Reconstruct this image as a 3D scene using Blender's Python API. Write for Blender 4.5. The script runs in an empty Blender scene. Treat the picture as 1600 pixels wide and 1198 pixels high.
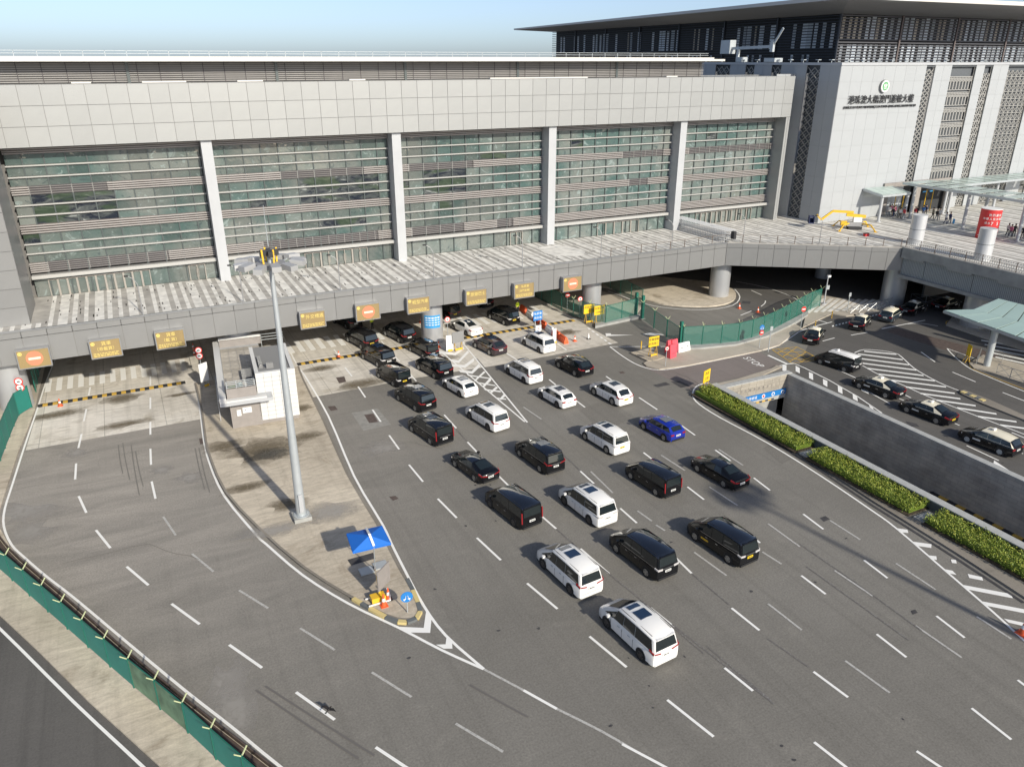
import bpy, bmesh, math, random
from mathutils import Vector, Matrix
R = math.radians
random.seed(7)
C = bpy.context.scene.collection
S = bpy.context.scene

# ------------------------------------------------------------------ camera, sky, sun, exposure
FPX, HORY, CAMH, AZ = 1200.0, 95.0, 30.0, R(63.5)      # focal length in photo pixels, height and heading of the drone
PITCH = math.atan((599 - HORY) / FPX)
cam = bpy.data.cameras.new('camera')
cam.sensor_width = 36.0
cam.lens = 36.0 * FPX / 1600.0
cam.clip_start = 0.5
cam.clip_end = 20000
cam_o = bpy.data.objects.new('camera', cam)
C.objects.link(cam_o)
cam_o.location = (0, 0, CAMH)
FW = Vector((math.cos(AZ) * math.cos(PITCH), math.sin(AZ) * math.cos(PITCH), -math.sin(PITCH)))
cam_o.rotation_euler = FW.to_track_quat('-Z', 'Y').to_euler()
S.camera = cam_o
SUN_EL = 27.5
SUN_AZ = R(180 - 10.4)                                   # clockwise from +Y
w = bpy.data.worlds.new('World')
S.world = w
w.use_nodes = True
nt = w.node_tree
sky = nt.nodes.new('ShaderNodeTexSky')
sky.sky_type = 'NISHITA'
sky.sun_disc = False
sky.sun_elevation = R(SUN_EL)
sky.sun_rotation = SUN_AZ
sky.altitude = 1200
sky.air_density = 0.7
sky.dust_density = 2.8
sky.ozone_density = 3.0
bg = nt.nodes['Background']
hs = nt.nodes.new('ShaderNodeHueSaturation')            # hazy day: the whole dome a little less saturated
hs.inputs['Saturation'].default_value = 0.82
nt.links.new(sky.outputs[0], hs.inputs['Color'])
nt.links.new(hs.outputs[0], bg.inputs[0])
bg.inputs[1].default_value = 0.118
sl = bpy.data.lights.new('sun', 'SUN')
sl.energy = 3.75
sl.angle = R(1.1)
sl.color = (1.0, 0.935, 0.81)
so = bpy.data.objects.new('sun', sl)
C.objects.link(so)
sd = Vector((math.sin(SUN_AZ) * math.cos(R(SUN_EL)), math.cos(SUN_AZ) * math.cos(R(SUN_EL)), math.sin(R(SUN_EL))))
so.rotation_euler = (-sd).to_track_quat('-Z', 'Y').to_euler()
S.view_settings.view_transform = 'Standard'
S.view_settings.look = 'None'
S.view_settings.exposure = 0.4
S.view_settings.gamma = 1.0
S.view_settings.use_curve_mapping = False

# ------------------------------------------------------------------ survey helper: where a sight line meets a level plane
_ct, _st = math.cos(PITCH), math.sin(PITCH)
_ca, _sa = math.cos(AZ), math.sin(AZ)
def G(px, py, z=0.0):
    u = (px - 800) / FPX
    v = (py - 599) / FPX
    f = _ct - v * _st
    up = -_st - v * _ct
    t = (z - CAMH) / up
    return ((_ca * f + _sa * u) * t, (_sa * f - _ca * u) * t)
def GL(pts, z=0.0):
    return [G(x, y, z) for x, y in pts]

# ------------------------------------------------------------------ materials
MT = {}
def lin(c):
    return tuple((x / 12.92 if x <= 0.04045 else ((x + 0.055) / 1.055) ** 2.4) for x in c)
def mat(name, col, rough=0.6, metal=0.0, spec=0.5, var=0.0, scale=1.0, coat=0.0, alpha=1.0, emit=0.0, bump=0.0, bscale=20.0, rnd=0.0, cior=1.5):
    m = bpy.data.materials.new(name)
    m.use_nodes = True
    n, l = m.node_tree.nodes, m.node_tree.links
    p = n['Principled BSDF']
    p.inputs['Base Color'].default_value = (*col, 1)
    p.inputs['Roughness'].default_value = rough
    p.inputs['Metallic'].default_value = metal
    p.inputs['Specular IOR Level'].default_value = spec
    p.inputs['Coat Weight'].default_value = coat
    p.inputs['Coat Roughness'].default_value = 0.05
    p.inputs['Coat IOR'].default_value = cior
    if alpha < 1:
        p.inputs['Alpha'].default_value = alpha
    if emit:
        p.inputs['Emission Color'].default_value = (*col, 1)
        p.inputs['Emission Strength'].default_value = emit
    src = None
    if var:
        tc = n.new('ShaderNodeTexCoord')
        no = n.new('ShaderNodeTexNoise')
        no.inputs['Scale'].default_value = scale
        no.inputs['Detail'].default_value = 6
        l.new(tc.outputs['Object'], no.inputs['Vector'])
        mr = n.new('ShaderNodeMapRange')
        mr.inputs[1].default_value = 0.3
        mr.inputs[2].default_value = 0.7
        mr.inputs[3].default_value = 1 - var
        mr.inputs[4].default_value = 1 + var
        l.new(no.outputs[0], mr.inputs[0])
        src = mr.outputs[0]
    if rnd:
        oi = n.new('ShaderNodeObjectInfo')
        mr2 = n.new('ShaderNodeMapRange')
        mr2.inputs[3].default_value = 1 - rnd
        mr2.inputs[4].default_value = 1 + rnd
        l.new(oi.outputs['Random'], mr2.inputs[0])
        if src:
            mm = n.new('ShaderNodeMath')
            mm.operation = 'MULTIPLY'
            l.new(src, mm.inputs[0])
            l.new(mr2.outputs[0], mm.inputs[1])
            src = mm.outputs[0]
        else:
            src = mr2.outputs[0]
    if src:
        vm = n.new('ShaderNodeVectorMath')
        vm.operation = 'SCALE'
        vm.inputs[0].default_value = col
        l.new(src, vm.inputs['Scale'])
        l.new(vm.outputs[0], p.inputs['Base Color'])
    if bump:
        tc = n.new('ShaderNodeTexCoord')
        nb = n.new('ShaderNodeTexNoise')
        nb.inputs['Scale'].default_value = bscale
        l.new(tc.outputs['Object'], nb.inputs['Vector'])
        b = n.new('ShaderNodeBump')
        b.inputs['Strength'].default_value = bump
        b.inputs['Distance'].default_value = 0.1
        l.new(nb.outputs[0], b.inputs['Height'])
        l.new(b.outputs[0], p.inputs['Normal'])
    MT[name] = m
    return m

def nodes_mat(name):
    m = bpy.data.materials.new(name)
    m.use_nodes = True
    MT[name] = m
    return m, m.node_tree.nodes, m.node_tree.links, m.node_tree.nodes['Principled BSDF']
def noise(n, l, vec, scale, detail=5, rough=0.55, dist=0.0):
    t = n.new('ShaderNodeTexNoise')
    t.inputs['Scale'].default_value = scale
    t.inputs['Detail'].default_value = detail
    t.inputs['Roughness'].default_value = rough
    t.inputs['Distortion'].default_value = dist
    l.new(vec, t.inputs['Vector'])
    return t.outputs[0]
def rng(n, l, src, a, b, c, d):
    t = n.new('ShaderNodeMapRange')
    for i, v in enumerate((a, b, c, d)):
        t.inputs[i + 1].default_value = v
    l.new(src, t.inputs[0])
    return t.outputs[0]
def mixc(n, l, fac, a, b):
    t = n.new('ShaderNodeMix')
    t.data_type = 'RGBA'
    if hasattr(fac, 'links'):
        l.new(fac, t.inputs[0])
    else:
        t.inputs[0].default_value = fac
    for s, v in ((6, a), (7, b)):
        if isinstance(v, tuple):
            t.inputs[s].default_value = (*v, 1)
        else:
            l.new(v, t.inputs[s])
    return t.outputs[2]
def mul(n, l, a, b):
    t = n.new('ShaderNodeMath')
    t.operation = 'MULTIPLY'
    for i, v in enumerate((a, b)):
        if hasattr(v, 'links'):
            l.new(v, t.inputs[i])
        else:
            t.inputs[i].default_value = v
    return t.outputs[0]
def mapping(n, l, sc, rot=0.0):
    tc = n.new('ShaderNodeTexCoord')
    mp = n.new('ShaderNodeMapping')
    mp.inputs['Scale'].default_value = sc
    mp.inputs['Rotation'].default_value = (0, 0, rot)
    l.new(tc.outputs['Object'], mp.inputs['Vector'])
    return mp.outputs[0]

def ground_mat(name, dark, light, stain, stain_amt=0.6, streak=0.3, grain=0.12, seam=0.0, dust=False, mottle=0.05):
    m, n, l, p = nodes_mat(name)
    v1 = mapping(n, l, (1, 1, 1))
    big = noise(n, l, v1, 0.055, 4, 0.6, 0.6)
    c = mixc(n, l, rng(n, l, big, 0.35, 0.68, 0, 1), dark, light)
    mid = noise(n, l, v1, 0.32, 6, 0.65, 1.0)
    c = mixc(n, l, rng(n, l, mid, 0.55, 0.74, 0, stain_amt), c, stain)
    vs = mapping(n, l, (1.6, 0.035, 1), R(-6))
    st = noise(n, l, vs, 1.0, 4, 0.6, 0.2)
    c = mixc(n, l, rng(n, l, st, 0.5, 0.75, 0, streak), c, tuple(x * 0.62 for x in dark))
    fine = noise(n, l, v1, 9.0, 3, 0.7)
    k = rng(n, l, fine, 0.3, 0.7, 1 - grain, 1 + grain)
    vf = noise(n, l, v1, 60.0, 2, 0.7)
    k = mul(n, l, k, rng(n, l, vf, 0.3, 0.7, 1 - grain, 1 + grain))
    mo = noise(n, l, mapping(n, l, (0.7, 2.6, 1), R(-8)), 1.0, 8, 0.72, 0.8)
    k = mul(n, l, k, rng(n, l, mo, 0.3, 0.7, 1 - mottle, 1 + mottle))
    if seam:
        br = n.new('ShaderNodeTexBrick')
        br.inputs['Scale'].default_value = 1.0
        br.inputs['Brick Width'].default_value = 5.0
        br.inputs['Row Height'].default_value = 5.0
        br.offset = 0
        br.inputs['Mortar Size'].default_value = 0.03
        br.inputs['Color1'].default_value = (1, 1, 1, 1)
        br.inputs['Color2'].default_value = (0.93, 0.93, 0.93, 1)
        br.inputs['Mortar'].default_value = (0.6, 0.6, 0.6, 1)
        l.new(v1, br.inputs['Vector'])
        k = mul(n, l, k, br.outputs[0])
    if dust:                                   # pale silt washed over the left road
        tc = n.new('ShaderNodeTexCoord')
        sp = n.new('ShaderNodeVectorMath')
        sp.operation = 'DISTANCE'
        sp.inputs[1].default_value = (-9, 58, 0)
        l.new(tc.outputs['Object'], sp.inputs[0])
        wv = noise(n, l, mapping(n, l, (0.12, 0.5, 1), R(20)), 1.0, 5, 0.6, 1.0)
        f_ = mul(n, l, rng(n, l, sp.outputs['Value'], 6, 34, 1.0, 0.0), rng(n, l, wv, 0.35, 0.65, 0.35, 0.95))
        c = mixc(n, l, f_, c, (0.36, 0.33, 0.29))
    vm = n.new('ShaderNodeVectorMath')
    vm.operation = 'SCALE'
    l.new(c, vm.inputs[0])
    l.new(k, vm.inputs['Scale'])
    l.new(vm.outputs[0], p.inputs['Base Color'])
    p.inputs['Roughness'].default_value = 0.85
    p.inputs['Specular IOR Level'].default_value = 0.25
    return m
ground_mat('asphalt', (0.180, 0.170, 0.150), (0.226, 0.214, 0.190), (0.255, 0.240, 0.210), 0.5, 0.35, 0.2, dust=True)
ground_mat('asphalt_dark', (0.105, 0.100, 0.093), (0.135, 0.128, 0.118), (0.16, 0.15, 0.135), 0.3, 0.4)
ground_mat('asphalt_pink', (0.20, 0.172, 0.158), (0.24, 0.21, 0.195), (0.18, 0.16, 0.14), 0.3, 0.3)
ground_mat('concrete', (0.54, 0.50, 0.425), (0.78, 0.735, 0.655), (0.32, 0.275, 0.20), 0.75, 0.45, 0.07, seam=1, mottle=0.16)
ground_mat('concrete_island', (0.42, 0.365, 0.285), (0.62, 0.55, 0.44), (0.25, 0.20, 0.14), 0.8, 0.35, 0.08, mottle=0.24)
ground_mat('footpath', (0.40, 0.355, 0.29), (0.50, 0.45, 0.375), (0.22, 0.20, 0.16), 0.4, 0.2, 0.08)
ground_mat('kerb_stone', (0.20, 0.18, 0.15), (0.30, 0.27, 0.23), (0.12, 0.11, 0.09), 0.6, 0.2, 0.1)
mat('patch_dark', (0.058, 0.056, 0.058), 0.9, var=0.25, scale=2)
mat('patch_grey', (0.27, 0.26, 0.235), 0.9, var=0.15, scale=2)
mat('patch_brown', (0.10, 0.075, 0.065), 0.9, var=0.25, scale=3)
def paint(name, col, wear):
    m, n, l, p = nodes_mat(name)
    v = mapping(n, l, (1, 1, 1))
    a = noise(n, l, v, 7.0, 6, 0.75)
    c = mixc(n, l, rng(n, l, a, wear[0], wear[1], 0, 1), col, (0.14, 0.13, 0.12))
    l.new(c, p.inputs['Base Color'])
    p.inputs['Roughness'].default_value = 0.7
ground_mat('road_repair', (0.158, 0.149, 0.131), (0.20, 0.188, 0.166), (0.20, 0.19, 0.17), 0.4, 0.3, 0.2)
paint('tyre_soft', (0.20, 0.19, 0.17), (0.45, 0.62))
paint('tyre_mark', (0.14, 0.132, 0.122), (0.38, 0.55))
paint('paint_white', (0.84, 0.83, 0.79), (0.62, 0.9))
paint('paint_worn', (0.48, 0.47, 0.44), (0.50, 0.72))
paint('paint_faint', (0.26, 0.25, 0.235), (0.36, 0.52))
paint('paint_yellow', (0.58, 0.36, 0.06), (0.55, 0.8))
paint('paint_black', (0.035, 0.035, 0.035), (0.6, 0.95))
paint('kerb_yellow', (0.62, 0.50, 0.22), (0.6, 0.95))
def soft_stain(name, col, rough, nscale=4.0):
    m, n, l, p = nodes_mat(name)
    tc = n.new('ShaderNodeTexCoord')
    d = n.new('ShaderNodeVectorMath')
    d.operation = 'DISTANCE'
    d.inputs[1].default_value = (0.5, 0.5, 0.5)
    fl = n.new('ShaderNodeVectorMath')
    fl.operation = 'MULTIPLY'
    fl.inputs[1].default_value = (1, 1, 0)
    ad = n.new('ShaderNodeVectorMath')
    ad.inputs[1].default_value = (0, 0, 0.5)
    l.new(tc.outputs['Generated'], fl.inputs[0])
    l.new(fl.outputs[0], ad.inputs[0])
    l.new(ad.outputs[0], d.inputs[0])
    no = noise(n, l, tc.outputs['Object'], nscale * 0.5, 7, 0.7, 0.8)
    ra = rng(n, l, d.outputs['Value'], 0.12, 0.5, 0.75, 0.0)
    sm = n.new('ShaderNodeMath')
    l.new(ra, sm.inputs[0])
    l.new(no, sm.inputs[1])
    l.new(rng(n, l, sm.outputs[0], 0.50, 1.30, 0.0, 0.75), p.inputs['Alpha'])
    p.inputs['Base Color'].default_value = (*col, 1)
    p.inputs['Roughness'].default_value = rough
soft_stain('stain_dark', (0.15, 0.12, 0.075), 0.95)
soft_stain('stain_wet', (0.06, 0.055, 0.045), 0.4)
soft_stain('stain_pale', (0.36, 0.34, 0.31), 0.95)
mat('cladding', (0.35, 0.355, 0.347), 0.42, 0.25, var=0.035, scale=0.5, rnd=0.035)
mat('cladding_grey', (0.275, 0.275, 0.27), 0.38, 0.35, var=0.04, scale=0.5, rnd=0.03)
mat('cladding_white', (0.375, 0.39, 0.398), 0.55, 0.0, var=0.02, scale=0.5, rnd=0.015)
mat('cladding_joint', (0.23, 0.228, 0.222), 0.8)
mat('white_metal', (0.44, 0.45, 0.46), 0.45, 0.1, var=0.04, scale=0.6)
mat('column_metal', (0.50, 0.51, 0.52), 0.32, 0.45, var=0.05, scale=0.6)
mat('vent_metal', (0.62, 0.63, 0.64), 0.35, 0.35, var=0.03)
mat('slat_warm', (0.36, 0.338, 0.322), 0.5, 0.2, var=0.06, scale=0.4)
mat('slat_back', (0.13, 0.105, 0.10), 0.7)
mat('slat_mid', (0.17, 0.165, 0.16), 0.7)
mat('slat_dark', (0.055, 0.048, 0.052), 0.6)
mat('slat_grey', (0.25, 0.24, 0.23), 0.55, 0.2, var=0.05)
mat('slat_front', (0.10, 0.10, 0.11), 0.5, 0.2)
mat('slat_navy', (0.045, 0.05, 0.062), 0.45, 0.5)
mat('transom', (0.40, 0.395, 0.375), 0.5)
mat('mullion', (0.07, 0.085, 0.085), 0.4)
mat('steel_frame', (0.42, 0.39, 0.35), 0.35, 0.6)
mat('soffit', (0.50, 0.49, 0.47), 0.6, var=0.05, scale=0.1)
mat('roof_edge', (0.60, 0.58, 0.54), 0.5)
mat('roof_top', (0.45, 0.44, 0.42), 0.7)
mat('interior_dark', (0.035, 0.037, 0.04), 0.9)
mat('interior_grey', (0.16, 0.155, 0.15), 0.9)
mat('sky_gap_pale', (0.62, 0.69, 0.76), 0.6, rnd=0.35)  # painted stand-in for sky seen through the open slats
mat('sky_gap_bright', (0.75, 0.80, 0.85), 0.6)  # brighter tone of the same painted sky
mat('screen_cream', (0.55, 0.50, 0.42), 0.6, rnd=0.25)
mat('lattice', (0.40, 0.39, 0.365), 0.5, 0.2)
mat('lattice_back', (0.10, 0.11, 0.12), 0.7)
mat('raw_concrete', (0.33, 0.33, 0.31), 0.85, var=0.14, scale=1.2)
mat('mesh_grey', (0.27, 0.29, 0.305), 0.6, 0.3, var=0.1, scale=6)
mat('pave_grey', (0.41, 0.39, 0.355), 0.8, var=0.26, scale=0.8)
mat('pave_light', (0.70, 0.68, 0.63), 0.75, var=0.22, scale=1.1)
mat('pave_slot', (0.06, 0.055, 0.05), 0.9)
mat('brown_rail', (0.095, 0.07, 0.058), 0.8, var=0.3, scale=2)
mat('green_post', (0.012, 0.135, 0.095), 0.5)
mat('green_sheet', (0.022, 0.215, 0.175), 0.6, var=0.07, scale=0.8)
mat('rust_mesh', (0.13, 0.22, 0.14), 0.75, var=0.35, scale=1.2)
mat('green_mesh', (0.06, 0.25, 0.19), 0.6, alpha=0.28)
mat('arm_cream', (0.48, 0.52, 0.30), 0.6)
mat('steel', (0.40, 0.41, 0.42), 0.35, 0.7)
mat('lamp_case', (0.46, 0.46, 0.455), 0.45, 0.1, rnd=0.25)
mat('galv', (0.47, 0.50, 0.51), 0.45, 0.35, var=0.05, scale=1.5)
mat('bronze_rail', (0.17, 0.12, 0.09), 0.5, 0.4)
mat('black_plastic', (0.03, 0.03, 0.032), 0.5)
mat('tyre', (0.018, 0.018, 0.018), 0.85)
mat('rim', (0.42, 0.43, 0.44), 0.3, 0.85)
mat('rim_dark', (0.10, 0.10, 0.11), 0.3, 0.8)
mat('orange', (0.75, 0.12, 0.035), 0.55)
mat('red', (0.55, 0.03, 0.03), 0.5, var=0.05)
mat('pink_red', (0.72, 0.09, 0.12), 0.5)
mat('sign_red', (0.70, 0.05, 0.04), 0.5)
mat('white', (0.78, 0.78, 0.76), 0.55)
mat('sign_blue', (0.02, 0.19, 0.52), 0.45)
mat('sky_blue', (0.045, 0.30, 0.62), 0.5)
mat('sign_yellow', (0.80, 0.52, 0.02), 0.5)
mat('machine_yellow', (0.76, 0.46, 0.03), 0.45)
mat('umbrella_blue', (0.008, 0.14, 0.56), 0.7)
mat('led_panel', (0.285, 0.205, 0.088), 0.6, var=0.08, scale=14)
mat('led_text', (0.66, 0.52, 0.15), 0.6, emit=0.05)
mat('led_red', (0.80, 0.20, 0.11), 0.6, emit=0.08)
mat('led_pale', (0.85, 0.68, 0.50), 0.6, emit=0.05)
mat('sign_case', (0.33, 0.33, 0.33), 0.5, 0.3)
mat('tile_white', (0.60, 0.595, 0.575), 0.45, rnd=0.03)
mat('booth_grey', (0.27, 0.245, 0.225), 0.7, var=0.08, scale=2)
mat('roof_tile', (0.42, 0.385, 0.33), 0.85, var=0.15, scale=3, rnd=0.15)
mat('stone_coping', (0.40, 0.405, 0.39), 0.7, var=0.1, scale=2.0)
mat('stone_side', (0.13, 0.14, 0.14), 0.75, var=0.12, scale=2.0)
mat('canopy_green', (0.42, 0.56, 0.515), 0.35, alpha=0.93, rnd=0.05)
mat('canopy_glass', (0.52, 0.62, 0.57), 0.25, alpha=0.80, rnd=0.05)
mat('leaf_a', (0.21, 0.26, 0.026), 0.6)
mat('leaf_b', (0.12, 0.18, 0.018), 0.6)
mat('leaf_c', (0.34, 0.35, 0.05), 0.6)
mat('soil', (0.06, 0.045, 0.03), 0.95)
mat('brick_dark', (0.13, 0.12, 0.11), 0.9, var=0.3, scale=3)
mat('skin', (0.45, 0.28, 0.20), 0.6)
mat('hair', (0.02, 0.017, 0.015), 0.6)
for nm, cc in (('cloth_black', (0.02, 0.02, 0.025)), ('cloth_navy', (0.03, 0.04, 0.10)), ('cloth_white', (0.68, 0.67, 0.65)), ('cloth_pink', (0.62, 0.20, 0.28)),
               ('cloth_red', (0.50, 0.05, 0.06)), ('cloth_hivis', (0.60, 0.75, 0.03)), ('cloth_teal', (0.05, 0.35, 0.30)), ('cloth_grey', (0.22, 0.23, 0.24)), ('cloth_khaki', (0.30, 0.26, 0.18)), ('cloth_blue', (0.05, 0.16, 0.42))):
    mat(nm, cc, 0.85)
# car paints and glass
mat('paint_car_white', (0.80, 0.79, 0.76), 0.35, 0.0, coat=0.8)
mat('paint_car_cream', (0.80, 0.74, 0.58), 0.4, 0.0, coat=0.4)
mat('paint_car_black', (0.004, 0.0045, 0.006), 0.25, 0.0, 0.25, coat=0.55)
mat('paint_roof_black', (0.004, 0.0055, 0.009), 0.12, 0.0, 0.6, coat=1.0, cior=1.9)  # same black as the body, bluer and glossier to suggest reflected sky
mat('paint_car_plum', (0.045, 0.028, 0.035), 0.28, 0.3, coat=1.0)
mat('paint_car_blue', (0.008, 0.03, 0.36), 0.25, 0.2, coat=1.0)
mat('paint_car_slate', (0.035, 0.055, 0.075), 0.3, 0.3, coat=1.0)
mat('car_glass', (0.012, 0.018, 0.020), 0.04, 0.0, 0.7, coat=0.3)
mat('car_glass_roof', (0.012, 0.03, 0.065), 0.05, 0.0, 0.8, coat=0.6)  # blue in the base stands in for sky reflected by roof glass
mat('lamp_red', (0.30, 0.010, 0.014), 0.25, coat=0.7)
mat('lamp_clear', (0.55, 0.53, 0.52), 0.2, coat=0.7)
mat('chrome', (0.62, 0.62, 0.62), 0.15, 0.95)
mat('plate_white', (0.70, 0.70, 0.67), 0.5)
mat('plate_yellow', (0.78, 0.55, 0.02), 0.5)
mat('car_trim', (0.015, 0.015, 0.016), 0.6)

def glass_facade():  # noise patches paint reflections into the glass colour
    m, n, l, p = nodes_mat('pane_glass')
    tc = n.new('ShaderNodeTexCoord')
    oi = n.new('ShaderNodeObjectInfo')
    ge = n.new('ShaderNodeNewGeometry')
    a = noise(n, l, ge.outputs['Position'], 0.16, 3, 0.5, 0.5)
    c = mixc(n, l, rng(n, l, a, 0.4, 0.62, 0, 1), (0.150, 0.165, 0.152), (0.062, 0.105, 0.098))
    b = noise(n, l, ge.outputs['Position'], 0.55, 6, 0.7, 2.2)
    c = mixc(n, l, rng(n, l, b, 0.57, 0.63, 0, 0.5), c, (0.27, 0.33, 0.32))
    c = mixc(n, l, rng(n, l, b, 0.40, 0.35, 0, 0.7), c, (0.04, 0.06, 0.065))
    vm = n.new('ShaderNodeVectorMath')
    vm.operation = 'SCALE'
    l.new(c, vm.inputs[0])
    l.new(rng(n, l, oi.outputs['Random'], 0, 1, 0.72, 1.22), vm.inputs['Scale'])
    l.new(vm.outputs[0], p.inputs['Base Color'])
    p.inputs['Roughness'].default_value = 0.06
    p.inputs['Specular IOR Level'].default_value = 0.9
    p.inputs['Coat Weight'].default_value = 0.5
    p.inputs['Coat Roughness'].default_value = 0.02
    nb = noise(n, l, ge.outputs['Position'], 0.9, 2, 0.5)
    bm = n.new('ShaderNodeBump')
    bm.inputs['Strength'].default_value = 0.4
    bm.inputs['Distance'].default_value = 0.12
    l.new(nb, bm.inputs['Height'])
    l.new(bm.outputs[0], p.inputs['Normal'])
glass_facade()
def dark_glass():  # navy, grey and green mottling is a reflected scene painted into the base
    m, n, l, p = nodes_mat('pane_dark')
    ge = n.new('ShaderNodeNewGeometry')
    mp = n.new('ShaderNodeMapping')
    mp.inputs['Scale'].default_value = (0.35, 1, 1.1)
    l.new(ge.outputs['Position'], mp.inputs['Vector'])
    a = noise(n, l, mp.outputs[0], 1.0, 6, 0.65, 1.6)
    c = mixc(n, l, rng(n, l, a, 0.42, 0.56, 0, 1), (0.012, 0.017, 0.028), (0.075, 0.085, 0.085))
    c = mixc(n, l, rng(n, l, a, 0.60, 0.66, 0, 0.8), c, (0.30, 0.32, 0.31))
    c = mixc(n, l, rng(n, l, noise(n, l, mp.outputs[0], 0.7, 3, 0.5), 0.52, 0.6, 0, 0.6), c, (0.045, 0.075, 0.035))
    l.new(c, p.inputs['Base Color'])
    p.inputs['Roughness'].default_value = 0.06
    p.inputs['Specular IOR Level'].default_value = 0.8
dark_glass()

def trench_tile():
    m, n, l, p = nodes_mat('dark_tile')
    tc = n.new('ShaderNodeTexCoord')
    sp = n.new('ShaderNodeSeparateXYZ')
    l.new(tc.outputs['Object'], sp.inputs[0])
    cb = n.new('ShaderNodeCombineXYZ')
    ad = n.new('ShaderNodeMath')
    l.new(sp.outputs['X'], ad.inputs[0])
    l.new(sp.outputs['Y'], ad.inputs[1])
    l.new(ad.outputs[0], cb.inputs['X'])
    l.new(sp.outputs['Z'], cb.inputs['Y'])
    br = n.new('ShaderNodeTexBrick')
    br.inputs['Scale'].default_value = 1.0
    br.inputs['Brick Width'].default_value = 1.2
    br.inputs['Row Height'].default_value = 0.35
    br.inputs['Mortar Size'].default_value = 0.012
    br.inputs['Color1'].default_value = (0.33, 0.32, 0.295, 1)
    br.inputs['Color2'].default_value = (0.39, 0.365, 0.325, 1)
    br.inputs['Mortar'].default_value = (0.22, 0.21, 0.20, 1)
    l.new(cb.outputs[0], br.inputs['Vector'])
    a = noise(n, l, cb.outputs[0], 0.5, 5, 0.6)
    vm = n.new('ShaderNodeVectorMath')
    vm.operation = 'SCALE'
    l.new(br.outputs[0], vm.inputs[0])
    l.new(rng(n, l, a, 0.3, 0.7, 0.7, 1.3), vm.inputs['Scale'])
    l.new(vm.outputs[0], p.inputs['Base Color'])
    p.inputs['Roughness'].default_value = 0.55
trench_tile()
mat('stone_beige', (0.33, 0.30, 0.25), 0.75, var=0.1, scale=2, rnd=0.12)

# ------------------------------------------------------------------ mesh builder
class MB:
    def __init__(s):
        s.v, s.f, s.m = [], [], []
    def face(s, pts, mi=0):
        b = len(s.v)
        s.v += [tuple(p) for p in pts]
        s.f.append(tuple(range(b, b + len(pts))))
        s.m.append(mi)
        return s
    def box(s, x0, x1, y0, y1, z0, z1, mi=0):
        b = len(s.v)
        s.v += [(x0, y0, z0), (x1, y0, z0), (x1, y1, z0), (x0, y1, z0), (x0, y0, z1), (x1, y0, z1), (x1, y1, z1), (x0, y1, z1)]
        for q in ((0, 3, 2, 1), (4, 5, 6, 7), (0, 1, 5, 4), (1, 2, 6, 5), (2, 3, 7, 6), (3, 0, 4, 7)):
            s.f.append(tuple(b + i for i in q))
            s.m.append(mi)
        return s
    def bar(s, p, q, wd, ht, mi=0, up=(0, 0, 1)):
        p, q = Vector(p), Vector(q)
        d = (q - p).normalized()
        u = Vector(up)
        if abs(d.dot(u)) > 0.98:
            u = Vector((1, 0, 0))
        a = d.cross(u).normalized() * wd / 2
        c = a.cross(d).normalized() * ht / 2
        b = len(s.v)
        for o in (p, q):
            for k in (-a - c, a - c, a + c, -a + c):
                s.v.append(tuple(o + k))
        for f in ((0, 1, 2, 3), (7, 6, 5, 4), (0, 4, 5, 1), (1, 5, 6, 2), (2, 6, 7, 3), (3, 7, 4, 0)):
            s.f.append(tuple(b + i for i in f))
            s.m.append(mi)
        return s
    def tube(s, p, q, r0, r1=None, n=12, mi=0, cap=True):
        r1 = r0 if r1 is None else r1
        p, q = Vector(p), Vector(q)
        d = (q - p).normalized()
        u = Vector((0, 0, 1)) if abs(d.z) < 0.95 else Vector((1, 0, 0))
        a = d.cross(u).normalized()
        c = d.cross(a).normalized()
        b = len(s.v)
        for o, r in ((p, r0), (q, r1)):
            for i in range(n):
                t = 2 * math.pi * i / n
                s.v.append(tuple(o + a * math.cos(t) * r + c * math.sin(t) * r))
        for i in range(n):
            j = (i + 1) % n
            s.f.append((b + i, b + n + i, b + n + j, b + j))
            s.m.append(mi)
        if cap:
            s.f.append(tuple(b + i for i in range(n)))
            s.m.append(mi)
            s.f.append(tuple(b + n + i for i in reversed(range(n))))
            s.m.append(mi)
        return s
    def prism(s, poly, z0, z1, mi=0):
        a = sum(poly[i][0] * poly[(i + 1) % len(poly)][1] - poly[(i + 1) % len(poly)][0] * poly[i][1] for i in range(len(poly)))
        if a < 0:
            poly = poly[::-1]
        n = len(poly)
        b = len(s.v)
        s.v += [(x, y, z0) for x, y in poly] + [(x, y, z1) for x, y in poly]
        s.f.append(tuple(b + i for i in reversed(range(n))))
        s.f.append(tuple(b + n + i for i in range(n)))
        s.m += [mi, mi]
        for i in range(n):
            j = (i + 1) % n
            s.f.append((b + i, b + j, b + n + j, b + n + i))
            s.m.append(mi)
        return s
    def mesh(s, name, mats, smooth=False, sharp=35):
        me = bpy.data.meshes.new(name)
        me.from_pydata(s.v, [], s.f)
        for m in (mats if isinstance(mats, (list, tuple)) else [mats]):
            me.materials.append(MT[m])
        me.polygons.foreach_set('material_index', s.m)
        if smooth:
            bm = bmesh.new()
            bm.from_mesh(me)
            bmesh.ops.remove_doubles(bm, verts=bm.verts, dist=0.0005)
            bmesh.ops.recalc_face_normals(bm, faces=bm.faces)
            for f in bm.faces:
                f.smooth = True
            for e in bm.edges:
                if len(e.link_faces) == 2 and e.calc_face_angle(0) > R(sharp):
                    e.smooth = False
            bm.to_mesh(me)
            bm.free()
        me.update()
        return me

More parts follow.
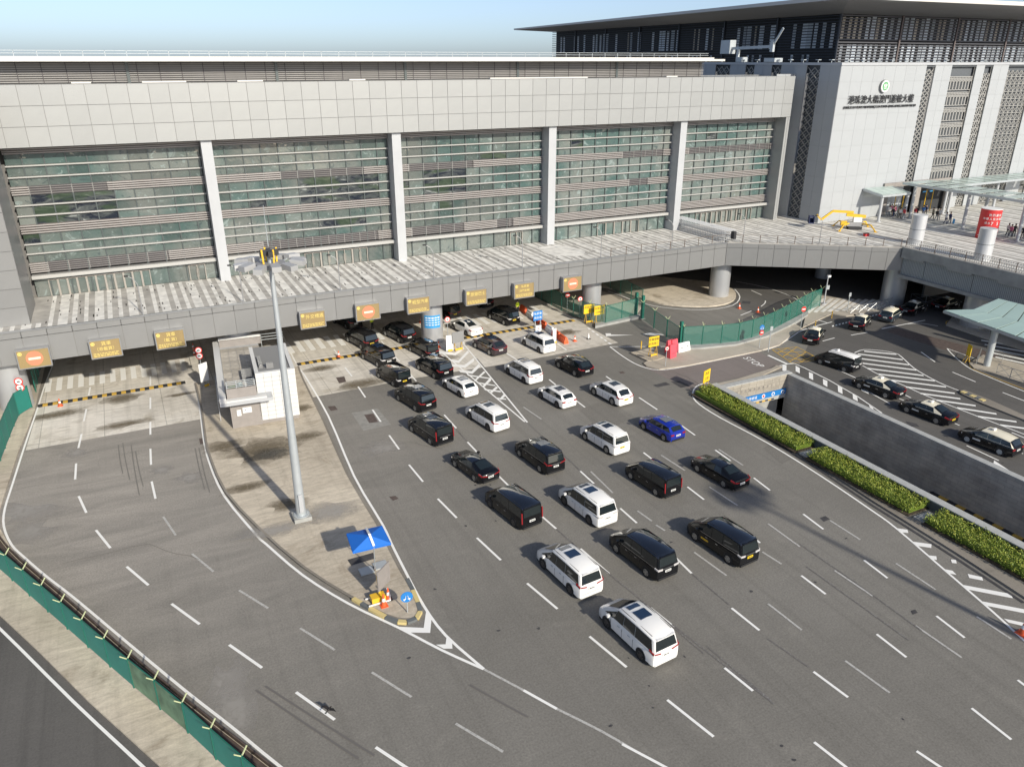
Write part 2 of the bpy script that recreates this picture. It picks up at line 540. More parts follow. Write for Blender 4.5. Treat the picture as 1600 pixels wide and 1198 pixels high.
def put(name, me, parent=None, loc=(0, 0, 0), rz=0.0, kind=None):
    o = bpy.data.objects.new(name, me)
    C.objects.link(o)
    if parent:
        o.parent = parent
    o.location = loc
    o.rotation_euler = (0, 0, rz)
    if kind:
        o['kind'] = kind
    return o
def wput(name, me, parent, loc=(0, 0, 0), rz=0.0, kind=None):     # loc in world axes, parent unrotated
    L = parent.location if parent else Vector((0, 0, 0))
    if parent and parent.parent:
        L = L + parent.parent.location
    return put(name, me, parent, tuple(Vector(loc) - L), rz, kind)
def build(name, mb, mats, parent=None, smooth=False, kind=None, sharp=35):
    return wput(name, mb.mesh(name, mats, smooth, sharp), parent, kind=kind)
def thing(name, label, cat, loc=(0, 0, 0), rz=0.0, group=None):
    o = bpy.data.objects.new(name, None)
    o.empty_display_size = 0.3
    C.objects.link(o)
    o.location = loc
    o.rotation_euler = (0, 0, rz)
    o['label'] = label
    o['category'] = cat
    if group:
        o['group'] = group
    return o
def tag(o, label, cat, group=None):
    o['label'] = label
    o['category'] = cat
    if group:
        o['group'] = group
    return o
def kids(o):
    return [c for c in o.children]
def dup(root, loc, rz, label, group=None):
    r = root.copy()
    C.objects.link(r)
    r.location = loc
    r.rotation_euler = (0, 0, rz)
    r['label'] = label
    if group:
        r['group'] = group
    for ch in kids(root):
        c = ch.copy()
        C.objects.link(c)
        c.parent = r
        for g in kids(ch):
            d = g.copy()
            C.objects.link(d)
            d.parent = c
    return r
def text(s, size, m, loc, rot, parent, ext=0.01, align='CENTER', name='lettering', sx=1.0):
    cu = bpy.data.curves.new(name, 'FONT')
    cu.body = s
    cu.size = size
    cu.extrude = ext
    cu.align_x = align
    cu.align_y = 'CENTER'
    cu.resolution_u = 3
    cu.materials.append(MT[m])
    o = bpy.data.objects.new(name, cu)
    C.objects.link(o)
    if parent:
        o.parent = parent
    o.location = loc
    o.rotation_euler = rot
    o.scale = (sx, 1, 1)
    return o

def panel_wall(parent, P0, P1, z0, z1, cols, rows, m, name='panel', gap=0.05, t=0.07, joint='cladding_joint', back=True, skip=None):
    P0, P1 = Vector((P0[0], P0[1], 0)), Vector((P1[0], P1[1], 0))
    d = P1 - P0
    Ln = d.length
    ang = math.atan2(d.y, d.x)
    d.normalize()
    pw, ph = Ln / cols, (z1 - z0) / rows if not isinstance(rows, (list, tuple)) else None
    zs = [z0 + ph * i for i in range(rows + 1)] if ph else list(rows)
    for r in range(len(zs) - 1):
        me = MB().box(gap / 2, pw - gap / 2, -t, 0, gap / 2, zs[r + 1] - zs[r] - gap / 2).mesh(name, m)
        for c in range(cols):
            if skip and skip(c, r):
                continue
            p = P0 + d * pw * c
            wput(name, me, parent, (p.x, p.y, zs[r]), ang)
    if back:
        b = MB().box(0, Ln, 0.0, 0.12, z0, z1).mesh('backing', joint)
        wput('backing', b, parent, (P0.x, P0.y, 0), ang)

# ------------------------------------------------------------------ ground, roads, paths
PZ = 0.014
TX0, TX1, TY1 = 48.6, 57.95, 52.8                     # the sunken ramp in the ground
g = MB()
for x0, x1, y0, y1 in ((-1500, TX0, -600, 2500), (TX1, 2500, -600, 2500), (TX0, TX1, TY1, 2500)):
    g.face([(x0, y0, 0), (x1, y0, 0), (x1, y1, 0), (x0, y1, 0)])
road = build('road', g, 'asphalt', kind='structure')
def sheet(name, poly, m, z, parent=road):
    return build(name, MB().face([(x, y, z) for x, y in (poly if sum(poly[i][0] * poly[(i + 1) % len(poly)][1] - poly[(i + 1) % len(poly)][0] * poly[i][1] for i in range(len(poly))) > 0 else poly[::-1])]), m, parent)
_zc = [0]
def line_strip(pts, wd):
    mb = MB()
    _zc[0] += 1
    PZ_ = PZ + _zc[0] * 0.00003
    V = [Vector((x, y, 0)) for x, y in pts]
    L_, R_ = [], []
    for i, p in enumerate(V):
        a = V[max(i - 1, 0)]
        b = V[min(i + 1, len(V) - 1)]
        d = (b - a).normalized()
        nrm = Vector((-d.y, d.x, 0)) * wd / 2
        L_.append(p + nrm)
        R_.append(p - nrm)
    for i in range(len(V) - 1):
        mb.face([(R_[i].x, R_[i].y, PZ_), (R_[i + 1].x, R_[i + 1].y, PZ_), (L_[i + 1].x, L_[i + 1].y, PZ_), (L_[i].x, L_[i].y, PZ_)])
    return mb
def smooth_pts(pts, k=3):
    out = []
    n = len(pts)
    for i in range(n - 1):
        p0, p1, p2, p3 = pts[max(i - 1, 0)], pts[i], pts[i + 1], pts[min(i + 2, n - 1)]
        for j in range(k):
            t = j / k
            out.append(tuple(0.5 * (2 * p1[a] + (p2[a] - p0[a]) * t + (2 * p0[a] - 5 * p1[a] + 4 * p2[a] - p3[a]) * t * t + (3 * p1[a] - p0[a] - 3 * p2[a] + p3[a]) * t ** 3) for a in (0, 1)))
    out.append(tuple(pts[-1]))
    return out
def solid_line(pxpts, wd=0.15, m='paint_white', sm=True, z=0):
    p = GL(pxpts)
    build('edge_line', line_strip(smooth_pts(p) if sm else p, wd), m, road)

# concrete apron in front of and below the building
LE = [(87, 560), (72, 597), (59, 637), (37.5, 700), (20, 755), (7.5, 795), (6, 822), (17.5, 850)]
ap = [(-9.6, 110)] + GL([(84, 570), (61, 634), (40, 703.5), (312, 655), (497, 619), (653, 590), (800, 567), (966, 535.5), (920, 511), (903, 500)]) + [(48.5, 110)]
sheet('concrete_apron', ap, 'concrete', 0.005)
# darker roads on the right
sheet('side_road', GL([(1002, 572), (1186, 549), (1230, 575), (1100, 601), (1085, 612)]), 'asphalt_pink', 0.004)
dk = [(70, 61), (59.2, 52.9), (59.2, -40), (130, -40), (130, 110), (70, 110)]
sheet('pick_up_road', dk, 'asphalt_dark', 0.003)
sheet('road_patch', GL([(1385, 518), (1400, 512), (1560, 553), (1560, 566), (1470, 545)]), 'patch_brown', 0.006)

# islands and footpaths
def slab(name, poly, m, h=0.14, kerb=None, km='kerb_stone'):
    o = build(name, MB().prism(poly, -0.02, h), m, None, kind='structure')
    if kerb:
        k = line_strip(kerb, 0.18)
        mb = MB()
        for f in k.f:
            q = [k.v[i] for i in f]
            mb.face([(x, y, h + 0.012) for x, y, _ in q])
        build('kerb', mb, km, o)
    return o
isl_left = [(3.3, 78)] + GL([(316, 643), (322, 690), (331, 722), (353, 770), (404, 826), (475, 888), (548, 934), (603, 963), (632, 970), (648, 967), (655.5, 955), (647, 928)]) + GL([(626, 893), (604, 850), (588, 818), (543, 743), (506, 660), (474, 595)]) + [(13.5, 77.6), (13.5, 78)]
isl_s = smooth_pts(isl_left, 2)
island = slab('traffic_island', isl_s, 'concrete_island', 0.14, kerb=isl_s)
isl2 = [(3.3, 78.01), (13.5, 78.01), (13.2, 112), (4.0, 112)]
slab('booth_island', isl2, 'concrete', 0.14)
# black and cream kerb blocks round the island nose
nose = smooth_pts(GL([(552, 937), (578, 952), (603, 966), (622, 973), (636, 974), (651, 968), (657, 957), (653, 943), (645, 924), (636, 906)]), 1)
acc = 0
for i in range(len(nose) - 1):
    a, b = Vector((*nose[i], 0)), Vector((*nose[i + 1], 0))
    n_ = max(1, round((b - a).length / 0.9))
    for j in range(n_):
        p, q = a.lerp(b, j / n_), a.lerp(b, (j + 0.97) / n_)
        build('kerb_block', MB().bar((p.x, p.y, 0.085), (q.x, q.y, 0.085), 0.26, 0.17), 'kerb_yellow' if acc % 2 == 0 else 'stone_side', island)
        acc += 1
# strip with the green fence, lower left, and the road beyond it
strip_in = [(17, 857), (32, 877), (110, 943), (195, 1018), (283, 1091), (360, 1150), (430, 1205), (600, 1330)]
strip_out = [(-300, 740), (-60, 915), (0, 962), (58, 1016), (139, 1097), (250, 1198), (420, 1360)]
lf = GL(strip_in)
lo = GL(strip_out)
slab('verge', [(-12.6, 78), (-10.75, 78)] + GL([(50, 655), (30, 705), (12, 760), (0, 798), (-1, 824)]) + lf + lo[::-1] + [(-24, 78)], 'concrete_island', 0.12)
slab('pier_footing', [(-16, 78.02), (-10.75, 78.02), (-10.2, 112), (-16, 112)], 'footpath', 0.12)
sheet('outer_road', [(-400, 200)] + [(x - 0.0, y) for x, y in lo] + [(0, -60), (-400, -60)], 'asphalt_dark', 0.004)

# right footpath (beside STOP) with long kerb
fp = GL([(953, 543), (975, 560), (1000, 573.5), (1030, 580), (1075, 573.5), (1186, 551), (1218, 541), (1232, 528), (1250, 519)]) + [(74.6, 63.5), (77.5, 66.5), (80.2, 68.6)] + GL([(1282, 503), (1240, 505), (1236, 500)])
slab('footpath', GL([(1010, 573), (1030, 578), (1075, 572), (1186, 549.5), (1218, 540), (1236, 525), (1254, 514), (1234, 503), (1150, 535), (1100, 545), (1060, 546), (1045, 555), (1015, 563), (1005, 569)]), 'footpath', 0.13)
slab('sign_island', GL([(985, 553), (1018, 546), (1056, 543), (1048, 556), (1026, 565), (1012, 566)]), 'concrete_island', 0.2)
slab('walkway', GL([(1254, 513), (1262, 482), (1278, 462), (1330, 470), (1392, 470), (1396, 484), (1372, 490), (1322, 495), (1300, 491)]) , 'footpath', 0.13)
pv = MB()
mw = thing('paving_bands', 'grey and cream banded walkway paving in the shade under the bridge', 'paving', (72, 66, 0))
for i in range(12):
    a = 1262 + i * 11
    p = GL([(a, 490 - i * 0.6), (a + 26, 468 + i * 0.2)])
    build('band', MB().bar((*p[0], 0.135), (*p[1], 0.135), 0.45, 0.03), 'pave_light', mw)
# roundabout island under the deck
ri = smooth_pts(GL([(958, 452), (1010, 470), (1050, 478), (1105, 480), (1140, 474), (1150, 463), (1143, 452), (1120, 447)]), 3) + [(76, 84), (62, 100), (50, 105)]
slab('round_island', ri, 'concrete_island', 0.15)
solid_line([(950, 455), (1005, 474), (1050, 482), (1105, 484), (1145, 477), (1156, 464), (1148, 452)], 0.14)
slab('inner_verge', [(47.8, 110)] + GL([(880, 484), (905, 497), (935, 507), (990, 497), (1003, 480), (960, 462)]) + [(53.5, 110)], 'footpath', 0.13)
# strip between trench and side road, headwall walk
slab('trench_walk', GL([(1110, 603), (1118, 601), (1150, 594), (1205, 577), (1213, 572), (1222, 574), (1190, 588), (1126, 603)]), 'footpath', 0.12)
slab('planter_bed', [(TX0 - 0.25, TY1 + 0.9)] + GL([(1103, 602), (1096, 608), (1095.5, 616), (1138, 648), (1208, 685.5), (1286, 733), (1366, 786), (1413, 815), (1500.6, 870), (1606, 939)]) + [(45.4, -30), (TX0 - 0.25, -30)], 'kerb_stone', 0.14)

# edge lines
solid_line(LE + [(37.5, 870), (71, 899), (116, 934), (203, 1007), (290, 1079), (363, 1136), (440, 1199), (560, 1290)])
solid_line([(-60, 930), (0, 982), (116, 1097), (224, 1198), (330, 1300)], 0.15)
solid_line([(305, 590), (307, 600), (313, 643), (319, 690), (328, 725), (350.6, 775), (400, 835), (416, 850), (472.6, 898), (545, 943), (623.6, 980.7), (690.4, 1015.5), (755.8, 1045)], 0.17)
solid_line([(437, 513), (462, 567), (477, 588), (513, 650), (553, 743), (597, 818), (612, 850), (634, 893.6), (662, 946), (696, 992), (756, 1045)], 0.17)
solid_line([(756, 1045), (818, 1078)], 0.14, 'paint_worn')
solid_line([(818, 1078), (870, 1107)], 0.16)
solid_line([(870, 1107), (940, 1142), (1005, 1180)], 0.14, 'paint_worn')
solid_line([(972, 1162), (1038, 1197), (1060, 1210)], 0.15)
solid_line([(953, 541.7), (975, 558), (1000, 571.7), (1030, 578), (1075.5, 571.8), (1186, 549), (1215, 540), (1236, 527), (1256, 515), (1300, 503)], 0.15)
solid_line([(1108, 598), (1093, 601), (1084, 609), (1083, 620), (1093, 632), (1125.6, 652.7), (1200, 692.5), (1280, 742), (1363, 798), (1400, 825), (1475.5, 890), (1550.6, 955), (1600, 1000), (1680, 1070)], 0.16)
solid_line([(953, 541.7), (1060, 541.5)], 0.13, 'paint_white', False)
solid_line([(691, 551), (820, 659)], 0.16, 'paint_white', False)
solid_line([(722, 520), (725, 538), (824, 660)], 0.16, 'paint_white', False)
solid_line([(824, 660), (858, 692), (905, 733), (930, 752)], 0.07, 'paint_faint', False)

# dashes (photo survey, ground level)
D_NEW = [((940, 950), (940, 1010), 5), ]
dashes = [
 ((235, 588), (235, 602)), ((235, 621), (235, 639)), ((235, 659), (235, 679)), ((235, 701), (236, 726)), ((237, 752), (243, 779)),
 ((141, 605), (138.5, 618)), ((135, 639), (131, 658)), ((127.5, 678), (122.5, 700)), ((119, 724), (117.5, 749)), ((123, 775), (135, 801)), ((150, 828), (172.5, 856)), ((198, 885), (232, 914)), ((268, 943), (312, 975)), ((358, 1007), (409.5, 1043)), ((462.5, 1081), (523, 1124)), ((587, 1167), (640, 1202)),
 ((522, 546), (529, 556)), ((539, 574), (550, 588)), ((559.5, 604), (571, 621)), ((582, 640), (595, 659)), ((608, 680), (623.7, 702)), ((639, 726), (661, 752.5)), ((684, 779), (713.6, 809)), ((745, 840), (782.6, 875)), ((823.5, 911), (871, 951)), ((921, 994), (979, 1042)), ((1042.5, 1093), (1115, 1150.5)),
 ((596, 533), (601.5, 540)), ((609, 550), (624.6, 565)), ((636.6, 580), (650.5, 595.5)), ((694, 648), (713, 669)), ((730.5, 690.5), (745, 706)), ((775.5, 740), (798, 762)), ((842, 802.5), (869, 826)), ((907, 857), (951.5, 896)), ((1016, 949), (1053.7, 979.6)), ((1132, 1043), (1176.5, 1079)), ((1272, 1159), (1340, 1212)),
 ((853, 688.5), (877, 706)), ((906.7, 736), (928, 755.5)), ((969, 794), (995, 817)), ((1055, 870.5), (1080.5, 895.5)), ((1143, 949.7), (1186.5, 984.5)), ((1271, 1049), (1325, 1089)), ((1432, 1173), (1480, 1205)),
 ((858, 593), (873, 605)), ((896.4, 623), (914, 636.4)), ((1005.4, 707), (1023.7, 721)), ((1074, 760.5), (1100, 780.5)), ((1156, 823.5), (1187.5, 848)), ((1252, 899), (1290, 928)), ((1369.6, 990.4), (1416, 1026.5)), ((1518, 1106), (1580, 1155)),
 ((947, 588), (960, 597)), ((998.4, 621), (1027, 640)), ((1065, 665), (1086, 680)), ((1117.6, 703), (1141.5, 720)), ((1177.7, 746.5), (1203, 766)), ((1255, 803), (1286.5, 826.7)), ((1350, 875), (1386.6, 903)), ((1463, 962), (1507, 996)), ((1590, 1062), (1640, 1100)),
 ((780, 545), (806, 561)), ((871, 537), (885, 547)), ((920, 569), (925, 574)),
 ((739, 508), (747, 516)), ((758, 519), (766, 526)), ((728, 491), (738, 500))]
worn = [((255, 807), (274.7, 836)), ((300, 865), (334, 893)), ((373.6, 922), (419, 950)), ((469, 981), (523, 1015)), ((581, 1050), (643, 1088.6)), ((712, 1130), (786, 1174)),
 ((818, 636), (846, 655)), ((923, 736.5), (957.5, 770)), ((996, 798), (1018.5, 814)), ((1025, 820), (1039, 829)), ((1033, 711), (1070, 735)), ((1108, 760.5), (1152, 789.5)), ((1123, 702), (1161, 727)), ((1304, 891), (1363.5, 931)), ((1400, 880), (1462, 921)), ((1430, 977), (1502.5, 1027)), ((1084.6, 862.6), (1135, 899)), ((1320.6, 1032), (1390, 1082)), ((1526, 963), (1580, 998)), ((1297, 813), (1344, 843)), ((1200, 818), (1249.6, 854)), ((1200, 943), (1252.6, 984)), ((1191, 862), (1221, 881))]
faint = [((904.5, 858), (1015, 948)), ((1015, 948), (1100, 1021)), ((1105, 1010), (1206, 1095)), ((1082, 897), (1140, 945)), ((1250, 850), (1330, 905)), ((1260, 885), (1420, 1000)), ((1050, 975), (1210, 1100)), ((713, 671), (730, 690)), ((745, 707), (768, 730)), ((1200, 998), (1265, 1043)), ((1330, 905), (1440, 985)), ((869, 826), (904, 857)), ((877, 706), (906, 735)), ((745, 560), (800, 625))]
for k, (a, b) in enumerate(dashes):
    build('lane_dash', line_strip([G(*a), G(*b)], 0.16), 'paint_white', road)
for a, b in worn:
    build('worn_dash', line_strip([G(*a), G(*b)], 0.14), 'paint_worn', road)
for a, b in faint:
    build('faded_line', line_strip([G(*a), G(*b)], 0.10), 'paint_faint', road)

# painted chevrons and hatches
def poly_px(name, pts, m='paint_white', z=PZ):
    if z >= PZ and z < 0.1:
        _zc[0] += 1
        z = z + _zc[0] * 0.00003
    sheet(name, GL(pts), m, z)
def z6(pts):
    return [(400 + x / 3.9925, 350 + y / 3.9925) for x, y in pts]
def z6b(pts):
    return [(400 + x / 3.443, 850 + y / 3.443) for x, y in pts]
def z3(pts):
    return [(600 + x / 5.99, 560 + y / 5.99) for x, y in pts]
for q in ([(915, 360), (945, 395), (937, 477), (830, 475), (768, 444), (902, 450)], [(1025, 497), (1055, 530), (1057, 562), (1010, 562), (968, 540), (1020, 538)]):
    poly_px('chevron', z6b(q))
for q in ([(1130, 790), (1240, 805), (1295, 765), (1300, 780), (1245, 820), (1125, 805)], [(1170, 838), (1262, 852), (1320, 790), (1330, 800), (1265, 868), (1180, 850)], [(1210, 875), (1300, 880), (1360, 835), (1362, 855), (1305, 898), (1225, 888)], [(1262, 910), (1345, 918), (1390, 872), (1400, 888), (1350, 935), (1275, 925)]):
    poly_px('chevron', z6(q))
for q in ([(775, 150), (1000, 185), (1005, 195), (790, 165)], [(860, 220), (1040, 250), (1045, 260), (880, 235)], [(930, 285), (1090, 305), (1095, 318), (950, 300)], [(1040, 365), (1140, 378), (1145, 388), (1055, 380)], [(935, 120), (950, 130), (855, 215), (840, 208)], [(990, 185), (1005, 205), (935, 272), (915, 265)], [(1050, 262), (1068, 275), (1010, 325), (990, 318)], [(1120, 335), (1135, 355), (1095, 390), (1080, 380)]):
    poly_px('chevron', z3(q), z=PZ + 0.004)
def c8(pts):
    return [(1200 + x / 3.9925, 780 + y / 3.9925) for x, y in pts]
for q in ([(800, 180), (870, 190), (875, 210), (820, 205)], [(890, 262), (1020, 280), (1018, 303), (925, 290)], [(988, 348), (1050, 355), (1053, 378), (1015, 372)], [(1098, 435), (1150, 445), (1175, 470), (1130, 462)], [(1140, 375), (1172, 378), (1177, 400), (1147, 397)], [(1245, 465), (1335, 485), (1342, 507), (1255, 490)], [(1213, 533), (1515, 590), (1527, 617), (1245, 562)], [(1335, 636), (1597, 685), (1640, 718), (1370, 665)], [(1470, 743), (1597, 770), (1640, 802), (1500, 768)]):
    poly_px('hatch_bar', c8(q))
# crosswalks at the booths
def zebra(x0, x1, y0, y1, pitch, wd, wild=0.0):
    x = x0
    while x < x1:
        build('crossing_bar', MB().box(x, x + wd, y0 + wild * (x - x0), y1 + wild * (x - x0), 0.006, PZ), 'paint_white', road)
        x += pitch
zebra(-10.2, 2.9, 82.4, 86.0, 0.97, 0.5)
zebra(13.6, 26.0, 82.6, 86.6, 1.16, 0.6)
zebra(30.5, 46.5, 82.3, 86.6, 1.16, 0.6)
# humps: black and yellow rubber blocks
def hump(x0, x1, y, dy=0.85):
    t = thing('speed_hump', 'black and yellow striped rubber speed hump across the lanes ' + ('left of the booth' if x0 < 0 else 'at the centre booths' if x0 < 20 else 'behind the crossing at right' if y < 80 else 'in the shade'), 'speed hump', (x0, y, 0), group='speed humps at the booths')
    n_ = int((x1 - x0) / 0.42)
    for i in range(n_):
        a = x0 + i * 0.42
        mb = MB()
        mb.v = [(a, y - dy / 2, 0.006), (a + 0.41, y - dy / 2, 0.006), (a + 0.41, y, 0.07), (a, y, 0.07), (a + 0.41, y + dy / 2, 0.006), (a, y + dy / 2, 0.006)]
        mb.f = [(0, 1, 2, 3), (3, 2, 4, 5), (0, 3, 5), (1, 4, 2)]
        mb.m = [0, 0, 0, 0]
        build('rubber_block', mb, 'paint_yellow' if i % 2 else 'paint_black', t)
hump(-10.6, 2.6, 78.95)
hump(13.6, 28.9, 78.9)
hump(32.0, 48.2, 78.75)
for k, (x0, x1, lb) in enumerate(((-8.5, 2.5, 'deep in the left shade'), (14.5, 26, 'deep in the centre shade'))):
    hump(x0, x1, 95.5)
    C.objects[-1]
for o in list(C.objects):
    if o.name.startswith('speed_hump') and o.location.y > 90:
        o['label'] = 'dim striped speed hump deep in the shade behind the ' + ('left crossing' if o.location.x < 0 else 'centre crossing')

# right-hand road markings
def z4(pts):
    return [(1200 + x / 3.9925, 500 + y / 3.9925) for x, y in pts]
solid_line(z4([(710, 580), (560, 478), (380, 375), (230, 300), (155, 268), (40, 293)]), 0.14, sm=False)
solid_line(z4([(0, 220), (120, 275), (160, 270)]), 0.3, sm=False)
for q in ([(90, 280), (115, 283), (115, 322), (90, 315)], [(172, 285), (198, 300), (198, 333), (172, 320)], [(255, 325), (280, 335), (282, 375), (256, 362)], [(342, 368), (370, 380), (370, 418), (344, 402)], [(435, 410), (463, 425), (465, 462), (437, 448)], [(528, 460), (556, 478), (560, 508), (530, 492)], [(630, 530), (655, 548), (660, 560), (634, 545)]):
    poly_px('block_marking', z4(q))
solid_line(z4([(540, 205), (600, 185), (720, 193), (800, 210), (835, 232), (910, 300), (1010, 360), (1100, 405), (1190, 440)]), 0.13)
solid_line(z4([(590, 285), (700, 345), (850, 410), (1000, 478), (1300, 598), (1597, 712), (1700, 750)]), 0.13)
bars = [[(600, 195), (800, 215)], [(560, 212), (840, 248)], [(585, 242), (880, 280)], [(590, 270), (925, 313)], [(620, 302), (970, 347)], [(690, 338), (1040, 380)], [(770, 375), (1110, 418)], [(860, 418), (1165, 458)], [(950, 458), (1200, 492)], [(1050, 500), (1295, 535)], [(1180, 548), (1425, 586)], [(1310, 602), (1550, 635)], [(1450, 655), (1640, 682)]]
for a, b in bars:
    p = GL(z4([a, b]))
    build('hatch_bar', line_strip(p, 0.34), 'paint_white', road)
for a, b in ([(955, 200), (1042, 262)], [(1150, 325), (1295, 386)], [(1463, 452), (1600, 505)], [(435, 310), (565, 370)], [(850, 465), (892, 486)], [(740, 365), (800, 392)], [(550, 405), (760, 522)], [(1165, 645), (1195, 658)], [(1238, 783), (1440, 877)], [(1520, 702), (1640, 752)], [(818, 490), (858, 506)], [(1560, 820), (1590, 834)], [(340, 132), (415, 112)], [(518, 95), (620, 78)]):
    build('lane_dash', line_strip(GL(z4([a, b])), 0.14), 'paint_white', road)
poly_px('arrow_marking', z4([(1410, 875), (1597, 1000), (1402, 912)]))
poly_px('arrow_marking', z4([(580, 418), (625, 436), (628, 462), (582, 440)]))
solid_line(z4([(710, 55), (980, 2)]), 0.16, sm=False)
solid_line(z4([(870, 25), (960, 22), (1060, 38)]), 0.12)
solid_line(z4([(1600, 240), (1500, 226), (1390, 215), (1280, 200), (1117, 178), (1160, 225), (1240, 290), (1330, 335), (1597, 445), (1700, 480)][4:]), 0.13)
solid_line(z4([(1117, 178), (1290, 240)]), 0.12, sm=False)
solid_line(z4([(1258, 275), (1262, 292), (1290, 312), (1400, 355), (1600, 432), (1700, 470)]), 0.10, 'paint_yellow')
solid_line(z4([(1175, 0), (1118, 8), (1112, 25), (1135, 45)]), 0.12, 'paint_yellow')
# yellow box
yb = z4([(25, 185), (180, 168), (330, 248), (150, 270), (25, 185)])
solid_line(yb, 0.12, 'paint_yellow', False)
for a, b in ([(60, 182), (215, 262)], [(120, 175), (270, 256)], [(60, 200), (240, 200)], [(95, 220), (282, 222)], [(125, 245), (320, 246)], [(130, 262), (240, 200)], [(60, 205), (120, 176)], [(200, 264), (285, 222)], [(95, 228), (180, 170)]):
    build('box_line', line_strip(GL(z4([a, b])), 0.10), 'paint_yellow', road)
# STOP, written for traffic coming from the left
_a, _b = G(1163, 557.5), G(1191, 573.5)
_sl = math.hypot(_b[0] - _a[0], _b[1] - _a[1])
st = text('STOP', _sl / 2.6, 'paint_white', (*G(1177, 565.5), PZ), (0, 0, math.atan2(_b[1] - _a[1], _b[0] - _a[0])), road, ext=0.0, name='stop_lettering', sx=1.0)
# zebra crossing under the right canopy
zb = thing('zebra_crossing', 'black and white zebra crossing beside the green canopy column', 'crossing', (*G(1560, 560), 0))
for i in range(9):
    a = z4([(1330 + i * 22, 135 + i * 26), (1620 + i * 20, 205 + i * 30)])
    p = GL([(a[0][0], a[0][1] - 2), (a[1][0] + 8, a[1][1] - 6)])
    build('stripe', line_strip(p, 0.42), 'paint_white', zb)
# arrows by the gate
poly_px('arrow_marking', [(946, 521), (954, 521), (955, 523), (990, 523.6), (955, 525), (947, 525.5)])
poly_px('arrow_marking', [(1003, 522.5), (1016, 520), (1030, 521.5), (1038, 523.5), (1020, 524)])
for i in range(6):
    x = 917 + i * 6.4
    y = 512 + i * 4.6
    poly_px('give_way_block', [(x, y), (x + 4, y + 0.6), (x + 7, y + 3.2), (x + 3, y + 2.8)])
for i in range(14):
    a = (1300 + i * 5.2, 509 - i * 1.35)
    poly_px('give_way_block', [a, (a[0] + 3, a[1] - 0.8), (a[0] + 3, a[1] + 1.2), (a[0], a[1] + 1.8)])
build('lane_dash', line_strip(GL([(1157, 493), (1174, 486)]), 0.14), 'paint_white', road)
build('lane_dash', line_strip(smooth_pts(GL([(1189, 479), (1195, 474), (1196, 470)])), 0.14), 'paint_white', road)
build('lane_dash', line_strip(GL([(1174, 454), (1190, 461)]), 0.14), 'paint_white', road)
solid_line([(1150, 440), (1195, 449), (1240, 465), (1262, 482)], 0.12)
solid_line([(1258, 494), (1294, 505)], 0.16, sm=False)

# patches, drains and stains
def blob(name, cx, cy, rx, ry, m, z=0.010, k=14, jit=0.35, on=road, ax=0.0):
    _zc[0] += 1
    z += (_zc[0] % 60) * 0.00005
    x0, y0 = G(cx, cy)
    rr = random.Random(int(cx * 7 + cy))
    pts = []
    for i in range(k):
        a = 2 * math.pi * i / k
        r = 1 + rr.uniform(-jit, jit)
        px, py = math.cos(a) * rx * r, math.sin(a) * ry * r
        pts.append((x0 + px * math.cos(ax) - py * math.sin(ax), y0 + px * math.sin(ax) + py * math.cos(ax)))
    sheet(name, smooth_pts(pts + [pts[0]], 3)[:-1], m, z, on)
for c_, m_ in (([(549, 645), (590, 638), (611, 663), (568, 673)], 'patch_grey'), ([(569, 648), (583, 646), (591, 659), (577, 661)], 'patch_brown'), ([(525, 590 + 0), (538, 588), (541, 596.5), (530, 599)], 'patch_brown'), ([(1020, 602), (1040, 597), (1048, 601), (1027, 605)], 'patch_dark'), ([(1048, 596), (1062, 595), (1078, 603), (1064, 606)], 'patch_dark'), ([(512, 635), (523, 634), (528, 640), (517, 642)], 'patch_brown'), ([(608, 776), (618, 774.5), (623, 779), (614, 782)], 'patch_brown'), ([(1281, 809), (1290, 806), (1297, 811), (1287, 815)], 'patch_dark'), ([(1423, 954), (1430, 952), (1434, 957), (1426, 960)], 'patch_dark'), ([(311, 685), (324, 684), (327, 692), (313, 694)], 'patch_brown'), ([(1415, 658), (1432, 662), (1437, 667), (1420, 666)], 'patch_dark'), ([(1160, 470), (1173, 471), (1172, 475), (1159, 474)], 'patch_dark'), ([(967, 581), (973, 580), (977, 583), (970, 584)], 'patch_brown')):
    poly_px('manhole_patch', c_, m_, 0.009 if m_ == 'patch_grey' else 0.0125)
for c_ in ((78, 650, 3.4, 1.2), (187, 622, 2.2, 1.4), (283, 616, 1.6, 0.5), (885, 519, 1.8, 1.1), (505, 575, 2.0, 1.0), (195, 662, 3.2, 0.9), (560, 600, 3.0, 1.2), (690, 560, 2.4, 1.0)):
    blob('stain', *c_, 'stain_dark', 0.009, ax=0.1)
for c_ in ((352, 1075, 0.9, 2.6), (376, 1098, 1.1, 2.8), (50, 800, 3.5, 1.6), (250, 735, 1.0, 0.7), (120, 707, 1.0, 0.8), (300, 745, 1.2, 0.8), (40, 830, 2.2, 1.4), (600, 700, 2.5, 1.2)):
    blob('dust_mark', *c_, 'stain_pale', 0.010, ax=-0.5, jit=0.5)
for c_ in ((415, 704, 3.2, 2.6, 'stain_dark'), (423, 712, 1.9, 1.2, 'stain_wet'), (385, 764, 2.2, 1.0, 'stain_dark'), (478, 684, 1.5, 0.8, 'stain_dark'), (350, 700, 1.8, 1.2, 'stain_dark'), (470, 640, 1.4, 0.8, 'stain_dark'), (450, 790, 1.6, 1.0, 'stain_dark'), (520, 800, 2.2, 1.4, 'stain_pale'), (430, 830, 2.6, 1.2, 'stain_pale')):
    blob('wet_stain', *c_, 0.146 if c_[4] == 'stain_dark' else 0.150, on=island)
for k in range(26):
    x = random.uniform(600, 1590)
    y = random.uniform(700, 1190)
    blob('oil_spot', x, y, random.uniform(0.05, 0.13), random.uniform(0.05, 0.1), 'patch_dark', 0.012, 7)
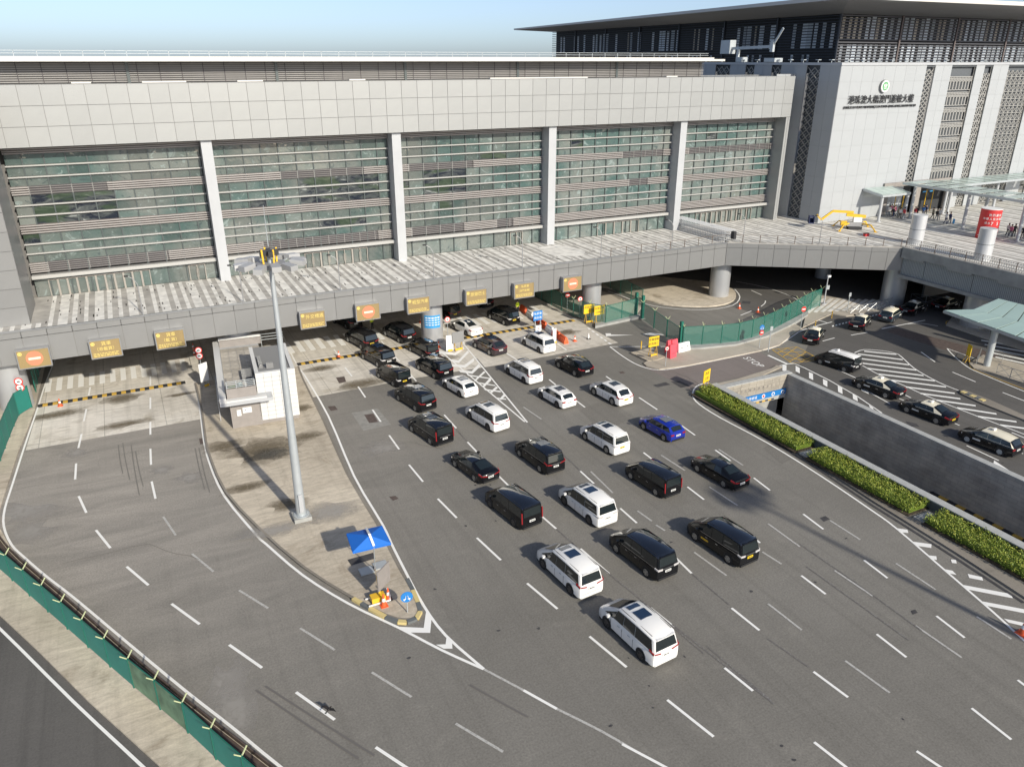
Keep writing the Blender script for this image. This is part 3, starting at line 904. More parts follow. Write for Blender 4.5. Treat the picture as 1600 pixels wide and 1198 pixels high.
for a, b in ([(415, 1072), (585, 1180)], [(400, 1078), (560, 1185)], [(735, 1070), (825, 1120)], [(185, 695), (192, 740)], [(192, 692), (203, 750)], [(205, 695), (218, 774)], [(212, 705), (224, 760)], [(305, 700), (320, 765)], [(311, 700), (328, 770)]):
    build('tyre_mark', line_strip(smooth_pts(GL([a, ((a[0] + b[0]) / 2 - 1, (a[1] + b[1]) / 2), b])), 0.07 if a[1] < 900 else 0.12), 'tyre_soft' if a[1] < 900 else 'tyre_mark', road)
def crack(pts, wd=0.05, m='patch_dark'):
    rr = random.Random(int(pts[0][0]))
    q = []
    P_ = GL(pts)
    for a, b in zip(P_[:-1], P_[1:]):
        for k in range(6):
            f_ = k / 6
            q.append((a[0] + (b[0] - a[0]) * f_ + rr.uniform(-0.12, 0.12), a[1] + (b[1] - a[1]) * f_ + rr.uniform(-0.12, 0.12)))
    build('sealed_crack', line_strip(q, wd), m, road)
for c_ in ([(1040, 577), (1075, 590), (1100, 606)], [(1050, 600), (1078, 600)], [(560, 700), (640, 690), (700, 705)], [(100, 880), (230, 850), (330, 880)]):
    crack(c_, 0.035, 'tyre_mark')
for c_, m_ in (([(905, 640), (945, 625), (985, 655), (940, 675)], 'road_repair'), ([(1210, 690), (1240, 715), (1222, 725), (1192, 700)], 'road_repair'), ([(820, 700), (850, 690), (870, 710), (842, 722)], 'road_repair')):
    poly_px('road_repair', c_, m_, 0.0075)
poly_px('drain_grate', [(543, 877), (583, 866), (587, 875), (549, 886)], 'patch_dark', 0.150)

# ------------------------------------------------------------------ main terminal wing
BY, GY = 85.95, 88.2
PIT = 20.1 / 11
main = thing('terminal_wing', 'long grey panelled terminal wing with banded glass front and white fins', 'building', (40, 88, 0))
panel_wall(main, (-15.95, BY), (87.2, BY), 22.6, 28.0, 57, 3, 'cladding', 'fascia_panel', gap=0.04)
panel_wall(main, (87.22, 89.6), (90.5, 89.6), 8.0, 28.2, 2, 10, 'cladding_white', 'wall_panel', gap=0.025)
build('facade_wall', MB().box(-60, -16, BY, BY + 2, 8, 28).box(-60, 90.4, 96, 96.5, 8, 28.0).box(-60, 87.2, BY + 0.12, 96, 27.7, 27.95).box(-60, 87.1, BY + 0.13, GY + 0.6, 22.62, 22.9), 'cladding', main)
build('room_wall', MB().box(-40, 87, 89.2, 89.4, 8, 22.6), 'interior_grey', main)
# side return at the right end
build('end_jamb', MB().box(86.5, 86.85, BY - 0.02, GY + 0.6, 8, 22.58).box(86.86, 87.18, BY - 0.05, BY + 0.4, 8, 22.57), ['cladding'], main)
# fins
finx = [8.47 + 20.1 * k for k in range(4)]
for x in finx:
    build('fin_column', MB().box(x - 0.52, x + 0.52, BY + 0.4, GY + 0.1, 8.0, 22.58), 'white_metal', main)
# bays
bays = [(-9.45, 8.47 - 0.55)] + [(finx[i] + 0.55, finx[i + 1] - 0.55) for i in range(3)] + [(finx[3] + 0.55, 86.5)]
glz = [(20.88, 21.84), (19.84, 20.70), (18.90, 19.66), (17.20, 18.06), (16.20, 17.04), (15.26, 16.04), (13.46, 14.36), (12.52, 13.30), (11.54, 12.36)]
panes = []
for b, (x0, x1) in enumerate(bays):
    k0 = math.floor((x0 - 8.47) / PIT) - 1
    xs = [8.47 + PIT * k for k in range(k0, k0 + 15)]
    xs = [x0] + [x for x in xs if x0 + 0.3 < x < x1 - 0.3] + [x1]
    for i in range(len(xs) - 1):
        for z0, z1 in glz + [(8.05, 9.95)]:
            panes.append((xs[i] + 0.05, xs[i + 1] - 0.05, z0, z1, i, b))
    for x in xs[1:-1]:
        build('mullion', MB().box(x - 0.055, x + 0.055, GY - 0.16, GY + 0.04, 8.0, 22.4), 'mullion', main)
rr = random.Random(3)
def dark_pane(x0, z0, b):
    if (b == 0 and 15.2 < z0 < 17.9 and -8.2 < x0 < -1.5): return True
    if (b == 2 and 15.2 < z0 < 17.9 and 30.5 < x0 < 37.0): return True
    if (b == 1 and 15.2 < z0 < 17.9 and 17.4 < x0 < 25.5): return True
    if (b == 1 and 12.4 < z0 < 13.9 and 19.2 < x0 < 24.0 and z0 < 13): return True
    return rr.random() < 0.018
panes.sort(key=lambda p: p[0])
pm = {}
st_ = MB()
for i, (x0, x1, z0, z1, ci, b) in enumerate(panes):
    dk_ = dark_pane(x0, z0, b)
    if i < 300:
        key = (round(x1 - x0, 2), round(z1 - z0, 2), dk_)
        if key not in pm:
            pm[key] = MB().box(0, x1 - x0, 0, 0.03, 0, z1 - z0).mesh('pane', 'pane_dark' if dk_ else 'pane_glass')
        wput('pane', pm[key], main, (x0, GY - 0.03, z0))
    else:
        st_.box(x0, x1, GY - 0.03, GY, z0, z1, 1 if dk_ else 0)
build('pane_field', st_, ['pane_glass', 'pane_dark'], main, kind='stuff')
opens = {1: {0: [(-8, -1.2)], 1: [(15.7, 25.0)], 2: [(30.4, 38.6)], 3: [(60.2, 66.8)], 4: [(71.2, 86)]}, 3: {0: [(-7.9, 3.3)], 1: [(13.0, 26.2)], 2: [(30.4, 37.2), (41.7, 44.0)]}, 2: {3: [(61.5, 64.5)]}}
for b, (x0, x1) in enumerate(bays):
    for z in (20.79, 19.75, 17.12, 16.12, 13.38, 12.44):
        build('transom', MB().box(x0, x1, GY - 0.34, GY - 0.02, z - 0.06, z + 0.06), 'transom', main)
    for lv, (z0, z1) in enumerate([(21.84, 22.58), (18.06, 18.90), (14.36, 15.26), (10.52, 11.54)]):
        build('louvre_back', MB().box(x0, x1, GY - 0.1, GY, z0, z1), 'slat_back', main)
        n_ = 4 if lv < 3 else 5
        segs = opens.get(lv, {}).get(b, [])
        for j in range(n_):
            zz = z0 + (j + 0.55) * (z1 - z0) / n_
            cur = x0
            for a, c in segs:
                a, c = max(a, x0), min(c, x1)
                if a > cur:
                    build('louvre_slat', MB().bar((cur, GY - 0.22, zz), (a, GY - 0.22, zz), 0.22, 0.10), 'slat_warm', main)
                build('open_slat', MB().bar((a, GY - 0.18, zz), (c, GY - 0.18, zz), 0.10, 0.045), 'slat_grey', main)
                cur = c
            if cur < x1:
                build('louvre_slat', MB().bar((cur, GY - 0.22, zz), (x1, GY - 0.22, zz), 0.22, 0.10), 'slat_warm', main)
        for a, c in segs:
            a, c = max(a, x0), min(c, x1)
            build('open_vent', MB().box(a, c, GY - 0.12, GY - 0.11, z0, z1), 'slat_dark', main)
            k = a
            while k < c:
                build('vent_post', MB().box(k, k + 0.07, GY - 0.20, GY - 0.13, z0, z1), 'slat_grey', main)
                k += PIT
    build('ledge', MB().box(x0, x1, GY - 0.85, GY - 0.02, 10.02, 10.36), 'transom', main)
# ground floor doors
def doors(x0, x1, n, big=False):
    wd = (x1 - x0) / n
    for i in range(n):
        a = x0 + i * wd
        mb = MB()
        mb.box(a, a + 0.09, GY - 0.22, GY - 0.08, 8.0, 9.75).box(a + wd - 0.09, a + wd, GY - 0.22, GY - 0.08, 8.0, 9.75).box(a + 0.09, a + wd - 0.09, GY - 0.22, GY - 0.08, 9.66, 9.75)
        if not big:
            mb.box(a + wd * 0.5 - 0.04, a + wd * 0.5 + 0.04, GY - 0.22, GY - 0.08, 8.0, 9.66)
            mb.box(a + wd * 0.5 - 0.12, a + wd * 0.5 - 0.08, GY - 0.30, GY - 0.24, 8.4, 9.3).box(a + wd * 0.5 + 0.08, a + wd * 0.5 + 0.12, GY - 0.30, GY - 0.24, 8.4, 9.3)
        build('door_frame', mb, 'steel_frame', main)
doors(-8.2, 1.2, 11, True)
doors(5.0, 6.7, 1)
doors(10.2, 11.9, 1)
doors(17.4, 24.8, 4)
doors(43.6, 45.4, 1)
doors(56.8, 63.6, 5, True)
doors(73.5, 84.0, 11, True)
# upper storey: slatted band and its thin roof
RY = 90.5
for i in range(9):
    z = 28.05 + i * 0.2
    build('roof_slat', MB().box(-40, 74.6, RY, RY + 0.08, z, z + 0.10), 'slat_grey', main)
build('roof_screen_back', MB().box(-40, 74.5, RY + 0.3, RY + 0.4, 27.95, 29.95), 'slat_mid', main)
for k in range(-2, 5):
    x = 17.0 + k * 14.45
    if x < 74:
        build('roof_post', MB().box(x - 0.14, x + 0.14, RY - 0.1, RY + 0.28, 27.96, 29.9), 'mullion', main)
k = -38.0
while k < 74:
    build('roof_strut', MB().box(k, k + 0.06, RY - 0.04, RY - 0.004, 28.0, 29.9), 'slat_dark', main)
    k += 2.07
build('roof_slab', MB().box(-60, 74.7, 88.6, 96.0, 29.92, 30.38).box(74.7, 76.6, 88.6, 96.0, 29.92, 30.18), 'roof_edge', main)
rl = MB()
for z in (30.62, 30.86):
    rl.box(-60, 74.4, 89.5, 89.54, z, z + 0.04)
k = -60
while k < 74.4:
    rl.box(k, k + 0.04, 89.5, 89.54, 30.38, 30.9)
    k += 1.9
build('roof_railing', rl, 'galv', main)
for a, b in ((110, 141), (221, 290), (370, 410), (545, 570), (765, 917), (1040, 1057)):
    x0 = 86.8 * (G(a, 600)[0] / G(a, 600)[1])
    def xat(px):
        u = (px - 800) / FPX
        v = (124 - 599) / FPX
        f = _ct - v * _st
        return 88.2 * (_ca * f + _sa * u) / (_sa * f - _ca * u)
    build('roof_gutter', MB().box(xat(a), xat(b), 88.0, 88.6, 28.0, 28.14), 'roof_edge', main)

# left tower block beside the glass front
lt = thing('stair_tower', 'tall grey panelled tower block at the left edge of the glass front', 'building', (-14, 82, 8))
panel_wall(lt, (-22.48, 78.85), (-9.48, 78.85), 8.0, 28.0, 5, 12, 'cladding_grey', 'wall_panel', gap=0.04)
build('side_wall', MB().box(-22.5, -9.5, 78.98, 85.8, 8, 27.9), 'cladding_grey', lt)

# ------------------------------------------------------------------ elevated deck with its panelled edge beam
deck = thing('elevated_deck', 'raised entrance deck with striped paving and grey panelled edge beam', 'deck', (30, 82, 0))
dpoly = [(-60, 77), (70.6, 76.2), (88.5, 64.6), (88.3, 10), (260, 10), (260, 140), (89.0, 140), (89.0, 96.4), (-60, 96.4)]
dpoly[0] = (-60, 77.0)
dpoly[1] = (70.0, 77.0)
build('deck_slab', MB().prism(dpoly, 7.3, 8.0), 'pave_grey', deck)
panel_wall(deck, (-16.2, 77.0), (69.9, 77.0), 4.95, 7.93, 43, [4.95, 7.36, 7.93], 'cladding_grey', 'beam_panel', gap=0.045)
panel_wall(deck, (69.95, 76.98), (88.45, 64.65), 4.95, 7.93, 11, [4.95, 7.36, 7.93], 'cladding_grey', 'beam_panel', gap=0.045)
build('edge_coping', MB().box(-60, 69.9, 76.85, 77.15, 7.94, 8.06), 'steel', deck)
build('beam_soffit', MB().box(-60, 70, 77.13, 79.6, 4.97, 7.28).prism([(70.1, 77.1), (88.3, 64.9), (89.6, 66.9), (71.5, 79.3)], 4.97, 7.28).box(-60, -16.2, 76.95, 77.1, 4.95, 7.9), 'cladding_grey', deck)
xx = -12.0
rr = random.Random(11)
slots = MB()
while xx < 190:
    for off, wd in ((0, 0.42), (0.95, 0.36), (1.75, 0.8)):
        a = xx + off + rr.uniform(-0.08, 0.08)
        if a < 69.5:
            y0, y1 = 77.16, 88.1
        elif a < 88.3:
            y0, y1 = 77.3 - (a - 69.9) * 0.672, 88.1
        else:
            y0, y1 = 12, 80.8 if a > 90.6 else 88.0
        if a < -9 :
            y1 = 78.8
        if a + wd > 88.3 and a < 88.6:
            continue
        build('paving_strip', MB().box(a, a + wd, y0 + (0.3 if a > 69 else 0), y1, 8.0, 8.012), 'pave_light', deck)
    for q in range(9 if xx < 88 else 20):
        sx = xx + rr.uniform(0, 2.6)
        sy = rr.uniform(77.6 if xx < 69 else 66, 87) if xx < 88 else rr.uniform(40, 80)
        if xx < 69 or sy > 78:
            slots.box(sx, sx + 0.10, sy, sy + rr.uniform(0.3, 0.9), 8.013, 8.017)
    xx += 2.95 if xx < 88.3 else 3.6
build('drain_slots', slots, 'pave_slot', deck, kind='stuff')
build('pale_dust', MB().face([(x, y, 8.019) for x, y in smooth_pts([(45.5, 82), (46.5, 85.5), (49.8, 84.6), (50.6, 81), (48, 79.0), (45.5, 82)], 3)[:-1]]), 'pave_light', deck)
# round piers
def pier(x, y, r, z0, z1, label, m='column_metal', seam=None, cat='column', group='round piers'):
    t = thing('pier', label, cat, (x, y, z0), group=group)
    put('shaft', MB().tube((0, 0, 0), (0, 0, z1 - z0), r, n=36).mesh('shaft', m, True), t)
    if seam:
        put('joint_ring', MB().tube((0, 0, seam - z0), (0, 0, seam - z0 + 0.05), r + 0.012, n=36).mesh('joint_ring', 'mullion', True), t)
    return t
pier(-12.2, 79.5, 1.35, 0, 7.3, 'round silver pier under the far left end of the deck')
pier(8.2, 80.2, 1.35, 0, 7.3, 'round silver pier just behind the white tiled booth')
pier(29.35, 79.6, 1.25, 0, 7.3, 'round silver pier carrying a small blue notice')
pier(51.2, 80.0, 1.2, 0, 7.3, 'round silver pier behind the two yellow boards')
pier(71.4, 79.2, 1.35, 0, 7.3, 'round silver pier standing on the rounded concrete island')
pier(90.2, 66.4, 1.5, 0, 7.3, 'big round silver pier where the deck corner meets the concrete viaduct')
pier(90.6, 55.0, 1.5, 0, 7.3, 'shaded round pier under the viaduct behind the green canopy')
for k, (x, y) in enumerate(((92, 80), (29.4, 99), (8.5, 99), (51, 99), (71, 97))):
    pier(x, y, 1.1, 0, 7.3, ['dim pier in the shade behind the pavement lamp', 'dim pier deep under the deck behind the white saloon', 'dim pier deep under the deck behind the booth', 'dim pier deep under the deck beside the fence', 'dim pier deep under the deck beyond the rounded island'][k])
t_ = thing('pier_notice', 'small sky blue notice wrapped round the silver pier', 'notice', (29.35, 79.6, 0))
nm_ = MB()
for i in range(8):
    a0, a1 = R(-150 + i * 11.0), R(-150 + (i + 1) * 11.0)
    nm_.face([(1.27 * math.cos(a0), 1.27 * math.sin(a0), 1.9), (1.27 * math.cos(a1), 1.27 * math.sin(a1), 1.9), (1.27 * math.cos(a1), 1.27 * math.sin(a1), 3.4), (1.27 * math.cos(a0), 1.27 * math.sin(a0), 3.4)])
put('sheet', nm_.mesh('sheet', 'sky_blue'), t_)
for i, (zz, ww) in enumerate(((3.12, 0.5), (2.84, 0.65), (2.55, 0.55), (2.28, 0.6))):
    lm = MB()
    for k in range(5):
        a0 = R(-143 + k * 16)
        lm.bar((1.285 * math.cos(a0), 1.285 * math.sin(a0), zz), (1.285 * math.cos(a0 + 0.2), 1.285 * math.sin(a0 + 0.2), zz), 0.02, 0.09 if i else 0.14)
    put('print_line', lm.mesh('print_line', 'white'), t_)

# LED lane signs hanging on the beam
def lane_sign(x0, label, kind, num, l1='', l2='', size=0.42):
    t = thing('lane_sign', label, 'sign', (x0, 76.2, 4.72), group='lane signs along the deck edge')
    W, H = 2.55, 1.72
    put('case', MB().box(0, W, 0, 0.68, 0, H).mesh('case', 'sign_case'), t)
    put('frame', MB().box(-0.04, W + 0.04, -0.05, 0.0, -0.04, 0.05).box(-0.04, W + 0.04, -0.05, 0, H - 0.05, H + 0.04).box(-0.04, 0.05, -0.05, 0, 0.05, H - 0.05).box(W - 0.05, W + 0.04, -0.05, 0, 0.05, H - 0.05).mesh('frame', 'steel'), t)
    put('display', MB().box(0.05, W - 0.05, -0.02, -0.001, 0.05, H - 0.05).mesh('display', 'led_panel'), t)
    rx = (R(90), 0, 0)
    put('ring', MB().tube((0.28, -0.022, H - 0.32), (0.28, -0.026, H - 0.32), 0.17, n=20).mesh('ring', 'led_text'), t)
    text(num, 0.24, 'led_panel', (0.28, -0.032, H - 0.32), rx, t, 0.002, name='number')
    if kind == 'stop':
        put('no_entry_disc', MB().tube((W / 2 + 0.05, -0.022, H / 2), (W / 2 + 0.05, -0.03, H / 2), 0.66, n=32).mesh('no_entry_disc', 'led_red'), t)
        put('no_entry_bar', MB().box(W / 2 - 0.42, W / 2 + 0.52, -0.045, -0.032, H / 2 - 0.1, H / 2 + 0.1).mesh('no_entry_bar', 'led_pale'), t)
    else:
        if l2:
            text(l1, size, 'led_text', (W / 2 + 0.1, -0.026, H - 0.38), rx, t, 0.002)
            text(l2, size * 0.9, 'led_text', (W / 2, -0.026, H - 0.88), rx, t, 0.002)
        else:
            text(l1, 0.46, 'led_text', (W / 2 + 0.2, -0.026, H - 0.52), rx, t, 0.002)
        for j, zz in enumerate((0.42, 0.28, 0.15)):
            mb = MB()
            a = 0.2
            while a < W - 0.35:
                wdt = random.uniform(0.12, 0.3)
                mb.box(a, a + wdt, -0.026, -0.021, zz, zz + 0.055)
                a += wdt + 0.06
            put('small_print', mb.mesh('small_print', 'led_text'), t)
    return t
lane_sign(-10.85, 'lane sign with red no entry disc, leftmost on the deck edge', 'stop', '15')
lane_sign(-5.1, 'lit yellow lane sign for unladen lorries with the longer bracketed text', 'txt', '16', '貨車', '（非載貨）', 0.42)
lane_sign(0.42, 'lit yellow lane sign for laden lorries left of the white booth', 'txt', '17', '貨車', '（載 貨）', 0.42)
lane_sign(13.95, 'lit yellow lane sign reading diplomatic courtesy, right of the tall mast', 'txt', '10', '外交禮遇')
lane_sign(19.75, 'lane sign with red no entry disc above the traffic officer', 'stop', '11')
lane_sign(25.4, 'lit yellow lane sign for light vehicles, just left of the silver pier', 'txt', '12', '輕型汽車')
lane_sign(32.25, 'lit yellow lane sign for tour coaches, next right of the silver pier', 'txt', '13', '旅遊巴士')
lane_sign(38.3, 'lit yellow lane sign with two centred rows of private car text', 'txt', '14', '私家車', '（澳門車輛）', 0.34)
lane_sign(44.75, 'lane sign with red no entry disc, rightmost on the deck edge', 'stop', '15')

# lamp posts on the deck edge
def deck_lamp(x, y, label, flip=1):
    t = thing('lamp_post', label, 'lamp post', (x, y, 8), group='thin lamp posts on the deck edge')
    put('post', MB().tube((0, 0, 0), (0, 0, 2.9), 0.055, 0.04, 8).tube((0, 0, 2.9), (-0.25 * flip, 0.15, 3.4), 0.035, 0.03, 8).tube((-0.25 * flip, 0.15, 3.4), (-0.75 * flip, 0.3, 3.7), 0.03, 0.03, 8).mesh('post', 'sign_case', True), t)
    put('lantern', MB().box(-1.0 * flip if flip > 0 else 0.7, -0.65 * flip if flip > 0 else 1.0, 0.2, 0.42, 3.64, 3.76).mesh('lantern', 'black_plastic'), t)
for k, (x, y) in enumerate(((29.0, 77.35), (18.6, 77.35), (39.9, 77.35), (50.6, 77.35), (61.2, 77.35), (-0.2, 77.4), (8.9, 77.4), (72.0, 76.3), (80.0, 70.9))):
    deck_lamp(x, y, ['thin lamp post on the deck edge above the silver pier with the notice', 'thin lamp post on the deck edge above the diplomatic lane sign', 'thin lamp post on the deck edge above the coach lane sign', 'thin lamp post on the deck edge above the rightmost no entry sign', 'thin lamp post on the deck edge near the folding gate', 'thin lamp post on the deck edge above the left lorry lanes', 'thin lamp post on the deck edge above the booth', 'thin lamp post at the bend of the deck railing', 'thin lamp post at the railing in front of the yellow boom lift'][k])

# deck railing on the right part
def railing(pts, z, h, label, m='bronze_rail', step=2.0, mesh=None):
    t = thing('railing', label, 'railing', (pts[0][0], pts[0][1], z))
    for i in range(len(pts) - 1):
        a, b = Vector((*pts[i], z)), Vector((*pts[i + 1], z))
        L = (b - a).length
        n_ = max(1, int(L / step))
        for j in range(n_ + 1):
            p = a.lerp(b, j / n_)
            build('post', MB().bar((p.x, p.y, z), (p.x, p.y, z + h), 0.06, 0.06), m, t)
        for hh in ((h,) if mesh else (h, h * 0.66, h * 0.33)):
            build('rail', MB().bar((a.x, a.y, z + hh), (b.x, b.y, z + hh), 0.035, 0.035), m if hh == h else 'steel', t)
        if mesh:
            mb = MB()
            n2 = int(L / 0.28)
            for j in range(n2):
                p, q = a.lerp(b, j / n2), a.lerp(b, (j + 1) / n2)
                mb.bar((p.x, p.y, z + 0.08), (q.x, q.y, z + h - 0.05), 0.015, 0.03).bar((p.x, p.y, z + h - 0.05), (q.x, q.y, z + 0.08), 0.015, 0.03)
            for hh in (0.1, 0.4, 0.7, 1.0):
                mb.bar((a.x, a.y, z + hh), (b.x, b.y, z + hh), 0.015, 0.02)
            build('mesh_infill', mb, 'steel', t, kind='stuff')
railing([(52, 77.3), (69.9, 77.3), (88.2, 65.1)], 8.0, 1.0, 'low thin railing along the right part of the deck edge')
railing([(88.6, 64.7), (88.4, 30)], 8.0, 1.15, 'bronze railing with mesh infill on top of the concrete viaduct', mesh=True)

# viaduct: concrete parapet with stepped lower edge, grey screen below
via = thing('viaduct', 'raw concrete viaduct edge with stepped underside and grey mesh screen', 'viaduct', (88.3, 50, 0))
stp = MB()
y = 64.6
dz = 6.95
k = 0
while y > 24:
    stp.box(87.95, 88.35, y - 3.2, y, dz - (0.0 if k % 2 else 0.22), 8.06)
    y -= 3.2 if k % 2 else 3.2
    k += 1
    dz -= 0.10 if k % 2 == 0 else 0
build('parapet', stp, 'raw_concrete', via)
y = 64.5
while y > 26:
    build('screen_panel', MB().box(88.36, 88.46, y - 3.14, y, 4.55, 7.25), 'mesh_grey', via)
    y -= 3.2
rib = MB()
y = 64.5
while y > 26:
    rib.box(88.34, 88.357, y - 0.05, y, 4.6, 6.9)
    y -= 0.22
build('screen_ribs', rib, 'galv', via, kind='stuff')
build('lower_beam', MB().box(88.0, 88.6, 24, 64.6, 4.15, 4.54), 'raw_concrete', via)
build('soffit_slab', MB().box(88.7, 120, 24, 64, 6.0, 7.2), 'raw_concrete', via)

# walls and rooms under the deck
ub = thing('undercroft_wall', 'dark back wall of the shaded area under the deck', 'wall', (40, 104, 0))
build('back_wall', MB().box(-30, 140, 112, 112.5, 0, 7.3).box(-30, 140, 96.4, 112, 7.3, 7.9), 'interior_grey', ub)
build('side_wall', MB().box(110, 110.4, 64, 112, 0, 7.3).box(96, 110, 66, 66.3, 0, 7.3), 'interior_grey', ub)

# ------------------------------------------------------------------ white terminal block at the right
TX, TY, TZ = 90.6, 81.2, 29.75
wt = thing('terminal_block', 'tall white terminal block with patterned stripe windows and building name', 'building', (91, 82, 8))
def yl(px, py=98):
    u = (px - 800) / FPX
    v = (py - 599) / FPX
    f = _ct - v * _st
    return TX * (_sa * f - _ca * u) / (_ca * f + _sa * u)
fr = [(TX, 107.9, 8), (109.8, 113.5, 2), (119.1, 121.1, 1), (123.1, 126.9, 2), (133.4, 137.2, 2), (138.8, 146, 3), (150, 170, 8)]
for a, b, n_ in fr:
    panel_wall(wt, (a, TY), (b, TY), 12.4 if 103 < a < 119 else 8.0, TZ - 0.35, n_, 8 if 103 < a < 119 else 10, 'cladding_white', 'wall_panel', gap=0.022, t=0.03, joint='cladding')
for (a, b, _), (c, d, _2) in zip(fr[:-1], fr[1:]):
    build('stripe_recess', MB().box(b, c, TY + 0.55, TY + 0.7, 8 if b > 118 else 12.4, TZ - 0.3).box(b, c, TY + 0.05, TY + 0.55, 29.15, 29.3), 'lattice_back', wt)
    build('recess_side', MB().box(b - 0.02, b + 0.01, TY + 0.05, TY + 0.55, 8 if b > 118 else 12.4, 29.2), 'cladding_white', wt)
build('wall_core', MB().box(TX + 0.15, 107.8, TY + 0.13, TY + 0.3, 8, 29.4).box(116, 175, TY + 0.75, TY + 0.9, 8, 29.4), 'cladding_white', wt)
build('parapet_cap', MB().box(TX - 0.12, 175, TY - 0.14, TY + 0.7, TZ - 0.35, TZ).box(TX - 0.12, TX + 0.7, TY + 0.7, 150, TZ - 0.35, TZ), 'white_metal', wt)
# lattice patterns
def bars_pattern(x0, x1, kind):
    mb = MB()
    z0, z1 = (8.2 if x0 > 116 else 12.6), 29.15
    y = TY + 0.25
    def B(ax, az, bx, bz, w_=0.07):
        mb.bar((ax, y, az), (bx, y, bz), 0.1, w_, up=(0, 1, 0))
    B(x0 + 0.04, z0, x0 + 0.04, z1)
    B(x1 - 0.04, z0, x1 - 0.04, z1)
    if kind == 'weave':
        z = z0
        i = 0
        while z < z1 - 0.4:
            n_ = 4
            for k in range(n_):
                a = x0 + k * (x1 - x0) / n_
                b = a + (x1 - x0) / n_
                B(a, z, b, z + 0.36, 0.09) if (i + k) % 2 else B(a, z + 0.36, b, z, 0.09)
            z += 0.36
            i += 1
    elif kind == 'star':
        z = z0
        s_ = (x1 - x0) / 2
        while z < z1 - s_:
            for k in range(2):
                a = x0 + k * s_
                B(a, z, a + s_, z + s_, 0.11)
                B(a, z + s_, a + s_, z, 0.11)
                B(a, z + s_ * 0.5, a + s_ * 0.5, z, 0.08)
                B(a + s_ * 0.5, z + s_, a + s_, z + s_ * 0.5, 0.08)
            B(x0, z, x1, z, 0.09)
            z += s_
    elif kind == 'loops':
        z = z0
        while z < z1 - 2.0:
            n_ = 8
            wv = (x1 - x0) / n_
            for k in range(n_):
                a = x0 + k * wv + 0.07
                b = a + wv - 0.14
                B(a, z + 0.1, a, z + 1.35, 0.11)
                B(b, z + 0.1, b, z + 1.35, 0.11)
                B(a, z + 1.35, b, z + 1.35, 0.09)
                B(a, z + 0.1, b, z + 0.1, 0.09)
            for q in (1.5, 1.72, 1.95):
                B(x0, z + q, x1, z + q, 0.10)
            for k in range(n_ * 2):
                B(x0 + k * wv / 2, z + 1.5, x0 + k * wv / 2, z + 1.95, 0.05)
            z += 2.2
    else:
        z = z0
        while z < z1 - 1.0:
            n_ = 6
            wv = (x1 - x0) / n_
            for k in range(n_):
                a = x0 + k * wv
                m_ = a + wv / 2
                B(a + 0.08, z + 0.5, m_, z + 0.95, 0.12)
                B(m_, z + 0.95, a + wv - 0.08, z + 0.5, 0.12)
                B(a + 0.08, z + 0.5, m_, z + 0.08, 0.12)
                B(m_, z + 0.08, a + wv - 0.08, z + 0.5, 0.12)
                B(m_, z + 0.3, m_, z + 0.7, 0.08)
            B(x0, z, x1, z, 0.12)
            z += 1.08
    build('lattice_screen', mb, 'lattice', wt, kind='stuff')
bars_pattern(107.9, 109.8, 'weave')
bars_pattern(113.5, 119.1, 'loops')
bars_pattern(121.1, 123.1, 'star')
bars_pattern(126.9, 133.4, 'flower')
bars_pattern(137.2, 138.8, 'loops')
bars_pattern(146, 150, 'weave')
# shaded left face: panels between dark stripes
stl = [(yl(1283), yl(1262)), (yl(1222), yl(1207)), (yl(1180), yl(1166)), (yl(1142), yl(1119))]
seg = []
cur = TY
for a, b in stl:
    seg.append((cur, a))
    cur = b
seg.append((cur, 128))
for a, b in seg:
    panel_wall(wt, (TX, b), (TX, a), 8.0, TZ - 0.35, max(1, round((b - a) / 2.3)), 10, 'cladding_white', 'wall_panel', gap=0.022, t=0.03, joint='cladding')
for i, (a, b) in enumerate(stl):
    build('stripe_recess', MB().box(TX + 0.5, TX + 0.6, a, b, 8, TZ - 0.35), 'lattice_back', wt)
    mb = MB()
    z = 8.1
    s_ = 1.05
    while z < 29:
        for k in range(max(1, round((b - a) / 1.05))):
            ya = a + k * (b - a) / max(1, round((b - a) / 1.05))
            yb_ = ya + (b - a) / max(1, round((b - a) / 1.05))
            mb.bar((TX + 0.3, ya, z), (TX + 0.3, yb_, z + s_), 0.08, 0.09, up=(1, 0, 0)).bar((TX + 0.3, ya, z + s_), (TX + 0.3, yb_, z), 0.08, 0.09, up=(1, 0, 0))
            mb.bar((TX + 0.3, (ya + yb_) / 2, z), (TX + 0.3, ya, z + s_ / 2), 0.06, 0.06, up=(1, 0, 0))
        z += s_
    build('lattice_screen', mb, 'lattice', wt, kind='stuff')
build('corner_strip', MB().box(TX - 0.24, TX - 0.08, 89.28, 89.42, 8, 28.2), 'roof_edge', wt)
# entrance recess and portal
build('portal_frame', MB().box(103.2, 104.4, TY - 0.35, TY - 0.08, 8, 12.3).box(103.2, 118.4, TY - 0.35, TY - 0.08, 12.3, 12.9).box(110.2, 111.6, TY - 0.35, TY - 0.08, 8, 12.28).box(117.6, 118.4, TY - 0.35, TY - 0.08, 8, 12.28), 'booth_grey', wt)
build('dark_opening', MB().box(103.2, 118.4, TY + 0.4, TY + 0.6, 8, 12.4), 'interior_dark', wt)
for x in (105.8, 107.6, 112.7, 114.3):
    build('door_bollard', MB().tube((x, TY - 0.6, 8), (x, TY - 0.6, 11.4), 0.06, n=8), 'machine_yellow', wt)
    build('door_sign', MB().box(x - 0.1, x + 0.9, TY - 0.02, TY + 0.02, 10.9, 11.1), 'sky_blue', wt)
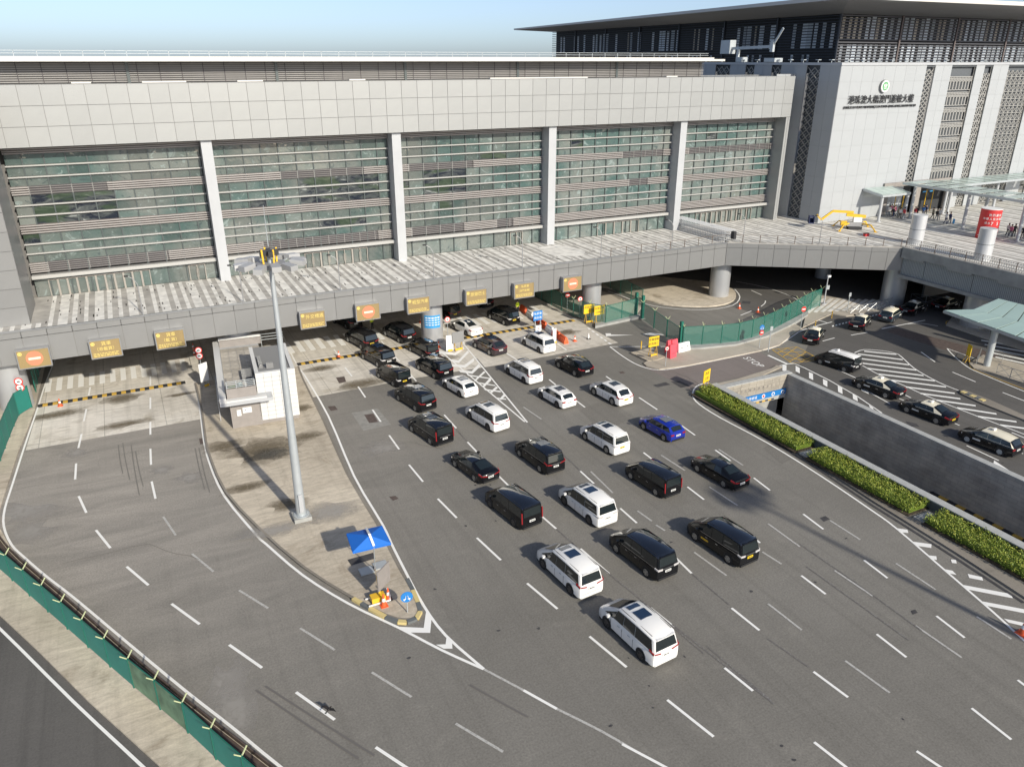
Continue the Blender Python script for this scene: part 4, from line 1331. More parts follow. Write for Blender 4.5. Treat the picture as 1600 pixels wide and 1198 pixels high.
# emblem and name
em = thing('wall_emblem', 'round green and white emblem above the building name on the white wall', 'emblem', (99.45, TY - 0.1, 26.65))
put('disc', MB().tube((0, 0.02, 0), (0, -0.28, 0), 0.86, n=36).mesh('disc', ['cladding_grey'], True), em)
put('face', MB().tube((0, -0.281, 0), (0, -0.30, 0), 0.80, n=36).mesh('face', 'white', True), em)
mat('emblem_green', (0.13, 0.36, 0.16), 0.5)
put('green_field', MB().tube((0, -0.301, 0), (0, -0.315, 0), 0.60, n=36).mesh('green_field', 'emblem_green', True), em)
lo_ = MB()
for a in (-38, 0, 38):
    d = Vector((math.sin(R(a)), 0, math.cos(R(a))))
    s_ = Vector((d.z, 0, -d.x))
    b0 = Vector((0, -0.33, -0.15))
    lo_.face([b0, b0 + d * 0.28 + s_ * 0.16, b0 + d * 0.55, b0 + d * 0.28 - s_ * 0.16])
lo_.box(-0.32, 0.32, -0.33, -0.325, -0.26, -0.2).box(-0.26, 0.26, -0.33, -0.325, -0.36, -0.31)
put('lotus', lo_.mesh('lotus', 'white'), em)
nm = thing('building_name', 'large dark raised characters naming the checkpoint on the white wall', 'lettering', (99.4, TY - 0.1, 24.9))
for i, ch in enumerate('港珠澳大橋澳門邊檢大樓'):
    text(ch, 1.22, 'black_plastic', (-6.05 + i * 1.22, -0.1, -0.05), (R(90), 0, 0), nm, 0.05, name='character')
text('EDIFÍCIO DO POSTO FRONTEIRIÇO DA PONTE HONG KONG-ZHUHAI-MACAU', 0.46, 'black_plastic', (0.05, -0.08, -0.98), (R(90), 0, 0), nm, 0.05, name='small_lettering', sx=0.9)

# slatted upper hall and big roof
up = thing('upper_hall', 'dark slatted upper hall under the wide oversailing roof', 'building', (106, 97, 29))
UX, UY, UZ = 105.8, 96.3, 36.7
build('hall_core', MB().box(UX + 1.2, 330, UY + 1.2, 189, 28, 37.2), 'interior_dark', up)
for i in range(17):
    z = 29.6 + i * 0.43
    build('front_slat', MB().box(UX, 330, UY, UY + 0.12, z, z + 0.17), 'slat_front', up)
    build('side_slat', MB().box(UX, UX + 0.12, UY + 0.13, 189, z, z + 0.13), 'slat_navy', up)
for k in range(7):
    build('side_post', MB().box(UX - 0.25, UX - 0.02, UY + 13.5 * k - 0.2, UY + 13.5 * k + 0.1, 29, 36.9), 'slat_navy', up)
for k in range(8):
    build('front_post', MB().box(UX + 14 * k + 13.8, UX + 14 * k + 14.1, UY - 0.25, UY - 0.02, 29, 36.9), 'slat_back', up)
rr = random.Random(5)
pl = {}
for k in range(2):
    pl[k] = [MB().box(0.0, 0.05, 0, wv, 0, h).mesh('screen_strip', m_) for wv, h, m_ in ((0.7, 3.9, 'sky_gap_pale'), (1.1, 3.9, 'sky_gap_pale'), (0.7, 3.6, 'sky_gap_bright'), (0.4, 3.9, 'screen_cream'))]  # blue strips paint in the sky behind the hall, cream ones are boards
y = UY + 2
cnt = 0
while y < 187 and cnt < 75:
    if (y - UY) % 13.5 < 11 and rr.random() < 0.85:
        wput('screen_strip', rr.choice(pl[0]), up, (UX + 1.1, y, 31.9))
        if rr.random() < 0.5:
            wput('screen_strip', MB().box(0, 0.05, 0, 0.5, 0, 1.1).mesh('screen_strip', 'sky_gap_pale'), up, (UX + 1.1, y, 29.8))
    y += rr.uniform(1.0, 1.9)
    cnt += 1
x = UX + 1.6
pf = [MB().box(0.0, wv, 0, 0.05, 0, h).mesh('screen_strip', m_) for wv, h, m_ in ((0.7, 3.2, 'sky_gap_pale'), (0.9, 3.4, 'sky_gap_pale'), (0.6, 3.2, 'screen_cream'))]
pf2 = [MB().box(0.0, wv, 0, 0.05, 0, 2.6).mesh('screen_strip', 'sky_gap_pale') for wv in (0.6, 0.9)]
while x < 200:
    wput('screen_strip', rr.choice(pf), up, (x, UY + 1.1, 33.2))
    if x < 160:
        wput('screen_strip', rr.choice(pf2), up, (x + 0.3, UY + 1.1, 29.8))
    x += rr.uniform(1.1, 1.7)
# roof: thin lip, soffit sloping down to the hall
A_, B_, C_, D_ = (96.1, 86.6, 38.05), (340, 86.6, 38.6), (340, 202, 38.6), (100.4, 200.3, 37.45)
a_, b_, c_, d_ = (UX, UY, 36.75), (340, UY, 36.75), (340, 189, 36.75), (UX, 189, 36.75)
rf = MB()
rf.face([A_, a_, b_, B_]).face([A_, D_, d_, a_]).face([D_, C_, c_, d_])
build('roof_soffit', rf, 'soffit', up)
def upz(p, h):
    return (p[0], p[1], p[2] + h)
rt = MB()
rt.face([A_, B_, upz(B_, 0.75), upz(A_, 0.55)]).face([D_, A_, upz(A_, 0.55), upz(D_, 0.35)]).face([C_, D_, upz(D_, 0.35), upz(C_, 0.5)])
rt.face([upz(A_, 0.55), upz(B_, 0.75), upz(C_, 0.5), upz(D_, 0.35)])
build('roof_shell', rt, 'roof_edge', up)
# window cleaning crane on the white block parapet
cr = thing('roof_crane', 'grey window cleaning crane standing on the parapet of the white block', 'crane', (TX + 0.5, 104, 29.8))
cy = yl(1148) - 104
put('mast', MB().tube((0, cy, 0), (0, cy, 1.9), 0.28, n=12).box(-0.6, 0.6, cy - 1.6, cy - 0.5, 0, 0.7).mesh('mast', 'galv'), cr)
cy2 = yl(1200) - 104
put('jib', MB().bar((0, cy + 2.4, 1.95), (0, cy2, 2.15), 0.35, 0.4).mesh('jib', 'galv'), cr)
put('counterweight', MB().box(-0.6, 0.6, cy + 1.4, cy + 3.6, 1.2, 3.2).mesh('counterweight', 'galv'), cr)
put('arm', MB().bar((0, cy2, 2.2), (0, cy2 - 1.8, 4.6), 0.2, 0.28).box(-0.2, 0.2, cy2 - 0.3, cy2 + 0.3, 1.4, 3.0).mesh('arm', 'galv'), cr)
put('motor', MB().box(-0.8, 0.8, cy2 - 1.6, cy2 + 0.6, 0, 0.55).mesh('motor', 'galv'), cr)
k = 0
for px in (1100, 1125, 1160, 1180, 1215, 1232, 1252, 1275, 1296):
    o = build('roof_light', MB().tube((TX + 0.4, yl(px), TZ), (TX + 0.4, yl(px), TZ + 0.3), 0.05, n=6).box(TX + 0.15, TX + 0.65, yl(px) - 0.3, yl(px) + 0.3, TZ + 0.3, TZ + 0.4), 'galv', wt)
for i in range(16):
    x = TX + 1.5 + i * 2.9
    build('roof_light', MB().tube((x, TY + 0.3, TZ), (x, TY + 0.3, TZ + 0.25), 0.05, n=6).box(x - 0.3, x + 0.3, TY + 0.1, TY + 0.5, TZ + 0.25, TZ + 0.35), 'galv', wt)

# ------------------------------------------------------------------ deck furniture on the right
def canopy(name, label, poly, z, posts, m='canopy_glass', th=0.14, beam='galv', cols=10, r=0.22, pz=8.0, rows=3):
    t = thing(name, label, 'canopy', (poly[0][0], poly[0][1], pz))
    a, b, c, d = [Vector((p[0], p[1], z + (p[2] if len(p) > 2 else 0))) for p in poly]
    for i in range(cols):
        for j in range(rows):
            u0, u1 = i / cols + 0.006, (i + 1) / cols - 0.006
            v0, v1 = j / rows + 0.012, (j + 1) / rows - 0.012
            q = [a.lerp(b, u0).lerp(d.lerp(c, u0), v0), a.lerp(b, u1).lerp(d.lerp(c, u1), v0), a.lerp(b, u1).lerp(d.lerp(c, u1), v1), a.lerp(b, u0).lerp(d.lerp(c, u0), v1)]
            mb = MB()
            mb.v = [tuple(p) for p in q] + [tuple(p - Vector((0, 0, 0.03))) for p in q]
            mb.f = [(0, 1, 2, 3), (7, 6, 5, 4), (0, 4, 5, 1), (1, 5, 6, 2), (2, 6, 7, 3), (3, 7, 4, 0)]
            mb.m = [0] * 6
            build('glass_sheet', mb, m, t)
    for p, q in ((a, b), (b, c), (c, d), (d, a)):
        build('edge_beam', MB().bar(p - Vector((0, 0, 0.2)), q - Vector((0, 0, 0.2)), 0.2, 0.3), beam, t)
    for i in range(1, cols):
        p, q = a.lerp(b, i / cols), d.lerp(c, i / cols)
        build('rafter', MB().bar(p - Vector((0, 0, 0.16)), q - Vector((0, 0, 0.16)), 0.07, 0.16), beam, t)
    for x, y in posts:
        build('post', MB().tube((x, y, pz), (x, y, z - 0.2), r, n=16).tube((x, y, pz), (x, y, pz + 0.12), r * 1.9, n=16), 'white_metal', t, True)
    return t
canopy('entrance_canopy', 'small glass canopy on white posts in front of the dark entrance', [(98.9, 77.6), (104.9, 77.6), (104.9, 81.0, 0.5), (98.9, 81.0, 0.5)], 12.0, [(99.5, 78.0), (105.0, 78.0)], cols=4, rows=2)
canopy('walkway_canopy', 'long glass walkway canopy on white posts across the upper plaza', [(104.6, 20), (104.6, 78.9), (110.4, 78.9), (110.4, 20)], 13.3, [(106.2, 77.9), (105.3, 68.7), (104.9, 60.6), (105.2, 52.5), (109.5, 68.7), (109.8, 60.6), (109.8, 52.0)], cols=24, rows=3)
canopy('side_canopy', 'white framed canopy reaching right along the white block wall', [(112.5, 76.6), (150, 76.6), (150, 81.0), (112.5, 81.0)], 12.6, [(113.7, 77.9), (114.8, 77.9), (126, 77.9), (134, 77.9)], m='canopy_glass', cols=14, rows=2)
for x, y, lb in ((91.45, 65.6, 'silver vent cylinder on the deck corner above the viaduct'), (91.0, 56.1, 'silver vent cylinder standing in front of the red banner drum')):
    pier(x, y, 0.92, 8.0, 11.75, lb, 'vent_metal', 9.9, 'vent', 'round vent cylinders')
rd = thing('banner_drum', 'tall red banner drum with white characters on the plaza', 'banner', (103.0, 63.7, 8))
put('drum', MB().tube((0, 0, 0), (0, 0, 3.9), 1.25, n=40).mesh('drum', 'red', True), rd)
put('lid', MB().tube((0, 0, 3.9), (0, 0, 3.98), 1.27, n=40).mesh('lid', 'white', True), rd)
def drum_text(s, z, size, a0):
    for i, ch in enumerate(s):
        a = R(a0 + i * size * 52)
        text(ch, size, 'white', (1.27 * math.cos(a), 1.27 * math.sin(a), z), (R(90), 0, a + R(90)), rd, 0.01, name='character')
drum_text('熱烈慶祝', 3.2, 0.36, -148)
drum_text('中華人民共和國', 2.7, 0.34, -178)
drum_text('成立', 2.15, 0.32, -165)
drum_text('75', 2.1, 0.62, -132)
wv = MB()
for i in range(10):
    a0, a1 = R(-200 + i * 14), R(-186 + i * 14)
    z = 0.45 + 0.12 * math.sin(i * 1.3)
    wv.bar((1.262 * math.cos(a0), 1.262 * math.sin(a0), z), (1.262 * math.cos(a1), 1.262 * math.sin(a1), 0.45 + 0.12 * math.sin((i + 1) * 1.3)), 0.02, 0.07)
put('wave_print', wv.mesh('wave_print', 'white'), rd)

# folding steel gate
fg = thing('folding_gate', 'long folded stack of shiny steel gate frames on the deck', 'gate', (68.5, 84, 8))
gm = MB().tube((0, -0.9, 0), (0, -0.9, 1.5), 0.035, n=6).tube((0, 0.9, 0), (0, 0.9, 1.5), 0.035, n=6).tube((0, -0.9, 1.5), (0, 0.9, 1.5), 0.035, n=6).tube((0, -0.9, 0.3), (0.24, 0.9, 1.3), 0.025, n=6).tube((0, 0.9, 0.3), (0.24, -0.9, 1.3), 0.025, n=6).tube((0, -0.9, 0.8), (0, 0.9, 0.8), 0.025, n=6).mesh('gate_frame', 'white_metal')
gp = [G(1046, 352, 8.0), G(1140, 378, 8.0)]
for i in range(38):
    f_ = i / 37
    x, y = gp[0][0] + (gp[1][0] - gp[0][0]) * f_, gp[0][1] + (gp[1][1] - gp[0][1]) * f_
    put('gate_frame', gm, fg, (x - 68.5, y - 84, 0), math.atan2(gp[1][1] - gp[0][1], gp[1][0] - gp[0][0]))
hx, hy = G(1145, 379, 8)
put('motor_head', MB().box(hx - 68.5 - 0.2, hx - 68.5 + 0.2, hy - 84 - 0.3, hy - 84 + 0.3, 0.5, 1.45).mesh('motor_head', 'black_plastic'), fg)

# spider boom lift
bl = thing('boom_lift', 'yellow spider boom lift with outriggers parked on the deck', 'lift', (91.2, 74.8, 8))
bl.location = (*G(1334, 358, 8), 8)
bl.rotation_euler = (0, 0, R(145))
bl_m = [('chassis', MB().box(-1.1, 1.1, -0.45, 0.45, 0.45, 1.05), 'sign_case'), ('track', MB().box(-0.9, 0.9, -0.62, -0.40, 0.0, 0.42), 'black_plastic'), ('track', MB().box(-0.9, 0.9, 0.40, 0.62, 0.0, 0.42), 'black_plastic'), ('turret', MB().box(-0.8, 0.3, -0.35, 0.35, 1.05, 1.7), 'white'),
        ('lower_boom', MB().bar((-1.3, 0, 1.8), (1.3, 0, 2.0), 0.35, 0.4), 'machine_yellow'), ('upper_boom', MB().bar((0.4, 0.0, 2.35), (3.2, 0, 2.45), 0.3, 0.32).bar((3.2, 0, 2.45), (4.6, 0, 1.2), 0.26, 0.28), 'machine_yellow'), ('jib', MB().bar((4.6, 0, 1.2), (5.3, 0, 1.9), 0.22, 0.24), 'machine_yellow'), ('basket', MB().box(5.6, 6.3, -0.5, 0.5, 0.7, 0.8).box(5.6, 5.66, -0.5, 0.5, 0.8, 1.7).box(6.24, 6.3, -0.5, 0.5, 0.8, 1.7).box(5.6, 6.3, -0.5, -0.44, 1.6, 1.7).box(5.6, 6.3, 0.44, 0.5, 1.6, 1.7).box(5.66, 6.24, -0.49, -0.45, 0.8, 1.3), 'cloth_navy'), ('engine_cover', MB().box(1.1, 1.9, -0.35, 0.35, 0.5, 1.1), 'machine_yellow')]
for nme, mb, m_ in bl_m:
    put(nme, mb.mesh(nme, m_), bl)
for dx, dy in ((2.4, 1.9), (2.4, -1.9), (-2.4, 1.9), (-2.4, -1.9)):
    put('outrigger', MB().bar((math.copysign(0.9, dx), math.copysign(0.4, dy), 0.85), (dx * 0.75, dy * 0.75, 0.85), 0.16, 0.18).bar((dx * 0.75, dy * 0.75, 0.85), (dx, dy, 0.05), 0.13, 0.14).box(dx - 0.2, dx + 0.2, dy - 0.2, dy + 0.2, 0, 0.06).mesh('outrigger', 'machine_yellow'), bl)
tb = thing('tool_box', 'small red tool case lying on the deck beside the boom lift', 'tool box', (*G(1353, 369, 8), 8))
put('case', MB().box(-0.35, 0.35, -0.2, 0.2, 0, 0.35).mesh('case', 'red'), tb)
put('lid', MB().box(-0.36, 0.36, -0.21, 0.21, 0.35, 0.42).mesh('lid', 'black_plastic'), tb)

# green glass canopy over the taxi stand
tc_ = thing('taxi_canopy', 'pale green glass canopy on a thick round column beside the crossing', 'canopy', (78.6, 45, 0))
eave = [G(1475, 484, 4.8), G(1620, 536, 4.6)]
rid = [G(1560, 466, 6.0), G(1640, 486, 6.0)]
def P3(p, z):
    return Vector((p[0], p[1], z))
e0, e1, r0, r1 = P3(eave[0], 4.8), P3(eave[1], 4.6), P3(rid[0], 6.0), P3(rid[1], 6.0)
mid0 = P3(G(1521, 483, 5.3), 5.3)
mid1 = P3(G(1640, 515, 5.2), 5.2)
def sheetq(q):
    mb = MB()
    mb.v = [tuple(p) for p in q] + [tuple(Vector(p) - Vector((0, 0, 0.06))) for p in q]
    n_ = len(q)
    mb.f = [tuple(range(n_)), tuple(reversed(range(n_, 2 * n_)))] + [(i, n_ + i, n_ + (i + 1) % n_, (i + 1) % n_) for i in range(n_)]
    mb.m = [0] * len(mb.f)
    build('glass_sheet', mb, 'canopy_green', tc_)
nC = 5
for i in range(nC):
    u0, u1 = i / nC + 0.008, (i + 1) / nC - 0.008
    for (p, q, s_, t__) in ((e0, e1, mid0, mid1), (mid0, mid1, r0, r1)):
        sheetq([p.lerp(q, u0), p.lerp(q, u1), s_.lerp(t__, u1) * 0.99 + p.lerp(q, u1) * 0.01, s_.lerp(t__, u0) * 0.99 + p.lerp(q, u0) * 0.01])
dn = Vector((0, 0, -0.22))
for p, q in ((e0, e1), (mid0, mid1), (r0, r1), (e0, mid0), (mid0, r0)):
    build('beam', MB().bar(p + dn, q + dn, 0.16, 0.24), 'galv', tc_)
cx_, cy_ = G(1541, 573)
build('column', MB().tube((cx_, cy_, 0), (cx_, cy_, 4.75), 0.34, n=24), 'galv', tc_, True)
cx2, cy2_ = G(1610, 560)
build('column', MB().tube((cx2, cy2_, 0), (cx2, cy2_, 5.4), 0.3, n=24), 'galv', tc_, True)
bas = slab('refuge_island', GL([(1514, 569), (1521, 564), (1536, 556), (1600, 572), (1660, 590), (1700, 625), (1600, 600), (1545, 583), (1522, 577)]), 'footpath', 0.14)
slab('divider_kerb', GL([(1500, 612), (1507, 611), (1545, 626), (1600, 651), (1680, 690), (1680, 698), (1600, 658), (1534, 632), (1502, 617)]), 'kerb_stone', 0.16)
for i in range(5):
    p, q = GL([(1502 + i * 7.2, 614 + i * 3.0), (1508.6 + i * 7.2, 616.6 + i * 3.0)])
    build('kerb_block', MB().bar((*p, 0.12), (*q, 0.12), 0.5, 0.2), 'kerb_yellow' if i % 2 == 0 else 'stone_side', bas)
slab('stand_pavement', GL([(1478, 509), (1486, 498), (1530, 500), (1640, 520), (1640, 560), (1540, 530)]), 'footpath', 0.14)

# ------------------------------------------------------------------ sunken ramp
ramp = thing('sunken_ramp', 'sunken ramp with dark tiled walls and light stone coping', 'ramp', (53, 52, -4.4))
build('floor', MB().box(TX0 - 1, TX1 + 1, -60, 75, -4.6, -4.4), 'asphalt_dark', ramp)
build('far_wall', MB().box(TX1, TX1 + 0.3, -60, TY1, -4.4, 0.28), 'dark_tile', ramp)
build('near_wall', MB().box(TX0 - 0.28, TX0, -60, TY1, -4.4, -0.03), 'dark_tile', ramp)
build('near_upstand', MB().box(TX0 - 0.25, TX0 + 0.1, -60, TY1 + 0.05, 0.0, 0.82), 'stone_side', ramp)
def coping(p, q, wd, z, th=0.09, n=40):
    a, b = Vector((*p, z)), Vector((*q, z))
    L = (b - a).length
    n = int(L / 0.9)
    d = (b - a) / n
    me = MB().bar((0, 0, 0), (d.x * 0.985, d.y * 0.985, 0), wd, th).mesh('coping_stone', 'stone_coping')
    for i in range(n):
        wput('coping_stone', me, ramp, tuple(a + d * i))
coping((TX0 - 0.02, TY1 + 0.4), (TX0 - 0.02, -20), 0.72, 0.87)
coping((TX1 + 0.28, TY1 + 0.4), (TX1 + 0.28, -20), 0.66, 0.33)
build('headwall', MB().box(TX0 - 0.2, TX1 + 0.3, TY1, TY1 + 0.35, -1.62, 0.45), 'stone_beige', ramp)
for r_ in range(4):
    for c_ in range(9):
        x = TX0 + 0.1 + c_ * 1.03
        put('stone_tile', MB().box(x, x + 1.01, TY1 - 0.04, TY1 - 0.001, -1.05 + r_ * 0.37, -1.05 + r_ * 0.37 + 0.35).mesh('stone_tile', 'stone_beige'), ramp, (-53, -52, 4.4))
coping((TX0 + 0.3, TY1 + 0.1), (TX1 + 0.4, TY1 + 0.1), 0.7, 0.50)
build('added_inner_wall', MB().box(TX0, TX1, TY1 + 0.8, TY1 + 0.9, -4.4, -1.6), 'raw_concrete', ramp)  # added wall, its pale grey stands in for sunlit floor inside the opening
build('clearance_board', MB().box(TX0 + 2.0, TX1 - 0.1, TY1 - 0.2, TY1 - 0.05, -1.72, -1.16), 'sign_blue', ramp)
build('portal_lintel', MB().box(TX0, TX1, TY1 - 0.1, TY1 + 0.3, -2.2, -1.75), 'stone_coping', ramp)
for i in range(11):
    x = TX0 + 3.4 + i * 0.4
    build('warning_block', MB().box(x, x + 0.4, TY1 - 0.14, TY1 - 0.101, -2.14, -1.98), 'paint_yellow' if i % 2 else 'paint_black', ramp)
text('往珠海 停車場', 0.36, 'white', (TX0 + 4.2 - 53, TY1 - 0.21 - 52, -1.44 + 4.4), (R(90), 0, 0), ramp, 0.004)
for i, x in enumerate((TX0 + 6.2, TX0 + 7.5, TX0 + 8.8)):
    build('board_disc', MB().tube((x, TY1 - 0.205, -1.44), (x, TY1 - 0.22, -1.44), 0.22, n=20), 'white', ramp)
    build('board_mark', MB().tube((x, TY1 - 0.221, -1.44), (x, TY1 - 0.23, -1.44), 0.13, n=20), 'sign_red' if i == 0 else 'sign_blue', ramp)
for k, s_ in enumerate('澳門車輛專用通道入口'):
    text(s_, 0.28, 'booth_grey', (TX0 + 2.7 + k * 0.58 - 53, TY1 - 0.05 - 52, -0.52 + 4.4), (R(90), 0, 0), ramp, 0.01, name='carved_character')
i = 0
y = 35.2
while y > 6:
    build('kerb_block', MB().box(TX1 - 0.32, TX1 - 0.002, y - 0.78, y, -4.4, -4.12), 'paint_yellow' if i % 2 else 'paint_black', ramp)
    y -= 0.8
    i += 1

# hedges
def hedge(y0, y1, label, seed):
    rr = random.Random(seed)
    t = thing('hedge', label, 'hedge', (46.9, (y0 + y1) / 2, 0.14), group='clipped hedges beside the sunken ramp')
    def xl(y):   # outer edge of the bed
        pts = [(-60, 45.9), (22, 45.95), (30, 46.0), (45, 46.1), (52.5, 46.6), (54, 47.2)]
        for (a, b), (c, d) in zip(pts[:-1], pts[1:]):
            if a <= y <= c:
                return b + (d - b) * (y - a) / (c - a)
        return 46
    build('soil', MB().box(46.0, TX0 - 0.3, y0, y1, 0.14, 0.2), 'soil', t)
    core = MB()
    core.box(46.35, TX0 - 0.45, y0 + 0.2, y1 - 0.2, 0.15, 0.55)
    build('branches', core, 'leaf_b', t, kind='stuff')
    mb = MB()
    n_ = int((y1 - y0) * 1150)
    for i in range(n_):
        y = rr.uniform(y0, y1)
        xa = xl(y)
        x = rr.uniform(xa, TX0 - 0.3)
        edge = min(x - xa, TX0 - 0.3 - x, y - y0, y1 - y)
        clump = 0.5 + 0.5 * math.sin(x * 5.1 + 1.3 * math.sin(y * 2.7)) * math.sin(y * 4.3 + x)
        top = 0.58 + 0.26 * clump + min(edge, 0.25) * 0.6 + rr.uniform(-0.1, 0.12)
        z = 0.15 + (top - 0.15) * (rr.random() ** 0.45)
        s_ = rr.uniform(0.035, 0.08)
        a = rr.uniform(0, 6.28)
        tilt = rr.uniform(-0.9, 0.9)
        d = Vector((math.cos(a) * math.cos(tilt), math.sin(a) * math.cos(tilt), abs(math.sin(tilt)) + 0.3)) * s_ * 1.5
        e = Vector((-math.sin(a), math.cos(a), rr.uniform(-0.3, 0.3))) * s_ * 0.55
        p = Vector((x, y, z))
        mb.face([p - e * 0.4, p + d * 0.5 - e, p + d, p + d * 0.5 + e], 0 if rr.random() < 0.5 else (1 if z < top - 0.12 or rr.random() < 0.4 else 2))
    build('foliage', mb, ['leaf_a', 'leaf_b', 'leaf_c'], t, kind='stuff')
hy = [G(1108, 609)[1], G(1251, 707)[1], G(1271, 713)[1], G(1418, 809)[1], G(1437, 820)[1], 4.0]
hedge(hy[1] , 53.4, 'bushy green hedge nearest the yellow board at the ramp corner', 1)
hedge(hy[3], hy[2] - 0.1, 'bushy green hedge in the middle of the planter strip', 2)
hedge(hy[5], hy[4] - 0.1, 'bushy green hedge at the right edge of the photo', 3)
for yy, lb in ((hy[1] - 0.35, 'pale concrete drain block in the upper hedge gap'), (hy[3] - 0.35, 'pale concrete drain block in the lower hedge gap')):
    t = thing('drain_block', lb, 'drain', (46.9, yy - 0.3, 0.14), group='drain blocks between hedges')
    put('block', MB().box(-0.7, 0.9, -0.45, 0.35, 0, 0.12).mesh('block', 'raw_concrete'), t)
    put('lid', MB().box(-0.5, 0.4, -0.3, 0.2, 0.12, 0.16).mesh('lid', 'stone_coping'), t)
build('drain_channel', line_strip(GL([(1092, 619), (1134, 651), (1205, 689), (1284, 737), (1362, 789), (1410, 819), (1498, 875), (1600, 942)]), 0.22), 'patch_dark', None, kind='structure').location.z = 0.004

# ------------------------------------------------------------------ fences
def fence(name, label, pts, h, sheet_m, post_step=2.4, arms=True, post_m='green_post', z0=0.12, rail=True, post_r=0.05, special=None):
    t = thing(name, label, 'fence', (pts[0][0], pts[0][1], z0))
    # resample
    V = [Vector((*p, 0)) for p in pts]
    tot = [0]
    for a, b in zip(V[:-1], V[1:]):
        tot.append(tot[-1] + (b - a).length)
    n_ = max(1, round(tot[-1] / post_step))
    P = []
    for k in range(n_ + 1):
        s_ = tot[-1] * k / n_
        for i in range(len(V) - 1):
            if tot[i] <= s_ + 1e-6 <= tot[i + 1] + 1e-5:
                f_ = (s_ - tot[i]) / max(1e-6, tot[i + 1] - tot[i])
                P.append(V[i].lerp(V[i + 1], min(1, f_)))
                break
    for k, p in enumerate(P):
        build('post', MB().tube((p.x, p.y, z0), (p.x, p.y, z0 + h + 0.05), post_r, n=8), post_m, t)
        if arms:
            q = P[min(k + 1, len(P) - 1)] - P[max(k - 1, 0)]
            q.normalize()
            nn = Vector((-q.y, q.x, 0)) * 0.32
            build('barb_arm', MB().bar((p.x, p.y, z0 + h), (p.x + nn.x, p.y + nn.y, z0 + h + 0.38), 0.05, 0.05).bar((p.x, p.y, z0 + h), (p.x - nn.x, p.y - nn.y, z0 + h + 0.38), 0.05, 0.05), 'arm_cream', t)
    for k, (a, b) in enumerate(zip(P[:-1], P[1:])):
        m_ = sheet_m if not (special and k in special) else special[k]
        d = (b - a).normalized() * 0.06
        a2, b2 = a + d, b - d
        build('mesh_panel', MB().bar((a2.x, a2.y, z0 + h / 2 + 0.05), (b2.x, b2.y, z0 + h / 2 + 0.05), 0.03, h - 0.1), m_, t)
        if rail:
            build('top_rail', MB().bar((a2.x, a2.y, z0 + h), (b2.x, b2.y, z0 + h), 0.05, 0.05), post_m, t)
    return t
flp = [(-12.6, 56.0)] + GL([(-20, 876), (0, 891), (29, 917), (101.6, 980.7), (200, 1068), (284.6, 1137.5), (348.5, 1198), (440, 1280)])
fence('site_fence', 'long green sheeted fence with barbed arms along the lower left verge', flp, 1.9, 'green_sheet', 2.35, special={9: 'rust_mesh', 10: 'rust_mesh'})
fence('side_fence', 'green sheeted fence climbing to the left pier', GL([(-6, 742), (14, 690), (28, 655), (38, 640)]) + [(-11.0, 78.5)], 2.2, 'green_sheet', 2.3, arms=False)
fence('pier_fence', 'short green fence in the shade behind the left pier', [(-10.9, 82.5), (-10.9, 96)], 2.2, 'green_mesh', 2.2, arms=False)
fence('inner_fence', 'green mesh fence beside the rightmost booth lane', [(48.3, 96), (48.3, 80.5), G(940, 509), G(995, 495)], 2.3, 'green_mesh', 2.6, z0=0.12)
fence('mid_fence', 'green mesh fence deep behind the right pier', [G(1003, 480), (60, 90), (62, 104)], 2.3, 'green_mesh', 3.0, arms=False)
fence('gate_fence', 'sliding green mesh gate between the side road and the roundabout', GL([(1003, 500), (1062, 543)]), 2.2, 'green_mesh', 3.4, z0=0.06, post_r=0.07)
fence('curve_fence', 'long curved green mesh fence round the roundabout road', smooth_pts(GL([(1066, 544), (1100, 542), (1150, 538), (1195, 524), (1230, 506), (1262, 487), (1280, 480)]), 3), 2.4, 'green_mesh', 2.2)
for x, y, lb in ((*G(1062, 543), 'thick dark green gate post at the near end of the sliding gate'), (*G(1003, 499), 'thick dark green gate post at the far end of the sliding gate'), (*G(993, 494), 'thick dark green gate post ending the inner fence')):
    t = thing('gate_post', lb, 'post', (x, y, 0.1), group='gate posts')
    put('post', MB().box(-0.16, 0.16, -0.16, 0.16, 0, 3.0).mesh('post', 'green_post'), t)
    put('foot', MB().box(-0.3, 0.3, -0.3, 0.3, 0, 0.08).mesh('foot', 'raw_concrete'), t)
slab('fence_kerb', GL([(1066, 549), (1100, 547), (1150, 542), (1198, 529), (1236, 511), (1262, 495), (1262, 489), (1232, 505), (1195, 523), (1150, 537), (1100, 541), (1066, 543)]), 'raw_concrete', 0.35)
slab('inner_kerb', GL([(930, 508), (990, 496), (1000, 494), (1000, 498), (930, 513)]), 'raw_concrete', 0.3)
# steel guard rail along the left road edge
gr = thing('guard_rail', 'low dark brown guard rail channel along the lower left road edge', 'guard rail', (*G(17, 857), 0.1))
gpts = smooth_pts(GL([(-14, 822), (6, 850), (32, 878), (110, 944), (195, 1019), (283, 1092), (360, 1152), (430, 1206), (520, 1275)]), 2)
for a, b in zip(gpts[:-1], gpts[1:]):
    build('rail', MB().bar((*a, 0.24), (*b, 0.24), 0.07, 0.22).bar((a[0] - 0.3, a[1] - 0.25, 0.2), (b[0] - 0.3, b[1] - 0.25, 0.2), 0.07, 0.14).bar((a[0] - 0.15, a[1] - 0.12, 0.15), (b[0] - 0.15, b[1] - 0.12, 0.15), 0.2, 0.04), 'brown_rail', gr)

